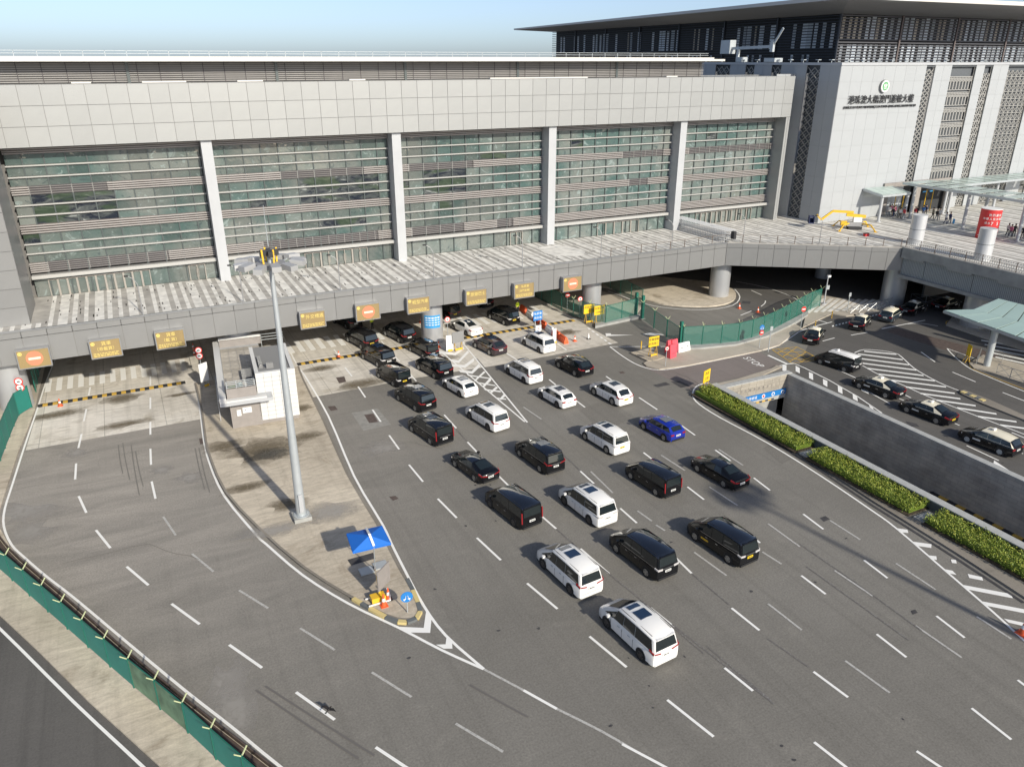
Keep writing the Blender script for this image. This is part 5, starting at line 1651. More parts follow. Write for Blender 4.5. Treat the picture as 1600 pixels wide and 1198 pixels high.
# ------------------------------------------------------------------ checkpoint booth on the island
bt = thing('checkpoint_booth', 'small white tiled checkpoint building with roof terrace on the island', 'building', (5.17, 65.4, 0.14), R(-4.7))
def bput(name, mb, m, smooth=False):
    return put(name, mb.mesh(name, m, smooth), bt)
bput('grey_wall', MB().box(0, 2.55, 0, 13.5, 0, 2.72), 'booth_grey')
bput('rear_wall', MB().box(2.56, 3.6, 5, 13.5, 0, 2.7), 'booth_grey')
# roof slab with white tile rim
bput('roof_slab', MB().box(-0.75, 3.6, -1.35, 14.2, 2.72, 3.02), 'white_metal')
bput('rim_left', MB().box(-0.75, -0.2, -1.35, 14.2, 3.025, 3.5), 'tile_white')
bput('rim_front', MB().box(-0.19, 3.1, -1.35, -0.85, 3.025, 3.2), 'tile_white')
bput('rim_back', MB().box(-0.19, 3.9, 13.6, 14.2, 3.025, 3.9), 'tile_white')
bput('back_parapet', MB().box(-0.15, 3.9, 13.35, 13.59, 3.0, 3.7), 'booth_grey')
for i in range(9):
    for j in range(5):
        if (i, j) not in ((2, 4), (0, 4)):
            put('roof_tile', MB().box(0.02, 0.74, 0.02, 1.12, 0, 0.05).mesh('roof_tile', 'roof_tile'), bt, (-0.15 + j * 0.75, 2.3 + i * 1.15, 3.025))
bput('terrace_box', MB().box(-0.1, 2.35, -0.8, -0.62, 3.02, 4.05).box(-0.1, 0.06, -0.62, 1.9, 3.02, 4.05).box(2.2, 2.35, -0.62, 1.9, 3.02, 4.05), 'booth_grey')
for z in (4.15, 4.32, 4.49, 4.66):
    bput('terrace_rail', MB().box(-0.06, 2.3, -0.74, -0.68, z, z + 0.05), 'galv')
for x in (-0.05, 0.75, 1.5, 2.25):
    bput('rail_post', MB().box(x, x + 0.05, -0.73, -0.68, 4.05, 4.7), 'galv')
bput('back_rail', MB().box(3.95, 6.2, 14.0, 14.05, 3.1, 3.16).box(3.95, 6.2, 14.0, 14.05, 3.4, 3.46).box(3.95, 6.2, 14.0, 14.05, 3.7, 3.76).box(3.95, 4.0, 14.0, 14.05, 0, 3.8), 'galv')
bput('meter_box', MB().box(1.0, 1.75, -0.08, -0.001, 1.35, 1.85), 'white')
bput('meter_box', MB().box(0.5, 0.85, -0.08, -0.001, 1.15, 1.7), 'white')
bput('meter_dial', MB().box(1.2, 1.28, -0.1, -0.081, 1.6, 1.68).box(1.4, 1.48, -0.1, -0.081, 1.6, 1.68), 'black_plastic')
# white tiled wing
bput('wing_core', MB().box(2.46, 5.74, 0.06, 7.2, 0.35, 4.72), 'cladding_joint')
bput('wing_plinth', MB().box(2.5, 5.7, 0.15, 7.0, 0, 0.34), 'booth_grey')
for r_ in range(11):
    for c_ in range(5):
        w0 = 3.36 / 5
        put('wall_tile', MB().box(2.42 + c_ * w0 + 0.011, 2.42 + (c_ + 1) * w0 - 0.011, 0, 0.05, 0.36 + r_ * 0.4, 0.36 + r_ * 0.4 + 0.38).mesh('wall_tile', 'tile_white'), bt)
for r_ in range(11):
    for c_ in range(7):
        put('wall_tile', MB().box(5.745, 5.79, 0.06 + c_ * 1.02, 0.06 + (c_ + 1) * 1.02 - 0.02, 0.36 + r_ * 0.4, 0.36 + r_ * 0.4 + 0.385).mesh('wall_tile', 'tile_white'), bt)
bput('wing_rim', MB().box(2.42, 5.8, 0, 0.35, 4.74, 4.84).box(5.45, 5.8, 0.35, 7.2, 4.74, 4.84).box(2.42, 2.75, 0.35, 7.2, 4.74, 4.84), 'tile_white')
bput('wing_roof', MB().box(2.75, 5.45, 0.35, 7.2, 4.5, 4.6), 'roof_tile')
bput('roof_hatch', MB().box(2.9, 3.2, 1.5, 4.0, 4.6, 5.0).box(3.5, 4.1, 1.2, 1.5, 4.6, 5.2).box(1.4, 2.3, 3.0, 5.2, 3.08, 3.5), 'cladding_grey')
bput('plant_box', MB().box(0.1, 0.7, 1.2, 1.8, 3.05, 3.4), 'leaf_b')
bput('water_tank', MB().tube((1.1, 1.2, 3.3), (1.1, 2.0, 3.3), 0.22, n=14), 'canopy_green', True)
bput('side_frame', MB().box(-0.95, -0.7, 2.0, 8.2, 1.9, 2.0).box(-0.95, -0.9, 2.0, 2.05, 0, 1.9).box(-0.95, -0.9, 8.1, 8.15, 0, 1.9), 'white_metal')
for k in range(2):
    x = (10.2, 10.4)[k]

# ------------------------------------------------------------------ high mast
def mast(x, y, label, H=18.6):
    t = thing('light_mast', label, 'light mast', (x, y, 0.14))
    put('footing', MB().box(-0.6, 0.6, -0.6, 0.6, 0, 0.3).mesh('footing', 'raw_concrete'), t)
    put('base_plate', MB().tube((0, 0, 0.3), (0, 0, 0.36), 0.55, n=16).mesh('base_plate', 'galv'), t)
    put('pole', MB().tube((0, 0, 0.36), (0, 0, 6.5), 0.34, 0.27, 20, cap=False).tube((0, 0, 6.5), (0, 0, 13), 0.265, 0.20, 20, cap=False).tube((0, 0, 13), (0, 0, H), 0.19, 0.135, 20).mesh('pole', 'galv', True), t)
    put('access_door', MB().box(-0.14, 0.14, -0.43, -0.36, 0.7, 2.1).mesh('access_door', 'white_metal'), t)
    put('lamp_ring', MB().tube((0, 0, H - 0.5), (0, 0, H - 0.2), 0.9, n=20).mesh('lamp_ring', 'sign_case', True), t)
    put('hoist_head', MB().box(-0.55, 0.55, -0.14, 0.14, H + 0.25, H + 0.6).box(-0.14, 0.14, -0.55, 0.55, H + 0.22, H + 0.58).mesh('hoist_head', 'black_plastic'), t)
    for a in range(4):
        an = R(a * 90 + 20)
        put('hoist_leg', MB().bar((0.45 * math.cos(an), 0.45 * math.sin(an), H - 0.2), (0.5 * math.cos(an), 0.5 * math.sin(an), H + 0.68), 0.10, 0.10).mesh('hoist_leg', 'machine_yellow'), t)
    put('lightning_rod', MB().tube((0, 0, H + 0.8), (0, 0, H + 3.3), 0.03, 0.012, 6).mesh('lightning_rod', 'galv'), t)
    for i in range(12):
        a = R(i * 30)
        c, s = math.cos(a), math.sin(a)
        mb = MB()
        r0_, r1_ = 0.85, 2.15
        wv_ = 0.25
        zz = H - 0.25 + (0.1 if i % 2 else 0)
        v = []
        for r_, z_, ww in ((r0_ + 0.45, zz, wv_), (r1_, zz - 0.08, wv_ * 1.12)):
            for sg in (-1, 1):
                for dz in (-0.10, 0.22):
                    v.append((c * r_ - s * sg * ww, s * r_ + c * sg * ww, z_ + dz))
        mb.v = v
        mb.f = [(0, 1, 3, 2), (4, 6, 7, 5), (1, 5, 7, 3), (0, 2, 6, 4), (0, 4, 5, 1), (2, 3, 7, 6)]
        mb.m = [0] * 6
        put('floodlight', mb.mesh('floodlight', 'lamp_case'), t)
        put('lamp_arm', MB().bar((c * 0.8, s * 0.8, H - 0.35), (c * 1.5, s * 1.5, zz), 0.08, 0.08).mesh('lamp_arm', 'galv'), t)
    return t
mast(7.42, 48.25, 'tall tapering floodlight mast on the island by the booth')
m2 = mast(44.0, 2.0, 'tall floodlight mast beyond the lower right corner, its shadow crossing the lanes', 18.6)

# ------------------------------------------------------------------ parasol and island furniture
ux, uy = G(586, 893)
pa = thing('parasol', 'blue rectangular parasol over the grey base plates on the island', 'parasol', (ux, uy, 0.14))
tops = [Vector((*G(541, 833, 2.5), 2.5)), Vector((*G(597, 820.5, 2.5), 2.5)), Vector((*G(611, 848, 2.4), 2.4)), Vector((*G(551, 862, 2.4), 2.4))]
L0 = Vector((ux, uy, 0.14))
apx0, apx1 = Vector((*G(573, 824, 2.95), 2.95)), Vector((*G(583, 853, 2.9), 2.9))
mb = MB()
T = [p - L0 for p in tops]
apm = (apx0.lerp(apx1, 0.42)) - L0
mid_t = T[0].lerp(T[1], 0.55)
mid_b = T[3].lerp(T[2], 0.55)
for q in ([T[0], mid_t, apm], [mid_t, T[1], apm], [T[1], T[2], apm], [T[2], mid_b, apm], [mid_b, T[3], apm], [T[3], T[0], apm]):
    mb.face(q)
for a, b in ((T[0], mid_t), (mid_t, T[1]), (T[1], T[2]), (T[2], mid_b), (mid_b, T[3]), (T[3], T[0])):
    mb.face([a, b, b - Vector((0, 0, 0.14)), a - Vector((0, 0, 0.14))])
put('canvas', mb.mesh('canvas', 'umbrella_blue'), pa)
_u = Vector((0, 0, 0.07))
put('ridge_beam', MB().bar(tuple(mid_t + _u), tuple(apm + _u), 0.14, 0.08).bar(tuple(apm + _u), tuple(mid_b + _u), 0.14, 0.08).mesh('ridge_beam', 'white'), pa)
put('pole', MB().tube((0, 0, 0), tuple(mid_b + Vector((0.0, 0.0, -0.02))), 0.035, n=8).mesh('pole', 'galv', True), pa)
put('pole_foot', MB().tube((0, 0, 0), (0, 0, 0.25), 0.07, n=8).mesh('pole_foot', 'bronze_rail'), pa)
for dx, dy in ((-0.95, 0.18), (0.03, 0.35)):
    put('base_plate', MB().box(dx, dx + 0.88, dy - 0.42, dy + 0.32, 0, 0.07).mesh('base_plate', 'galv'), pa)
# portable lamp board on yellow stand
sx_, sy_ = G(594, 940)
lb = thing('arrow_board', 'portable board seen edge-on from behind on its yellow wheeled stand', 'sign', (sx_, sy_, 0.14))
put('board', MB().bar((-0.15, -0.35, 1.55), (0.85, 0.5, 1.55), 0.07, 1.35).mesh('board', 'booth_grey'), lb)
put('upright', MB().bar((0.0, -0.1, 0.25), (-0.1, -0.15, 1.9), 0.1, 0.12).mesh('upright', 'machine_yellow'), lb)
put('battery_box', MB().box(-0.55, 0.3, -0.3, 0.25, 0.08, 0.42).mesh('battery_box', 'machine_yellow'), lb)
put('chassis', MB().box(-0.8, 0.55, -0.42, -0.36, 0.06, 0.14).box(-0.8, 0.55, 0.3, 0.36, 0.06, 0.14).box(0.5, 0.56, -0.36, 0.3, 0.06, 0.5).mesh('chassis', 'white'), lb)
def cone(px, py, label, z=0.0, h=0.75, base='orange', s=1.0, group='traffic cones'):
    x, y = G(px, py, z)
    t = thing('traffic_cone', label, 'traffic cone', (x, y, z), group=group)
    put('base', MB().box(-0.22 * s, 0.22 * s, -0.22 * s, 0.22 * s, 0, 0.05).mesh('base', base), t)
    put('cone', MB().tube((0, 0, 0.05), (0, 0, h), 0.16 * s, 0.03 * s, 16).mesh('cone', 'orange', True), t)
    put('band', MB().tube((0, 0, h * 0.42), (0, 0, h * 0.66), 0.118 * s, 0.078 * s, 16).mesh('band', 'white', True), t)
    return t
cone(600, 946, 'orange traffic cone in front on the island nose', 0.14, 0.85)
cone(607, 936, 'orange traffic cone with black base behind the first on the island nose', 0.14, 0.85, 'black_plastic')
cone(94.5, 634, 'lone orange traffic cone on the left hump')
cone(529.5, 558, 'orange traffic cone standing at the centre hump')
cone(685.5, 543, 'orange traffic cone at the foot of the notice pier', 0.0, 0.8)
cone(441, 537, 'upper of two orange cones right of the booth')
cone(446.5, 551, 'lower of two orange cones right of the booth')
cone(657.5, 504, 'orange cone in the shade left of the notice pier')
cone(898, 533, 'orange cone with wide white band on the open apron', 0, 0.7)
cone(1155, 482, 'orange traffic cone on the roundabout nearer the island')
cone(1184, 488, 'orange traffic cone on the roundabout nearer the fence')
cone(302.5, 546, 'upper orange cone at the left booth lane edge')
cone(304, 556, 'lower orange cone at the left booth lane edge')
cone(1597, 990, 'orange traffic cone at the right edge of the hatched strip', 0, 0.95, s=1.3)
cone(919.5, 529.5, 'short white delineator cone on the open apron', 0, 0.7, 'black_plastic')
for o in kids(C.objects['traffic_cone.014']):
    if o.name.startswith('cone'):
        o.data = MB().tube((0, 0, 0.05), (0, 0, 0.7), 0.09, 0.05, 12).mesh('cone', 'white', True)

def round_sign(px, py, h, label, face, z=0.13, r=0.32, az=-98, extra=None):
    x, y = G(px, py, z)
    t = thing('road_sign', label, 'road sign', (x, y, z), R(az + 90), group='round road signs')
    put('post', MB().tube((0, 0.05, 0), (0, 0.05, h + r * 0.6), 0.035, n=8).mesh('post', 'galv', True), t)
    def disc(cz, kind):
        put('plate', MB().tube((0, 0.0, cz), (0, -0.03, cz), r, n=28).mesh('plate', {'blue': 'sign_blue', 'redring': 'sign_red', 'noentry': 'sign_red'}[kind], True), t)
        if kind == 'redring':
            put('white_face', MB().tube((0, -0.031, cz), (0, -0.04, cz), r * 0.74, n=28).mesh('white_face', 'white', True), t)
            put('symbol', MB().box(-0.12, 0.12, -0.055, -0.041, cz - 0.06, cz + 0.06).mesh('symbol', 'black_plastic'), t)
        elif kind == 'noentry':
            put('white_bar', MB().box(-r * 0.72, r * 0.72, -0.045, -0.031, cz - 0.06, cz + 0.06).mesh('white_bar', 'white'), t)
        else:
            for sg in (-1, 1):
                m_ = MB().bar((sg * 0.05, -0.04, cz + 0.12), (sg * 0.12, -0.04, cz - 0.14), 0.02, 0.07, up=(0, 1, 0))
                m_.face([(sg * 0.12 - 0.09, -0.045, cz - 0.10), (sg * 0.12 + 0.0 + sg * 0.05, -0.045, cz - 0.24), (sg * 0.12 + 0.09, -0.045, cz - 0.08)])
                put('arrow', m_.mesh('arrow', 'white'), t)
    for cz, kd in face:
        disc(cz, kd)
    return t
round_sign(637, 957, 1.0, 'round blue keep either side sign at the tip of the island', [(1.15, 'blue')], 0.14, 0.36)
round_sign(318, 595, 2.4, 'pair of red ringed signs on one post at the booth lane edge', [(3.3, 'redring'), (2.7, 'redring')], 0.14, 0.33)
round_sign(41, 641, 2.2, 'pair of red ringed signs on one post before the left pier', [(2.9, 'redring'), (2.3, 'redring')], 0.14, 0.36)
round_sign(700, 528, 2.1, 'single red ringed sign right of the notice pier', [(2.3, 'redring')], 0.0)
round_sign(905.5, 497, 2.1, 'red ringed sign left of the two yellow boards', [(2.5, 'redring')], 0.1)
round_sign(886, 488, 2.1, 'red no entry sign in the shade beside the rightmost booth lane', [(2.3, 'noentry')], 0.1)
round_sign(1186.5, 543, 2.0, 'blue disc above red ringed disc on the footpath post', [(2.4, 'blue'), (1.8, 'noentry')], 0.13, 0.3)
round_sign(1251, 514, 2.3, 'red no entry sign at the footpath corner by the side exit', [(2.5, 'noentry')], 0.13, 0.33)
round_sign(1040, 572, 2.0, 'grey backed round sign on a thin post before the red barrier', [(2.0, 'redring')], 0.13, 0.25)

def frame_sign(px, py, label, m, w_, h_, zb, lines, rz=0.0, z=0.0, legs='paint_yellow', txt='black_plastic', gname='temporary boards on legs'):
    x, y = G(px, py, z)
    t = thing('notice_board', label, 'notice board', (x, y, z), R(rz), group=gname)
    put('board', MB().box(-w_ / 2, w_ / 2, -0.03, 0.03, zb, zb + h_).mesh('board', m), t)
    for sg in (-1, 1):
        put('leg', MB().bar((sg * w_ * 0.3, -0.25, 0), (sg * w_ * 0.3, 0, zb), 0.05, 0.05).bar((sg * w_ * 0.3, 0.3, 0), (sg * w_ * 0.3, 0.05, zb), 0.05, 0.05).mesh('leg', legs), t)
    put('crossbar', MB().box(-w_ * 0.32, w_ * 0.32, -0.2, -0.15, 0.1, 0.3).mesh('crossbar', 'machine_yellow'), t)
    for i, s_ in enumerate(lines):
        text(s_, min(0.34, h_ / (len(lines) + 0.6)), txt, (0, -0.035, zb + h_ * (1 - (i + 0.7) / (len(lines) + 0.4))), (R(90), 0, 0), t, 0.003)
    return t
frame_sign(919.5, 504, 'left of the two yellow boards in front of the pier', 'sign_yellow', 1.5, 1.15, 1.2, ['前面道路', '←'])
frame_sign(935.5, 506, 'right of the two yellow boards in front of the pier', 'sign_yellow', 1.45, 1.15, 1.2, ['前面改道', 'OBRAS'])
frame_sign(1020, 556, 'orange yellow board with dark characters on the small kerbed island', 'sign_yellow', 1.35, 1.15, 1.1, ['車輛慢駛', '前面施工'], z=0.2)
frame_sign(1102, 608, 'yellow board at the hedge corner of the sunken ramp', 'sign_yellow', 1.2, 1.25, 0.8, ['改道', '注意'], rz=20, z=0.14)
frame_sign(1510, 566, 'weathered yellow arrow board beside the taxi stand column', 'sign_yellow', 0.8, 1.25, 0.75, ['↓'], rz=60)
frame_sign(840, 516, 'blue board with white characters above the orange water barriers', 'sign_blue', 1.2, 1.2, 1.25, ['私家車', '由此進'], txt='white', legs='galv')
frame_sign(841, 524, 'small white and red notice under the blue board', 'white', 0.75, 0.9, 0.35, ['停'], txt='sign_red', legs='galv')
frame_sign(866, 537, 'narrow plain white board on the open apron', 'white', 0.65, 1.7, 0.12, [], rz=25, legs='galv')
frame_sign(703, 549, 'narrow white board between the pier and the dark panel', 'white', 0.85, 1.8, 0.1, [], legs='galv')
frame_sign(716, 547, 'dark grey panel seen from behind on yellow striped feet', 'cladding_joint', 1.5, 1.3, 0.9, [], rz=8)
frame_sign(322, 604, 'tall white board in the booth shadow', 'white', 0.95, 1.9, 0.6, [], rz=30, legs='galv', z=0.14)

def barrier(px, py, label, m, L=1.9, h=1.0, rz=0.0, z=0.0, grp='water filled barriers'):
    x, y = G(px, py, z)
    t = thing('water_barrier', label, 'barrier', (x, y, z), R(rz), group=grp)
    v = MB()
    v.v = [(-L / 2, -0.28, 0), (L / 2, -0.28, 0), (L / 2, 0.28, 0), (-L / 2, 0.28, 0), (-L / 2, -0.26, 0.3), (L / 2, -0.26, 0.3), (L / 2, 0.26, 0.3), (-L / 2, 0.26, 0.3), (-L / 2 + 0.06, -0.09, h), (L / 2 - 0.06, -0.09, h), (L / 2 - 0.06, 0.09, h), (-L / 2 + 0.06, 0.09, h)]
    v.f = [(0, 1, 5, 4), (1, 2, 6, 5), (2, 3, 7, 6), (3, 0, 4, 7), (4, 5, 9, 8), (5, 6, 10, 9), (6, 7, 11, 10), (7, 4, 8, 11), (8, 9, 10, 11)]
    v.m = [0] * 9
    put('body', v.mesh('body', m), t)
    sl_ = MB()
    for i in range(5):
        a = -L / 2 + 0.25 + i * (L - 0.5) / 5
        sl_.box(a, a + 0.16, -0.24, 0.24, 0.48, 0.56)
    put('slot_ribs', sl_.mesh('slot_ribs', m), t)
    return t
b1, b2 = G(818, 487), G(880, 530)
cols_ = ['orange', 'white', 'orange', 'orange', 'white', 'orange', 'orange']
ang_b = math.degrees(math.atan2(b2[1] - b1[1], b2[0] - b1[0]))
for i in range(7):
    f_ = i / 6
    px, py = 818 + (880 - 818) * f_, 487 + (534 - 487) * f_
    barrier(px, py, ('orange' if cols_[i] == 'orange' else 'white') + ' water barrier ' + ['by the officer, first of the slanting row', 'second of the slanting row from the officer', 'third of the slanting row from the officer', 'in the middle of the slanting row near the hump', 'just beyond the hump in the slanting row', 'below the blue board in the slanting row', 'last of the slanting row, by the white van'][i], cols_[i], 1.6, 0.78, ang_b)
bpx = [(1045.5, 551, 'pink_red'), (1052, 550, 'pink_red'), (1049, 558, 'pink_red')]
for i, (px, py, m_) in enumerate(bpx):
    barrier(px, py, 'pink red plastic barrier ' + ['left rear of the stacked group', 'right rear of the stacked group', 'front of the stacked group beside the small island'][i], m_, 1.0, 1.5, 12, 0.14)
barrier(1063, 549, 'left white plastic barrier before the green gate post', 'white', 0.9, 1.0, 0, 0.14)
barrier(1071, 547, 'right white plastic barrier before the green gate post', 'white', 0.9, 1.0, 0, 0.14)
for px, py, lb_, hh in ((1200, 551, 'thin grey sign pole by the STOP marking', 3.0), (1001.5, 546, 'short pale stake on the side road', 0.9), (1299, 498, 'black and yellow flexible post at the walkway tip', 0.9), (1273, 513, 'black and yellow flexible post near the footpath corner', 0.9), (1323, 489, 'slim grey sign post on the walkway', 2.6)):
    x, y = G(px, py)
    t = thing('post', lb_, 'post', (x, y, 0.1), group='slim posts')
    put('pole', MB().tube((0, 0, 0), (0, 0, hh), 0.045 if hh > 1 else 0.06, n=8).mesh('pole', 'galv' if hh > 1 else 'machine_yellow'), t)
    if hh > 1:
        put('plate', MB().box(-0.2, 0.2, -0.06, -0.046, hh - 0.5, hh).mesh('plate', 'galv'), t)
    elif 'black' in lb_:
        for q in range(3):
            put('black_band', MB().tube((0, 0, 0.15 + q * 0.26), (0, 0, 0.27 + q * 0.26), 0.063, n=8).mesh('black_band', 'black_plastic'), t)
x, y = G(1287, 476)
pl_ = thing('pavement_lamp', 'white pavement lamp post with camera head on the walkway', 'lamp post', (x, y, 0.13))
put('pole', MB().tube((0, 0, 0), (0, 0, 3.6), 0.09, 0.06, 10).tube((0, 0, 0), (0, 0, 0.1), 0.35, n=16).mesh('pole', 'white_metal', True), pl_)
put('camera_head', MB().box(-0.1, 0.4, -0.12, 0.12, 3.6, 3.85).mesh('camera_head', 'white'), pl_)
put('control_box', MB().box(-0.28, 0.28, -0.25, -0.08, 2.0, 2.55).mesh('control_box', 'galv'), pl_)

def crowd_rail(pts, label, n_=None):
    t = thing('crowd_barrier', label, 'barrier', (*G(*pts[0]), 0.14), group='steel crowd barriers')
    P = GL(pts)
    for a, b in zip(P[:-1], P[1:]):
        A3, B3 = Vector((*a, 0.14)), Vector((*b, 0.14))
        nn = max(1, round((B3 - A3).length / 1.6))
        for i in range(nn):
            p, q = A3.lerp(B3, i / nn), A3.lerp(B3, (i + 0.97) / nn)
            zt, zb = Vector((0, 0, 1.05)), Vector((0, 0, 0.12))
            mb = MB().tube(p, p + zt, 0.025, n=6).tube(q, q + zt, 0.025, n=6).tube(p + zt, q + zt, 0.025, n=6).tube(p + zb, q + zb, 0.02, n=6).tube(p + zb, q + zt, 0.018, n=6).tube(p + zt, q + zb, 0.018, n=6)
            build('bay', mb, 'steel', t)
crowd_rail([(1328, 492), (1368, 487), (1392, 478)], 'steel crossed railing along the walkway edge before the taxis')
crowd_rail([(1486, 504), (1510, 516), (1545, 524)], 'steel crossed railing round the shaded taxi stand end')
crowd_rail([(1524, 572), (1530, 560), (1565, 570)], 'steel crossed railing round the canopy column')
crowd_rail([(1556, 585), (1600, 600), (1660, 622)], 'steel crossed railing along the kerb at the right photo edge')
crowd_rail([(1422, 472), (1470, 478)], 'steel railing in the dark beyond the queued taxis')

# ------------------------------------------------------------------ vehicles
def car_stations(kind):
    # (y, ytop, zbelt, ztop, w, wtop), then index of windscreen / rear window spans and side window spans
    if kind == 'mpv':
        st = [(-2.46, -2.26, 1.06, 1.78, 0.86, 0.66), (-2.34, -2.10, 1.08, 1.87, 0.925, 0.72), (-0.85, -0.85, 1.04, 1.92, 0.925, 0.75), (0.15, 0.10, 1.02, 1.90, 0.925, 0.745), (1.05, 0.72, 1.00, 1.81, 0.92, 0.70), (2.02, 1.94, 0.97, 1.10, 0.89, 0.64), (2.34, 2.30, 0.84, 0.93, 0.84, 0.58), (2.47, 2.44, 0.68, 0.76, 0.74, 0.5)]
        return st, dict(ws=4, rw=None, side=[1, 2, 3], quarter=4, L=4.95, wb=(1.50, -1.50), rear_cap=True, roof=(0, 4), r=0.345)
    if kind == 'van':
        st = [(-2.46, -2.40, 1.0, 1.82, 0.86, 0.74), (-2.36, -2.28, 1.02, 1.90, 0.92, 0.79), (-0.85, -0.85, 1.02, 1.93, 0.925, 0.80), (0.15, 0.10, 1.02, 1.92, 0.925, 0.79), (1.05, 0.80, 1.0, 1.84, 0.92, 0.75), (1.98, 1.86, 0.96, 1.08, 0.89, 0.66), (2.30, 2.26, 0.84, 0.92, 0.84, 0.58), (2.44, 2.42, 0.66, 0.74, 0.76, 0.5)]
        return st, dict(ws=4, rw=None, side=[1, 2, 3], quarter=4, L=4.9, wb=(1.52, -1.48), rear_cap=True, roof=(0, 4), r=0.34)
    if kind == 'sedan':
        st = [(-2.42, -2.38, 0.86, 0.96, 0.80, 0.60), (-2.2, -2.15, 0.94, 1.06, 0.88, 0.66), (-1.72, -1.68, 0.95, 1.07, 0.905, 0.66), (-1.05, -0.78, 0.95, 1.40, 0.91, 0.56), (-0.25, -0.20, 0.94, 1.46, 0.915, 0.59), (0.75, 0.42, 0.92, 1.42, 0.91, 0.57), (1.45, 1.28, 0.90, 1.00, 0.89, 0.62), (2.15, 2.1, 0.78, 0.86, 0.84, 0.58), (2.42, 2.4, 0.60, 0.66, 0.68, 0.45)]
        return st, dict(ws=5, rw=2, side=[3, 4], quarter=5, L=4.85, wb=(1.42, -1.40), rear_cap=False, roof=(3, 5), r=0.33)
    if kind == 'coupe':
        st = [(-2.38, -2.34, 0.84, 0.93, 0.80, 0.60), (-2.2, -2.15, 0.93, 1.02, 0.88, 0.66), (-1.98, -1.94, 0.94, 1.05, 0.905, 0.66), (-0.95, -0.72, 0.95, 1.33, 0.92, 0.56), (-0.2, -0.15, 0.93, 1.37, 0.925, 0.59), (0.70, 0.35, 0.91, 1.33, 0.92, 0.57), (1.42, 1.25, 0.88, 0.97, 0.90, 0.62), (2.15, 2.1, 0.76, 0.84, 0.84, 0.58), (2.38, 2.36, 0.58, 0.64, 0.68, 0.45)]
        return st, dict(ws=5, rw=2, side=[3, 4], quarter=5, L=4.75, wb=(1.42, -1.40), rear_cap=False, roof=(3, 5), r=0.34)
    if kind == 'suv':
        st = [(-2.34, -2.26, 0.98, 1.06, 0.84, 0.62), (-2.18, -1.72, 1.04, 1.56, 0.92, 0.66), (-1.2, -1.1, 1.02, 1.65, 0.935, 0.70), (-0.15, -0.12, 1.0, 1.67, 0.94, 0.71), (0.85, 0.48, 0.98, 1.60, 0.935, 0.68), (1.5, 1.32, 0.97, 1.08, 0.92, 0.66), (2.15, 2.1, 0.84, 0.93, 0.88, 0.6), (2.36, 2.34, 0.66, 0.73, 0.74, 0.5)]
        return st, dict(ws=4, rw=0, side=[1, 2, 3], quarter=4, L=4.7, wb=(1.40, -1.40), rear_cap=False, roof=(1, 4), r=0.37)
    if kind == 'hatch':
        st = [(-2.12, -2.05, 0.92, 1.0, 0.80, 0.62), (-1.98, -1.62, 0.97, 1.38, 0.87, 0.62), (-1.05, -0.95, 0.96, 1.47, 0.885, 0.64), (-0.1, -0.08, 0.94, 1.49, 0.89, 0.65), (0.8, 0.45, 0.92, 1.44, 0.885, 0.62), (1.38, 1.22, 0.90, 1.0, 0.87, 0.62), (1.95, 1.9, 0.78, 0.86, 0.82, 0.56), (2.14, 2.12, 0.6, 0.66, 0.68, 0.45)]
        return st, dict(ws=4, rw=0, side=[1, 2, 3], quarter=4, L=4.3, wb=(1.30, -1.30), rear_cap=False, roof=(1, 4), r=0.32)
    if kind == 'wagon':
        st = [(-2.30, -2.24, 0.95, 1.03, 0.82, 0.62), (-2.16, -1.86, 1.0, 1.44, 0.88, 0.62), (-1.25, -1.15, 0.98, 1.53, 0.90, 0.65), (-0.15, -0.12, 0.96, 1.56, 0.90, 0.66), (0.85, 0.48, 0.94, 1.50, 0.895, 0.63), (1.5, 1.32, 0.92, 1.02, 0.88, 0.62), (2.1, 2.05, 0.8, 0.88, 0.83, 0.56), (2.32, 2.3, 0.62, 0.68, 0.68, 0.45)]
        return st, dict(ws=4, rw=0, side=[1, 2, 3], quarter=4, L=4.6, wb=(1.36, -1.36), rear_cap=False, roof=(1, 4), r=0.33)
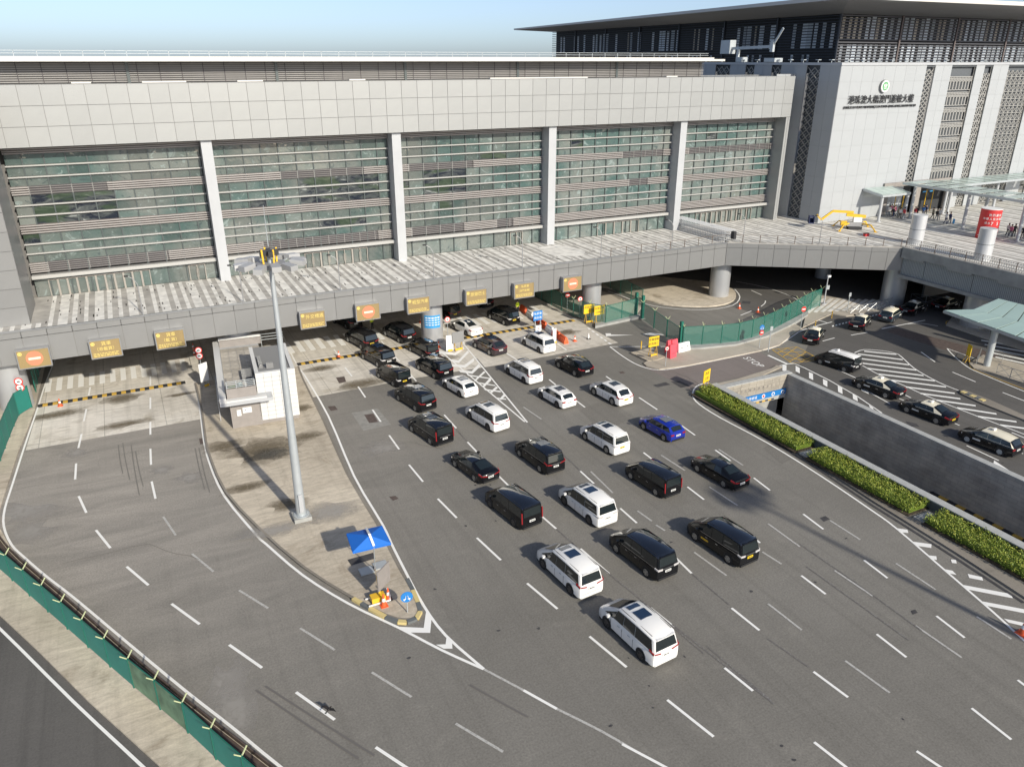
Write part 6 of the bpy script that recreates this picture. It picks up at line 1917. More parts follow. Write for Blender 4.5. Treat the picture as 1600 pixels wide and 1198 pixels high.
def make_car(label, kind, body, roof=None, plate='plate_white', lamps='wrap', rim='rim', sunroof=0, taxi=False, chrome=False, scale=1.0, glassroof=False, cat='car', group=None, door_print=False):
    st, inf = car_stations(kind)
    roof = roof or body
    t = thing({'mpv': 'people_carrier', 'van': 'people_carrier', 'sedan': 'saloon_car', 'coupe': 'saloon_car', 'suv': 'suv', 'hatch': 'hatchback', 'wagon': 'estate_car'}[kind] if not taxi else 'taxi', label, cat, (0, 0, 0), 0, group)
    zs = 0.20
    bump = {'mpv': 0.06, 'van': 0.05}.get(kind, 0.05)
    def pts(s):
        y, yt, zb, zt, w_, wt_ = s
        win = zt - zb > 0.25
        p = [(w_ - 0.10, y, zs), (w_ - 0.005, y, zs + 0.10), (w_ + 0.0, y, zb * 0.62), (w_ - 0.02, y, zb - 0.10), (w_ - 0.06, y, zb)]
        yt1 = yt
        p += [(wt_ + 0.045, yt1, zt - 0.07) if win else (wt_ + 0.1, yt1, zt - 0.03), (wt_ - 0.02, yt1, zt - 0.015) if win else (wt_ - 0.05, yt1, zt), (0.0, yt1 - (0.04 if y > 0 else -0.0), zt + (bump if win else 0.03))]
        return p
    Pp = [pts(s) for s in st]
    n_ = len(Pp[0])
    bm_, rf_, gl = MB(), MB(), []
    for i in range(len(st) - 1):
        for j in range(n_ - 1):
            for sg in (1, -1):
                q = [(sg * Pp[i][j][0], Pp[i][j][1], Pp[i][j][2]), (sg * Pp[i + 1][j][0], Pp[i + 1][j][1], Pp[i + 1][j][2]), (sg * Pp[i + 1][j + 1][0], Pp[i + 1][j + 1][1], Pp[i + 1][j + 1][2]), (sg * Pp[i][j + 1][0], Pp[i][j + 1][1], Pp[i][j + 1][2])]
                if sg < 0:
                    q = q[::-1]
                tgt = rf_ if (j >= (4 if taxi and kind != 'van' else 5) and inf['roof'][0] <= i < inf['roof'][1]) else bm_
                if taxi and kind != 'van' and j == 4 and i in (inf['roof'][0] - 1,):
                    tgt = rf_
                tgt.face(q)
    for e in (0, len(st) - 1):
        for j in range(n_ - 1):
            a, b = Pp[e][j], Pp[e][j + 1]
            q = [(-a[0], a[1], a[2]), (a[0], a[1], a[2]), (b[0], b[1], b[2]), (-b[0], b[1], b[2])]
            if e:
                q = q[::-1]
            bm_.face(q)
    put('body', bm_.mesh('body', body, True, 38), t)
    put('roof', rf_.mesh('roof', 'paint_roof_black' if roof == 'paint_car_black' else roof, True, 38), t)
    # glass panes laid on the shell
    def patch(name, q, m='car_glass', off=0.012, ins=(0.06, 0.10), par=None):
        q = [Vector(p) for p in q]
        nrm = (q[1] - q[0]).cross(q[3] - q[0]).normalized()
        c_ = sum(q, Vector()) / 4
        if nrm.dot(c_ - Vector((0, c_.y * 0.6, 0.7))) < 0:
            nrm = -nrm
        def bl_(u, v):
            return q[0].lerp(q[1], u).lerp(q[3].lerp(q[2], u), v) + nrm * off
        iu, iv = ins
        cs = [bl_(iu, iv), bl_(1 - iu, iv), bl_(1 - iu, 1 - iv), bl_(iu, 1 - iv)]
        if (cs[1] - cs[0]).cross(cs[3] - cs[0]).dot(nrm) < 0:
            cs = cs[::-1]
        mb = MB()
        mb.v = [tuple(p) for p in cs] + [tuple(p - nrm * (off + 0.01)) for p in cs]
        mb.f = [(0, 1, 2, 3), (0, 4, 5, 1), (1, 5, 6, 2), (2, 6, 7, 3), (3, 7, 4, 0)]
        mb.m = [0] * 5
        return put(name, mb.mesh(name, m), par or t)
    for i in inf['side']:
        for sg in (1, -1):
            S_ = lambda p: (sg * p[0], p[1], p[2])
            patch('side_window', [S_(Pp[i][4]), S_(Pp[i + 1][4]), S_(Pp[i + 1][5]), S_(Pp[i][5])], ins=(0.014, 0.07))
    i = inf['quarter']
    for sg in (1, -1):
        a, b, c_ = Vector(Pp[i][4]), Vector(Pp[i + 1][4]), Vector(Pp[i][5])
        b = a.lerp(b, 0.75)
        tri = [Vector((sg * (p.x + 0.012), p.y, p.z + 0.01)) for p in (a, b, a.lerp(c_, 0.8))]
        if sg < 0:
            tri = tri[::-1]
        put('side_window', MB().face(tri).mesh('side_window', 'car_glass'), t)
    def screen(name, i, sx_, u0=0.05, u1=0.96):
        mb = MB()
        a6, a7, b6, b7 = Vector(Pp[i][6]), Vector(Pp[i][7]), Vector(Pp[i + 1][6]), Vector(Pp[i + 1][7])
        up_ = Vector((0, (b7 - a7).z, -(b7 - a7).y)).normalized()
        up_ = -up_ if up_.z < 0 else up_
        rows = []
        for u in (u0, u1):
            e6, e7 = a6.lerp(b6, u), a7.lerp(b7, u)
            rows.append([Vector((-e6.x * sx_, e6.y, e6.z)) + up_ * 0.022, e7 + up_ * 0.018, Vector((e6.x * sx_, e6.y, e6.z)) + up_ * 0.022])
        for k in range(2):
            mb.face([rows[0][k], rows[0][k + 1], rows[1][k + 1], rows[1][k]])
        return put(name, mb.mesh(name, 'car_glass', True, 80), t)
    i = inf['ws']
    q = [(-Pp[i][6][0] - 0.02, Pp[i][6][1], Pp[i][6][2]), (Pp[i][6][0] + 0.02, Pp[i][6][1], Pp[i][6][2]), (Pp[i + 1][6][0] + 0.05, Pp[i + 1][6][1], Pp[i + 1][6][2]), (-Pp[i + 1][6][0] - 0.05, Pp[i + 1][6][1], Pp[i + 1][6][2])]
    screen('windscreen', i, 0.94)
    if inf['rear_cap']:
        a, b = Pp[0][4], Pp[0][6]
        q = [(-a[0], a[1], a[2] + 0.04), (a[0], a[1], a[2] + 0.04), (b[0] + 0.03, b[1], b[2] - 0.02), (-b[0] - 0.03, b[1], b[2] - 0.02)]
        rw = patch('rear_window', q, off=0.02, ins=(0.04, 0.10))
    else:
        i = inf['rw']
        a, b = Pp[i][6], Pp[i + 1][6]
        q = [(-a[0] - 0.04, a[1], a[2]), (a[0] + 0.04, a[1], a[2]), (b[0], b[1], b[2]), (-b[0], b[1], b[2])]
        screen('rear_window', i, 0.9, 0.10, 0.88)
    i0, i1 = inf['roof']
    zt_ = lambda y: 0
    if sunroof:
        spots_ = [(-0.95, -0.15, 0.42)] if sunroof == 1 else [(-0.75, -0.05, 0.40), (0.22, 0.55, 0.38)]
        for ya, yb_, ww in spots_:
            def zz(y):
                for k in range(len(st) - 1):
                    if st[k][1] <= y <= st[k + 1][1]:
                        f_ = (y - st[k][1]) / (st[k + 1][1] - st[k][1])
                        return st[k][3] + (st[k + 1][3] - st[k][3]) * f_
                return 1.9
            q = [(-ww, ya, zz(ya) + bump + 0.012), (ww, ya, zz(ya) + bump + 0.012), (ww, yb_, zz(yb_) + bump + 0.012), (-ww, yb_, zz(yb_) + bump + 0.012)]
            mb = MB()
            mb.v = q + [(x_, y_, z_ - 0.05) for x_, y_, z_ in q]
            mb.f = [(0, 1, 2, 3), (0, 4, 5, 1), (1, 5, 6, 2), (2, 6, 7, 3), (3, 7, 4, 0)]
            mb.m = [0] * 5
            put('sunroof', mb.mesh('sunroof', 'car_glass_roof'), t)
    W_ = max(s[4] for s in st)
    # wheels
    r = inf['r']
    for wy in inf['wb']:
        for sg in (1, -1):
            put('wheel_arch', MB().tube((sg * (W_ - 0.3), wy, r + 0.03), (sg * (W_ + 0.006), wy, r + 0.03), r + 0.065, n=24).mesh('wheel_arch', 'car_trim'), t)
            wh = put('wheel', MB().tube((sg * (W_ - 0.22), wy, r), (sg * (W_ + 0.012), wy, r), r, n=24).mesh('wheel', 'tyre'), t)
            rm = MB().tube((sg * (W_ - 0.1), wy, r), (sg * (W_ + 0.016), wy, r), r * 0.68, n=20)
            put('rim', rm.mesh('rim', rim), wh)
            sp = MB()
            for k in range(5):
                a = k * 2 * math.pi / 5 + 0.3
                sp.bar((sg * (W_ + 0.02), wy + math.cos(a) * r * 0.36, r + math.sin(a) * r * 0.36), (sg * (W_ + 0.02), wy + math.cos(a + 0.25) * r * 0.60, r + math.sin(a + 0.25) * r * 0.60), 0.012, 0.05, up=(1, 0, 0))
            put('spoke_gaps', sp.mesh('spoke_gaps', 'car_trim'), wh)
    # sills and dark bumper line
    put('sill', MB().box(-W_ + 0.06, W_ - 0.06, st[0][0] + 0.15, st[-1][0] - 0.2, 0.17, 0.26).mesh('sill', 'car_trim'), t)
    yr = st[0][0]
    w0 = st[0][4]
    zb0 = st[0][2]
    if kind in ('mpv', 'van'):
        for sg in (1, -1):
            put('roof_seam', MB().bar((sg * (st[1][5] - 0.06), st[1][1] + 0.1, st[1][3] + 0.012), (sg * (st[3][5] - 0.06), st[4][1] - 0.1, st[3][3] + 0.012), 0.02, 0.02).mesh('roof_seam', 'car_trim'), t)
        put('roof_spoiler', MB().box(-st[0][5] + 0.05, st[0][5] - 0.05, st[0][1] - 0.10, st[0][1] + 0.12, st[0][3] - 0.02, st[0][3] + 0.035).mesh('roof_spoiler', body), t)
        put('rear_wiper', MB().bar((0.0, st[0][0] + 0.035, st[0][2] + 0.10), (-0.28, st[0][0] + 0.05, st[0][2] + 0.22), 0.03, 0.02).mesh('rear_wiper', 'car_trim'), t)
    put('tailgate_seam', MB().box(-w0 + 0.18, w0 - 0.18, yr - 0.004, yr + 0.01, 0.44, 0.455).mesh('tailgate_seam', 'car_trim'), t)
    put('rear_bumper', MB().box(-w0 + 0.1, w0 - 0.1, yr - 0.035, yr + 0.1, 0.22, 0.36).mesh('rear_bumper', 'car_trim' if body != 'paint_car_white' else body), t)
    put('number_plate', MB().box(-0.24, 0.24, yr - 0.04, yr - 0.005, zb0 * 0.66, zb0 * 0.66 + 0.15).mesh('number_plate', plate), t)
    put('plate_marks', MB().box(-0.17, -0.03, yr - 0.043, yr - 0.041, zb0 * 0.66 + 0.04, zb0 * 0.66 + 0.11).box(0.0, 0.07, yr - 0.043, yr - 0.041, zb0 * 0.66 + 0.04, zb0 * 0.66 + 0.11).box(0.10, 0.18, yr - 0.043, yr - 0.041, zb0 * 0.66 + 0.04, zb0 * 0.66 + 0.11).mesh('plate_marks', 'black_plastic'), t)
    yf = st[-1][0]
    for sg in (1, -1):
        if lamps == 'wrap':
            m_ = MB().bar((sg * (w0 - 0.06), yr - 0.012, zb0 - 0.03), (sg * (w0 - 0.48), yr - 0.012, zb0 - 0.12), 0.05, 0.07, up=(0, 0, 1))
            m_.bar((sg * (w0 + 0.0), yr + 0.0, zb0 - 0.02), (sg * (W_ - 0.03), yr + 0.36, zb0 + 0.07), 0.06, 0.12)
            lm = 'lamp_red'
        elif lamps == 'clear':
            m_ = MB().bar((sg * (w0 - 0.02), yr - 0.012, zb0 - 0.05), (sg * (w0 - 0.40), yr - 0.012, zb0 - 0.09), 0.05, 0.13, up=(0, 0, 1))
            m_.bar((sg * (w0 + 0.0), yr + 0.0, zb0 - 0.04), (sg * (W_ - 0.03), yr + 0.25, zb0 + 0.02), 0.05, 0.1)
            lm = 'lamp_clear'
        elif lamps == 'tall':
            m_ = MB().bar((sg * (w0 + 0.0), yr - 0.005, zb0 - 0.30), (sg * (st[0][5] + 0.12), st[0][1] - 0.02, st[0][3] - 0.30), 0.07, 0.08, up=(0, 1, 0))
            lm = 'lamp_red'
        else:
            m_ = MB().box(min(sg * (w0 - 0.32), sg * (w0 + 0.01)), max(sg * (w0 - 0.32), sg * (w0 + 0.01)), yr - 0.02, yr + 0.14, zb0 - 0.20, zb0 - 0.05)
            lm = 'lamp_red'
        put('tail_lamp', m_.mesh('tail_lamp', lm), t)
        put('headlamp', MB().bar((sg * (st[-1][4] - 0.1), yf - 0.02, st[-1][2] - 0.02), (sg * (st[-2][4] - 0.01), yf - 0.42, st[-2][2] - 0.10), 0.09, 0.10).mesh('headlamp', 'lamp_clear'), t)
        put('door_mirror', MB().box(min(sg * (W_ + 0.0), sg * (W_ + 0.2)), max(sg * (W_ + 0.0), sg * (W_ + 0.2)), st[inf['quarter']][0] + 0.15, st[inf['quarter']][0] + 0.30, st[inf['quarter']][2] + 0.0, st[inf['quarter']][2] + 0.15).mesh('door_mirror', body), t)
        dl = MB()
        for yy in ((-0.8, 0.15, 1.15) if kind in ('mpv', 'van') else (-0.85, 0.05, 0.95)):
            dl.box(min(sg * (W_ - 0.01), sg * (W_ + 0.003)), max(sg * (W_ - 0.01), sg * (W_ + 0.003)), yy, yy + 0.018, 0.32, zb0 - 0.18)
        put('door_seams', dl.mesh('door_seams', 'car_trim'), t)
        for yy in (-0.55, 0.35):
            put('door_handle', MB().box(min(sg * W_, sg * (W_ + 0.03)), max(sg * W_, sg * (W_ + 0.03)), yy, yy + 0.2, zb0 - 0.22, zb0 - 0.185).mesh('door_handle', 'chrome' if body != 'paint_car_white' else 'galv'), t)
        if chrome:
            pa_, pb_ = Pp[1][4], Pp[inf['quarter']][4]
            put('window_trim', MB().bar((sg * (pa_[0] + 0.012), pa_[1], pa_[2]), (sg * (pb_[0] + 0.012), pb_[1], pb_[2]), 0.02, 0.03).mesh('window_trim', 'chrome'), t)
        if door_print:
            put('door_print', MB().box(min(sg * (W_), sg * (W_ + 0.006)), max(sg * (W_), sg * (W_ + 0.006)), 0.30, 0.95, 0.55, 0.68).mesh('door_print', 'plate_white' if taxi else 'machine_yellow'), t)
    if chrome:
        put('tail_strip', MB().box(-w0 + 0.35, w0 - 0.35, yr - 0.035, yr - 0.005, zb0 - 0.10, zb0 - 0.05).mesh('tail_strip', 'chrome'), t)
    if taxi:
        zt_m = st[inf['roof'][1] - 1][3]
        put('roof_sign', MB().box(-0.22, 0.22, st[inf['roof'][1] - 1][1] - 0.1, st[inf['roof'][1] - 1][1] + 0.06, zt_m + bump - 0.01, zt_m + bump + 0.13).mesh('roof_sign', 'cloth_white'), t)
    t['scale_note'] = ''
    del t['scale_note']
    if scale != 1:
        t.scale = (scale,) * 3
    t['_wb'] = inf['wb'][0] - inf['wb'][1]
    t['_w'] = W_
    return t
def place(t, F, B_, side='L', fix=None):
    f, b = Vector(G(*F)), Vector(G(*B_))
    d = (f - b)
    wbase = t['_wb'] * t.scale.x
    ang = math.atan2(d.y, d.x)
    if fix is not None:
        ang = R(fix)
    dv = Vector((math.cos(ang), math.sin(ang)))
    nr = Vector((dv.y, -dv.x)) * (1 if side == 'L' else -1)      # towards the car's middle from the wheels seen
    mid = (f + b) / 2 if fix is None else b + dv * wbase / 2
    c_ = mid + nr * (t['_w'] + 0.0) * t.scale.x
    t.location = (c_.x, c_.y, 0.006)
    t.rotation_euler = (0, 0, ang - math.pi / 2)
    del t['_wb'], t['_w']
GQ = 'cars queueing towards the booths'
W, K = 'paint_car_white', 'paint_car_black'
cars = [
 # label, kind, body, kwargs, front wheel px, rear wheel px, fixed heading
 ('white people carrier nearest the camera, last in its lane', 'mpv', W, dict(sunroof=2, rim='rim_dark'), (947.5, 981), (1000, 1031), 94.5),
 ('white people carrier with red tail lamps, one ahead of the nearest white one', 'mpv', W, dict(sunroof=2, rim='rim_dark'), (850, 886), (889.8, 928), 94.5),
 ('white people carrier with clear tail lamps beside two black ones', 'mpv', W, dict(sunroof=2, lamps='clear', rim='rim_dark'), (887, 787), (919.5, 819), 95),
 ('black people carrier with shiny blue sky on its roof, right of the nearest white ones', 'mpv', K, dict(lamps='clear', chrome=True), (968, 862.7), (1008.6, 901), 95),
 ('black people carrier with yellow plate and gold door print, lowest at right', 'mpv', K, dict(lamps='clear', plate='plate_yellow', chrome=True, door_print=True), (1093, 840.8), (1136, 880), 95),
 ('boxy black people carrier with tall red tail lamps beside the dark blue saloon', 'van', K, dict(lamps='tall', scale=0.95), (992.4, 746.6), (1023.7, 774.6), 95.5),
 ('low black saloon with silver wheels, rightmost of the queue', 'sedan', K, dict(lamps='wrap'), (1096.8, 735), (1129.4, 762), 94.5),
 ('boxy black people carrier below the dark coupe on the left side', 'van', K, dict(lamps='tall', rim='rim_dark'), (775, 792), (802, 823), 98),
 ('black people carrier with bright chrome rear edge mid plaza', 'mpv', K, dict(sunroof=1, chrome=True), (810.5, 714), (842.6, 738), 95),
 ('dark sloping roofed coupe with blue rear glass', 'coupe', K, dict(lamps='wrap', chrome=True), (719.3, 730.5), (740.6, 752.8), 99),
 ('blue hatchback, only blue car on the plaza', 'hatch', 'paint_car_blue', dict(lamps='box', sunroof=1), (1010, 671.5), (1036.2, 689), 95.5),
 ('white people carrier with yellow plate in front of the blue hatchback', 'mpv', W, dict(sunroof=2, lamps='clear', plate='plate_yellow', scale=0.97), (918, 685), (947, 708.5), 96),
 ('white people carrier left of the painted wedge tip', 'mpv', W, dict(sunroof=2, rim='rim_dark', scale=0.97), (741.9, 652.6), (761.9, 673), 99.5),
 ('wide black people carrier with slim red tail lamps and glassy roof', 'van', K, dict(lamps='tall', sunroof=2, chrome=True), (651.2, 671.4), (671.8, 695), 101),
 ('black people carrier with red wrap lamps ahead of the glassy roofed one', 'mpv', K, dict(sunroof=1), (633, 625), (648.5, 643), 102),
 ('white SUV with black glass roof and yellow plate', 'suv', W, dict(sunroof=1, plate='plate_yellow', lamps='wrap'), (931.5, 615.6), (955.8, 633), 95.5),
 ('small white hatchback with dark sunroof left of the white SUV', 'hatch', W, dict(sunroof=1, lamps='box', rim='rim_dark'), (848.8, 622), (869.6, 637.4), 96.5),
 ('white people carrier above the small white hatchback', 'mpv', W, dict(sunroof=2, rim='rim_dark', scale=0.97), (801, 583.5), (818, 599), 97),
 ('black SUV with sloped tail on the joint of apron and asphalt', 'suv', K, dict(lamps='wrap'), (877.6, 573.8), (897.2, 588.3), 96),
 ('white people carrier beside the orange barriers, highest white one', 'mpv', W, dict(sunroof=2, rim='rim_dark', scale=0.95, lamps='clear'), (823.8, 538), (841.3, 551.3), 97),
 ('plum dark SUV in front of the hump near the chevrons', 'suv', 'paint_car_plum', dict(lamps='wrap', sunroof=1, chrome=True), (748, 543.4), (764.4, 555.6), 99),
 ('white saloon crossing the hump right of the notice pier', 'sedan', W, dict(lamps='wrap', sunroof=1, rim='rim_dark'), (715, 514), (728, 525), 100),
 ('small white estate with tall red lamps beside the chevrons', 'hatch', W, dict(lamps='tall', sunroof=1, rim='rim_dark'), (700.6, 606.7), (717.6, 620.7), 100),
 ('black people carrier with red lamps just left of the chevrons', 'mpv', K, dict(), (663, 577), (678, 592), 101),
 ('short black people carrier close behind the notice pier', 'van', K, dict(scale=0.88, lamps='wrap'), (650.5, 548), (661, 560), 101.5),
 ('black people carrier entering the lane left of the notice pier', 'mpv', K, dict(), (612.4, 521.6), (622.9, 536), 102),
 ('small black people carrier with yellow plate before the apron edge', 'van', K, dict(plate='plate_yellow', lamps='clear', scale=0.93), (603.4, 588), (614, 604), 102.5),
 ('black people carrier with silver tail strip near the centre hump', 'mpv', K, dict(lamps='clear', chrome=True, sunroof=2), (577.3, 559), (589.6, 574), 103),
 ('black people carrier with yellow plate and red lamps on the centre crossing', 'mpv', K, dict(plate='plate_yellow'), (549.8, 530.3), (564, 546), 103),
 ('dark people carrier half hidden under the no entry lane sign', 'mpv', K, dict(), (529, 502), (540.5, 514.5), 103),
 ('black people carrier with yellow plate beside the orange barriers', 'mpv', K, dict(plate='plate_yellow', lamps='clear', chrome=True), (771.2, 496), (787, 508.3), 99),
 ('dark people carrier with red lamps and yellow plate right behind the pier', 'van', K, dict(plate='plate_yellow', lamps='wrap', scale=0.92), (685, 487), (696.8, 498), 100),
 ('dark car mostly hidden under the coach lane sign', 'sedan', K, dict(lamps='wrap'), (738, 470), (748, 481), 100),
]
for lab, kd, bd, kw, F, B_, fx in cars:
    t = make_car(lab, kd, bd, group=GQ, **kw)
    place(t, F, B_, 'L', fx)
TG = 'black and cream taxis at the stand'
CR = 'paint_car_cream'
taxis = [
 ('black and cream taxi saloon turning by the yellow box marking', 'sedan', dict(lamps='wrap'), (1296, 526.5), (1280, 538), 'R', 33),
 ('black and cream taxi saloon second from the footpath corner', 'sedan', dict(lamps='wrap'), (1372, 509), (1351.5, 516.5), 'R', 27),
 ('slate taxi hatchback with pale roof in the queue under the deck edge', 'hatch', dict(lamps='box', body='paint_car_slate'), (1417, 497), (1396.6, 504.5), 'R', 20),
 ('black and cream taxi just before the big silver pier', 'sedan', dict(lamps='wrap'), (1448, 487), (1430, 493.5), 'R', 14),
 ('black and cream taxi in deep shade under the viaduct', 'sedan', dict(lamps='wrap'), (1500, 483), (1480, 487), 'R', 8),
 ('black taxi van with white roof at the head of the hatched island', 'van', dict(lamps='clear', scale=0.92, roof=W), (1303, 566), (1318, 581.5), 'L', 101),
 ('black and cream taxi saloon beside the hatched island, second in the row', 'sedan', dict(lamps='wrap'), (1351.5, 604), (1382.3, 622.5), 'L', 97),
 ('black and cream taxi saloon beside the kerb divider, third in the row', 'sedan', dict(lamps='wrap', plate='plate_yellow'), (1422.4, 643.3), (1461.2, 662.7), 'L', 95.5),
 ('black and cream taxi estate at the right, last of the row', 'wagon', dict(lamps='box', rim='galv'), (1516, 690.4), (1560, 711.5), 'L', 94.5),
]
for lab, kd, kw, F, B_, sd_, fx in taxis:
    bd = kw.pop('body', K)
    rfm = kw.pop('roof', CR)
    t = make_car(lab, kd, bd, roof=rfm, taxi=True, door_print=True, cat='taxi', group=TG, **kw)
    place(t, F, B_, sd_, fx)
# coach rear under the deck
x, y = G(604, 500)
co = thing('coach', 'white coach rear showing below the deck edge', 'coach', (x, y + 2, 0.0))
put('body', MB().box(-1.2, 1.2, 0, 9, 0.35, 3.1).mesh('body', 'white_metal'), co)
put('rear_window', MB().box(-0.95, 0.95, -0.03, -0.001, 1.7, 2.6).mesh('rear_window', 'car_glass'), co)
put('bumper', MB().box(-1.2, 1.2, -0.08, -0.001, 0.4, 0.75).mesh('bumper', 'sign_case'), co)
for sg in (-1, 1):
    put('tail_lamp', MB().box(sg * 1.0 - 0.12, sg * 1.0 + 0.12, -0.06, -0.002, 0.9, 1.3).mesh('tail_lamp', 'lamp_red'), co)
    for yy in (1.8, 7.4):
        put('wheel', MB().tube((sg * 0.95, yy, 0.48), (sg * 1.22, yy, 0.48), 0.48, n=20).mesh('wheel', 'tyre'), co)

# ------------------------------------------------------------------ people
def person_mesh(pose, shirt, legs_m):
    if pose == 'walk':
        lk, la, rk, ra = (0.10, 0.16, 0.5), (0.11, 0.10, 0.09), (-0.10, 0.02, 0.48), (-0.11, -0.34, 0.13)
        le, lh, re, rh = (0.25, -0.08, 1.12), (0.25, -0.02, 0.86), (-0.25, 0.06, 1.12), (-0.24, 0.24, 0.92)
    else:
        lk, la, rk, ra = (0.10, 0.02, 0.5), (0.11, 0.0, 0.09), (-0.10, 0.01, 0.5), (-0.12, 0.0, 0.09)
        le, lh, re, rh = (0.26, -0.03, 1.12), (0.24, 0.10, 0.90), (-0.26, -0.03, 1.12), (-0.24, 0.05, 0.86)
    V = [(0, 0, 0.95), (0, 0, 1.15), (0, 0, 1.38), (0, 0.01, 1.50), (0, 0.02, 1.60), (0, 0.02, 1.72),
         (0.18, 0, 1.40), le, lh, (-0.18, 0, 1.40), re, rh, (0.09, 0, 0.90), lk, la, (la[0], la[1] + 0.16, 0.05), (-0.09, 0, 0.90), rk, ra, (ra[0], ra[1] + 0.16, ra[2] - 0.05),
         (lh[0], lh[1] + 0.02, lh[2] - 0.12), (rh[0], rh[1] + 0.02, rh[2] - 0.12)]
    E_ = [(0, 1), (1, 2), (2, 3), (3, 4), (4, 5), (2, 6), (6, 7), (7, 8), (2, 9), (9, 10), (10, 11), (0, 12), (12, 13), (13, 14), (14, 15), (0, 16), (16, 17), (17, 18), (18, 19), (8, 20), (11, 21)]
    rad = [0.15, 0.135, 0.15, 0.06, 0.10, 0.095, 0.075, 0.05, 0.038, 0.075, 0.05, 0.038, 0.095, 0.065, 0.045, 0.04, 0.095, 0.065, 0.045, 0.04, 0.03, 0.03]
    me = bpy.data.meshes.new('person_skeleton')
    me.from_pydata(V, E_, [])
    o = bpy.data.objects.new('person_tmp', me)
    C.objects.link(o)
    sk = o.modifiers.new('skin', 'SKIN')
    for i, sv in enumerate(me.skin_vertices[0].data):
        sv.radius = (rad[i] * (1.2 if i in (1, 2) else 1), rad[i] * (0.8 if i in (0, 1, 2) else 1))
        sv.use_root = (i == 0)
    sb = o.modifiers.new('sub', 'SUBSURF')
    sb.levels = 1
    dg = bpy.context.evaluated_depsgraph_get()
    m2 = bpy.data.meshes.new_from_object(o.evaluated_get(dg))
    bpy.data.objects.remove(o)
    for mm in (shirt, legs_m, 'skin', 'black_plastic'):
        m2.materials.append(MT[mm])
    for p in m2.polygons:
        z = p.center.z
        x_ = abs(p.center.x)
        p.use_smooth = True
        p.material_index = 2 if (z > 1.46 or (x_ > 0.19 and z < 1.02 and z > 0.7)) else (0 if z > 0.95 else (1 if z > 0.11 else 3))
    return m2
pcache = {}
hairm = MB()
for (z, r_, y_) in ((1.70, 0.108, 0.0), (1.74, 0.112, 0.0), (1.78, 0.095, 0.0), (1.815, 0.05, 0.0)):
    pass
hairm.tube((0, -0.01, 1.66), (0, -0.01, 1.74), 0.108, 0.116, 14, cap=False).tube((0, -0.01, 1.74), (0, -0.01, 1.80), 0.116, 0.085, 14, cap=False).tube((0, -0.01, 1.80), (0, -0.01, 1.83), 0.085, 0.03, 14)
hair_me = hairm.mesh('hair', 'hair', True, 80)
facem = MB().box(-0.055, -0.03, 0.108, 0.124, 1.665, 1.68).box(0.03, 0.055, 0.108, 0.124, 1.665, 1.68).box(-0.012, 0.012, 0.11, 0.14, 1.62, 1.655).box(-0.03, 0.03, 0.108, 0.12, 1.585, 1.595)
face_me = facem.mesh('face_features', 'hair')
def person(x, y, z, rz, pose, shirt, legs_m, label, s=1.0, hat=None):
    k = (pose, shirt, legs_m)
    if k not in pcache:
        pcache[k] = person_mesh(*k)
    t = thing('person', label, 'person', (x, y, z), R(rz), 'people on the plaza')
    t.scale = (s, s, s)
    put('figure', pcache[k], t)
    put('hair', hair_me, t)
    put('face_features', face_me, t)
    if hat:
        put('cap', MB().tube((0, 0, 1.76), (0, 0, 1.86), 0.13, 0.10, 14).mesh('cap', hat), t)
    return t
x, y = G(582, 515)
person(x, y, 0, 20, 'stand', 'cloth_hivis', 'cloth_black', 'traffic officer in a yellow high visibility vest facing the centre lanes', 1.03, 'cloth_black')
x, y = G(808.5, 490)
person(x, y, 0, 190, 'stand', 'cloth_hivis', 'cloth_black', 'officer in a yellow high visibility vest at the slanting orange barriers', 1.03, 'cloth_black')
pp = [(1388, 339, 'stand', 'cloth_white', 'cloth_grey', 'person in white shirt, leftmost in the crowd at the entrance'), (1391, 337, 'stand', 'cloth_pink', 'cloth_black', 'person in pink top at the entrance crowd'), (1394, 341, 'walk', 'cloth_black', 'cloth_navy', 'person in black in front of the entrance crowd'), (1397, 338, 'walk', 'cloth_pink', 'cloth_navy', 'person in pink top and navy trousers in the entrance crowd'), (1402, 340, 'stand', 'cloth_khaki', 'cloth_grey', 'person in khaki in the entrance crowd'), (1405, 342, 'walk', 'cloth_white', 'cloth_black', 'person in white top, rightmost of the entrance crowd'), (1411, 343, 'walk', 'cloth_red', 'cloth_grey', 'person in red walking between canopy posts'),
      (1428, 341, 'walk', 'cloth_red', 'cloth_white', 'person in red and white right of the paired posts'), (1431, 340, 'walk', 'cloth_black', 'cloth_black', 'person all in black right of the paired posts'), (1441, 338, 'stand', 'cloth_blue', 'cloth_navy', 'person in blue top behind the vent cylinder'), (1445, 337, 'walk', 'cloth_navy', 'cloth_black', 'person in navy top behind the vent cylinder'), (1456, 343, 'walk', 'cloth_khaki', 'cloth_black', 'person in khaki top just right of the vent cylinder'), (1462, 345, 'walk', 'cloth_black', 'cloth_grey', 'person in black top and grey trousers right of the vent cylinder'), (1466, 344, 'stand', 'cloth_white', 'cloth_grey', 'person in pale clothes near the middle posts'),
      (1476.5, 350.5, 'walk', 'cloth_white', 'cloth_navy', 'person in white top walking beside the one with a blue suitcase'), (1482.5, 350, 'walk', 'cloth_navy', 'cloth_navy', 'person in navy pulling a blue suitcase'),
      (1573, 369, 'walk', 'cloth_white', 'cloth_black', 'person in white top, leftmost of the group by the right post'), (1577.5, 371, 'walk', 'cloth_pink', 'cloth_navy', 'person in pink top in the group by the right post'), (1583, 370.5, 'walk', 'cloth_black', 'cloth_black', 'person in black in the group by the right post'), (1596, 374, 'walk', 'cloth_black', 'cloth_black', 'person in long black clothes at the right photo edge')]
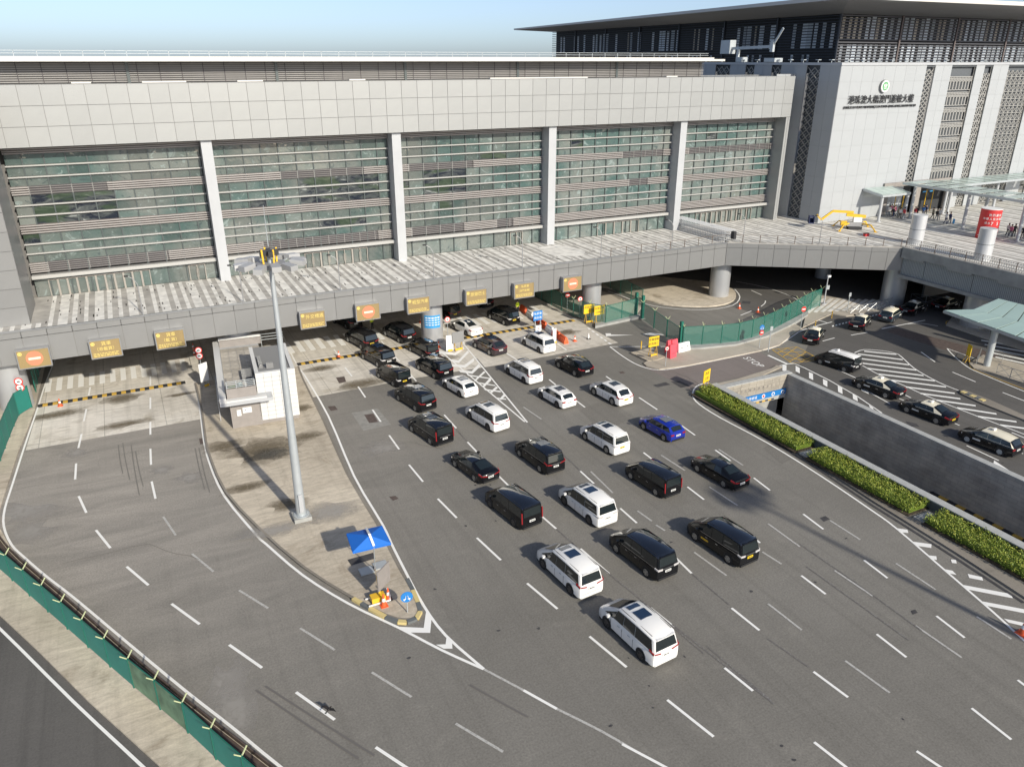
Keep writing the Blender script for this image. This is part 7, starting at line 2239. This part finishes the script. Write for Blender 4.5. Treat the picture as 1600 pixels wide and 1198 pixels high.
for px, py, ps, sh, lg, lb_ in pp:
    x, y = G(px, py, 8.012)
    person(x, y, 8.012, random.uniform(0, 360) if 'crowd' in lb_ else random.uniform(-120, -60), ps, sh, lg, lb_, random.uniform(0.92, 1.04))
x, y = G(1389.5, 462)
person(x, y, 0.13, 200, 'stand', 'cloth_white', 'cloth_black', 'person in white top standing left of the big pier', 1.0)
for px, py, m_, lb_ in ((1489.5, 349.5, 'sky_blue', 'blue wheeled suitcase pulled across the plaza'), (1590, 375, 'cloth_teal', 'teal wheeled suitcase by the right canopy post')):
    x, y = G(px, py, 8.012)
    t = thing('suitcase', lb_, 'suitcase', (x, y, 8.012), R(30))
    put('shell', MB().box(-0.22, 0.22, -0.13, 0.13, 0.05, 0.68).mesh('shell', m_), t)
    put('handle', MB().box(-0.12, -0.10, 0.08, 0.10, 0.68, 0.98).box(0.10, 0.12, 0.08, 0.10, 0.68, 0.98).box(-0.12, 0.12, 0.08, 0.10, 0.98, 1.0).mesh('handle', 'black_plastic'), t)
    put('wheels', MB().box(-0.2, 0.2, -0.12, 0.12, 0.0, 0.05).mesh('wheels', 'black_plastic'), t)
# bird over the road
x, y = G(515, 1117)
bd_ = thing('bird', 'small dark bird gliding low over a lane dash at lower left', 'bird', (x, y, 0.4), R(40))
bm2 = MB().tube((-0.18, 0, 0), (0.0, 0, 0.0), 0.02, 0.06, 10).tube((0.0, 0, 0), (0.16, 0, 0.01), 0.06, 0.035, 10).tube((0.16, 0, 0.01), (0.22, 0, 0.01), 0.035, 0.008, 8)
put('torso', bm2.mesh('torso', 'hair', True), bd_)
for sg in (-1, 1):
    put('wing', MB().face([(0.08, sg * 0.03, 0.02), (0.10, sg * 0.22, 0.08), (-0.02, sg * 0.46, 0.05), (-0.06, sg * 0.24, 0.06), (-0.08, sg * 0.03, 0.01)]).mesh('wing', 'hair'), bd_)
put('tail', MB().face([(-0.16, -0.02, 0), (-0.30, -0.06, 0), (-0.30, 0.06, 0), (-0.16, 0.02, 0)]).mesh('tail', 'hair'), bd_)

# lettering becomes plain mesh
dg = bpy.context.evaluated_depsgraph_get()
fonts = [o for o in C.objects if o.type == 'FONT']
made = []
for o in fonts:
    me = bpy.data.meshes.new_from_object(o.evaluated_get(dg), depsgraph=dg)
    if not me.materials:
        me.materials.append(o.data.materials[0])
    made.append((me, o.name, o.parent, o.location.copy(), o.rotation_euler.copy(), o.scale.copy()))
for o in fonts:
    bpy.data.objects.remove(o)
for me, nme, par, loc, rot, sc in made:
    n_ = bpy.data.objects.new(nme, me)
    C.objects.link(n_)
    n_.parent = par
    n_.location, n_.rotation_euler, n_.scale = loc, rot, sc
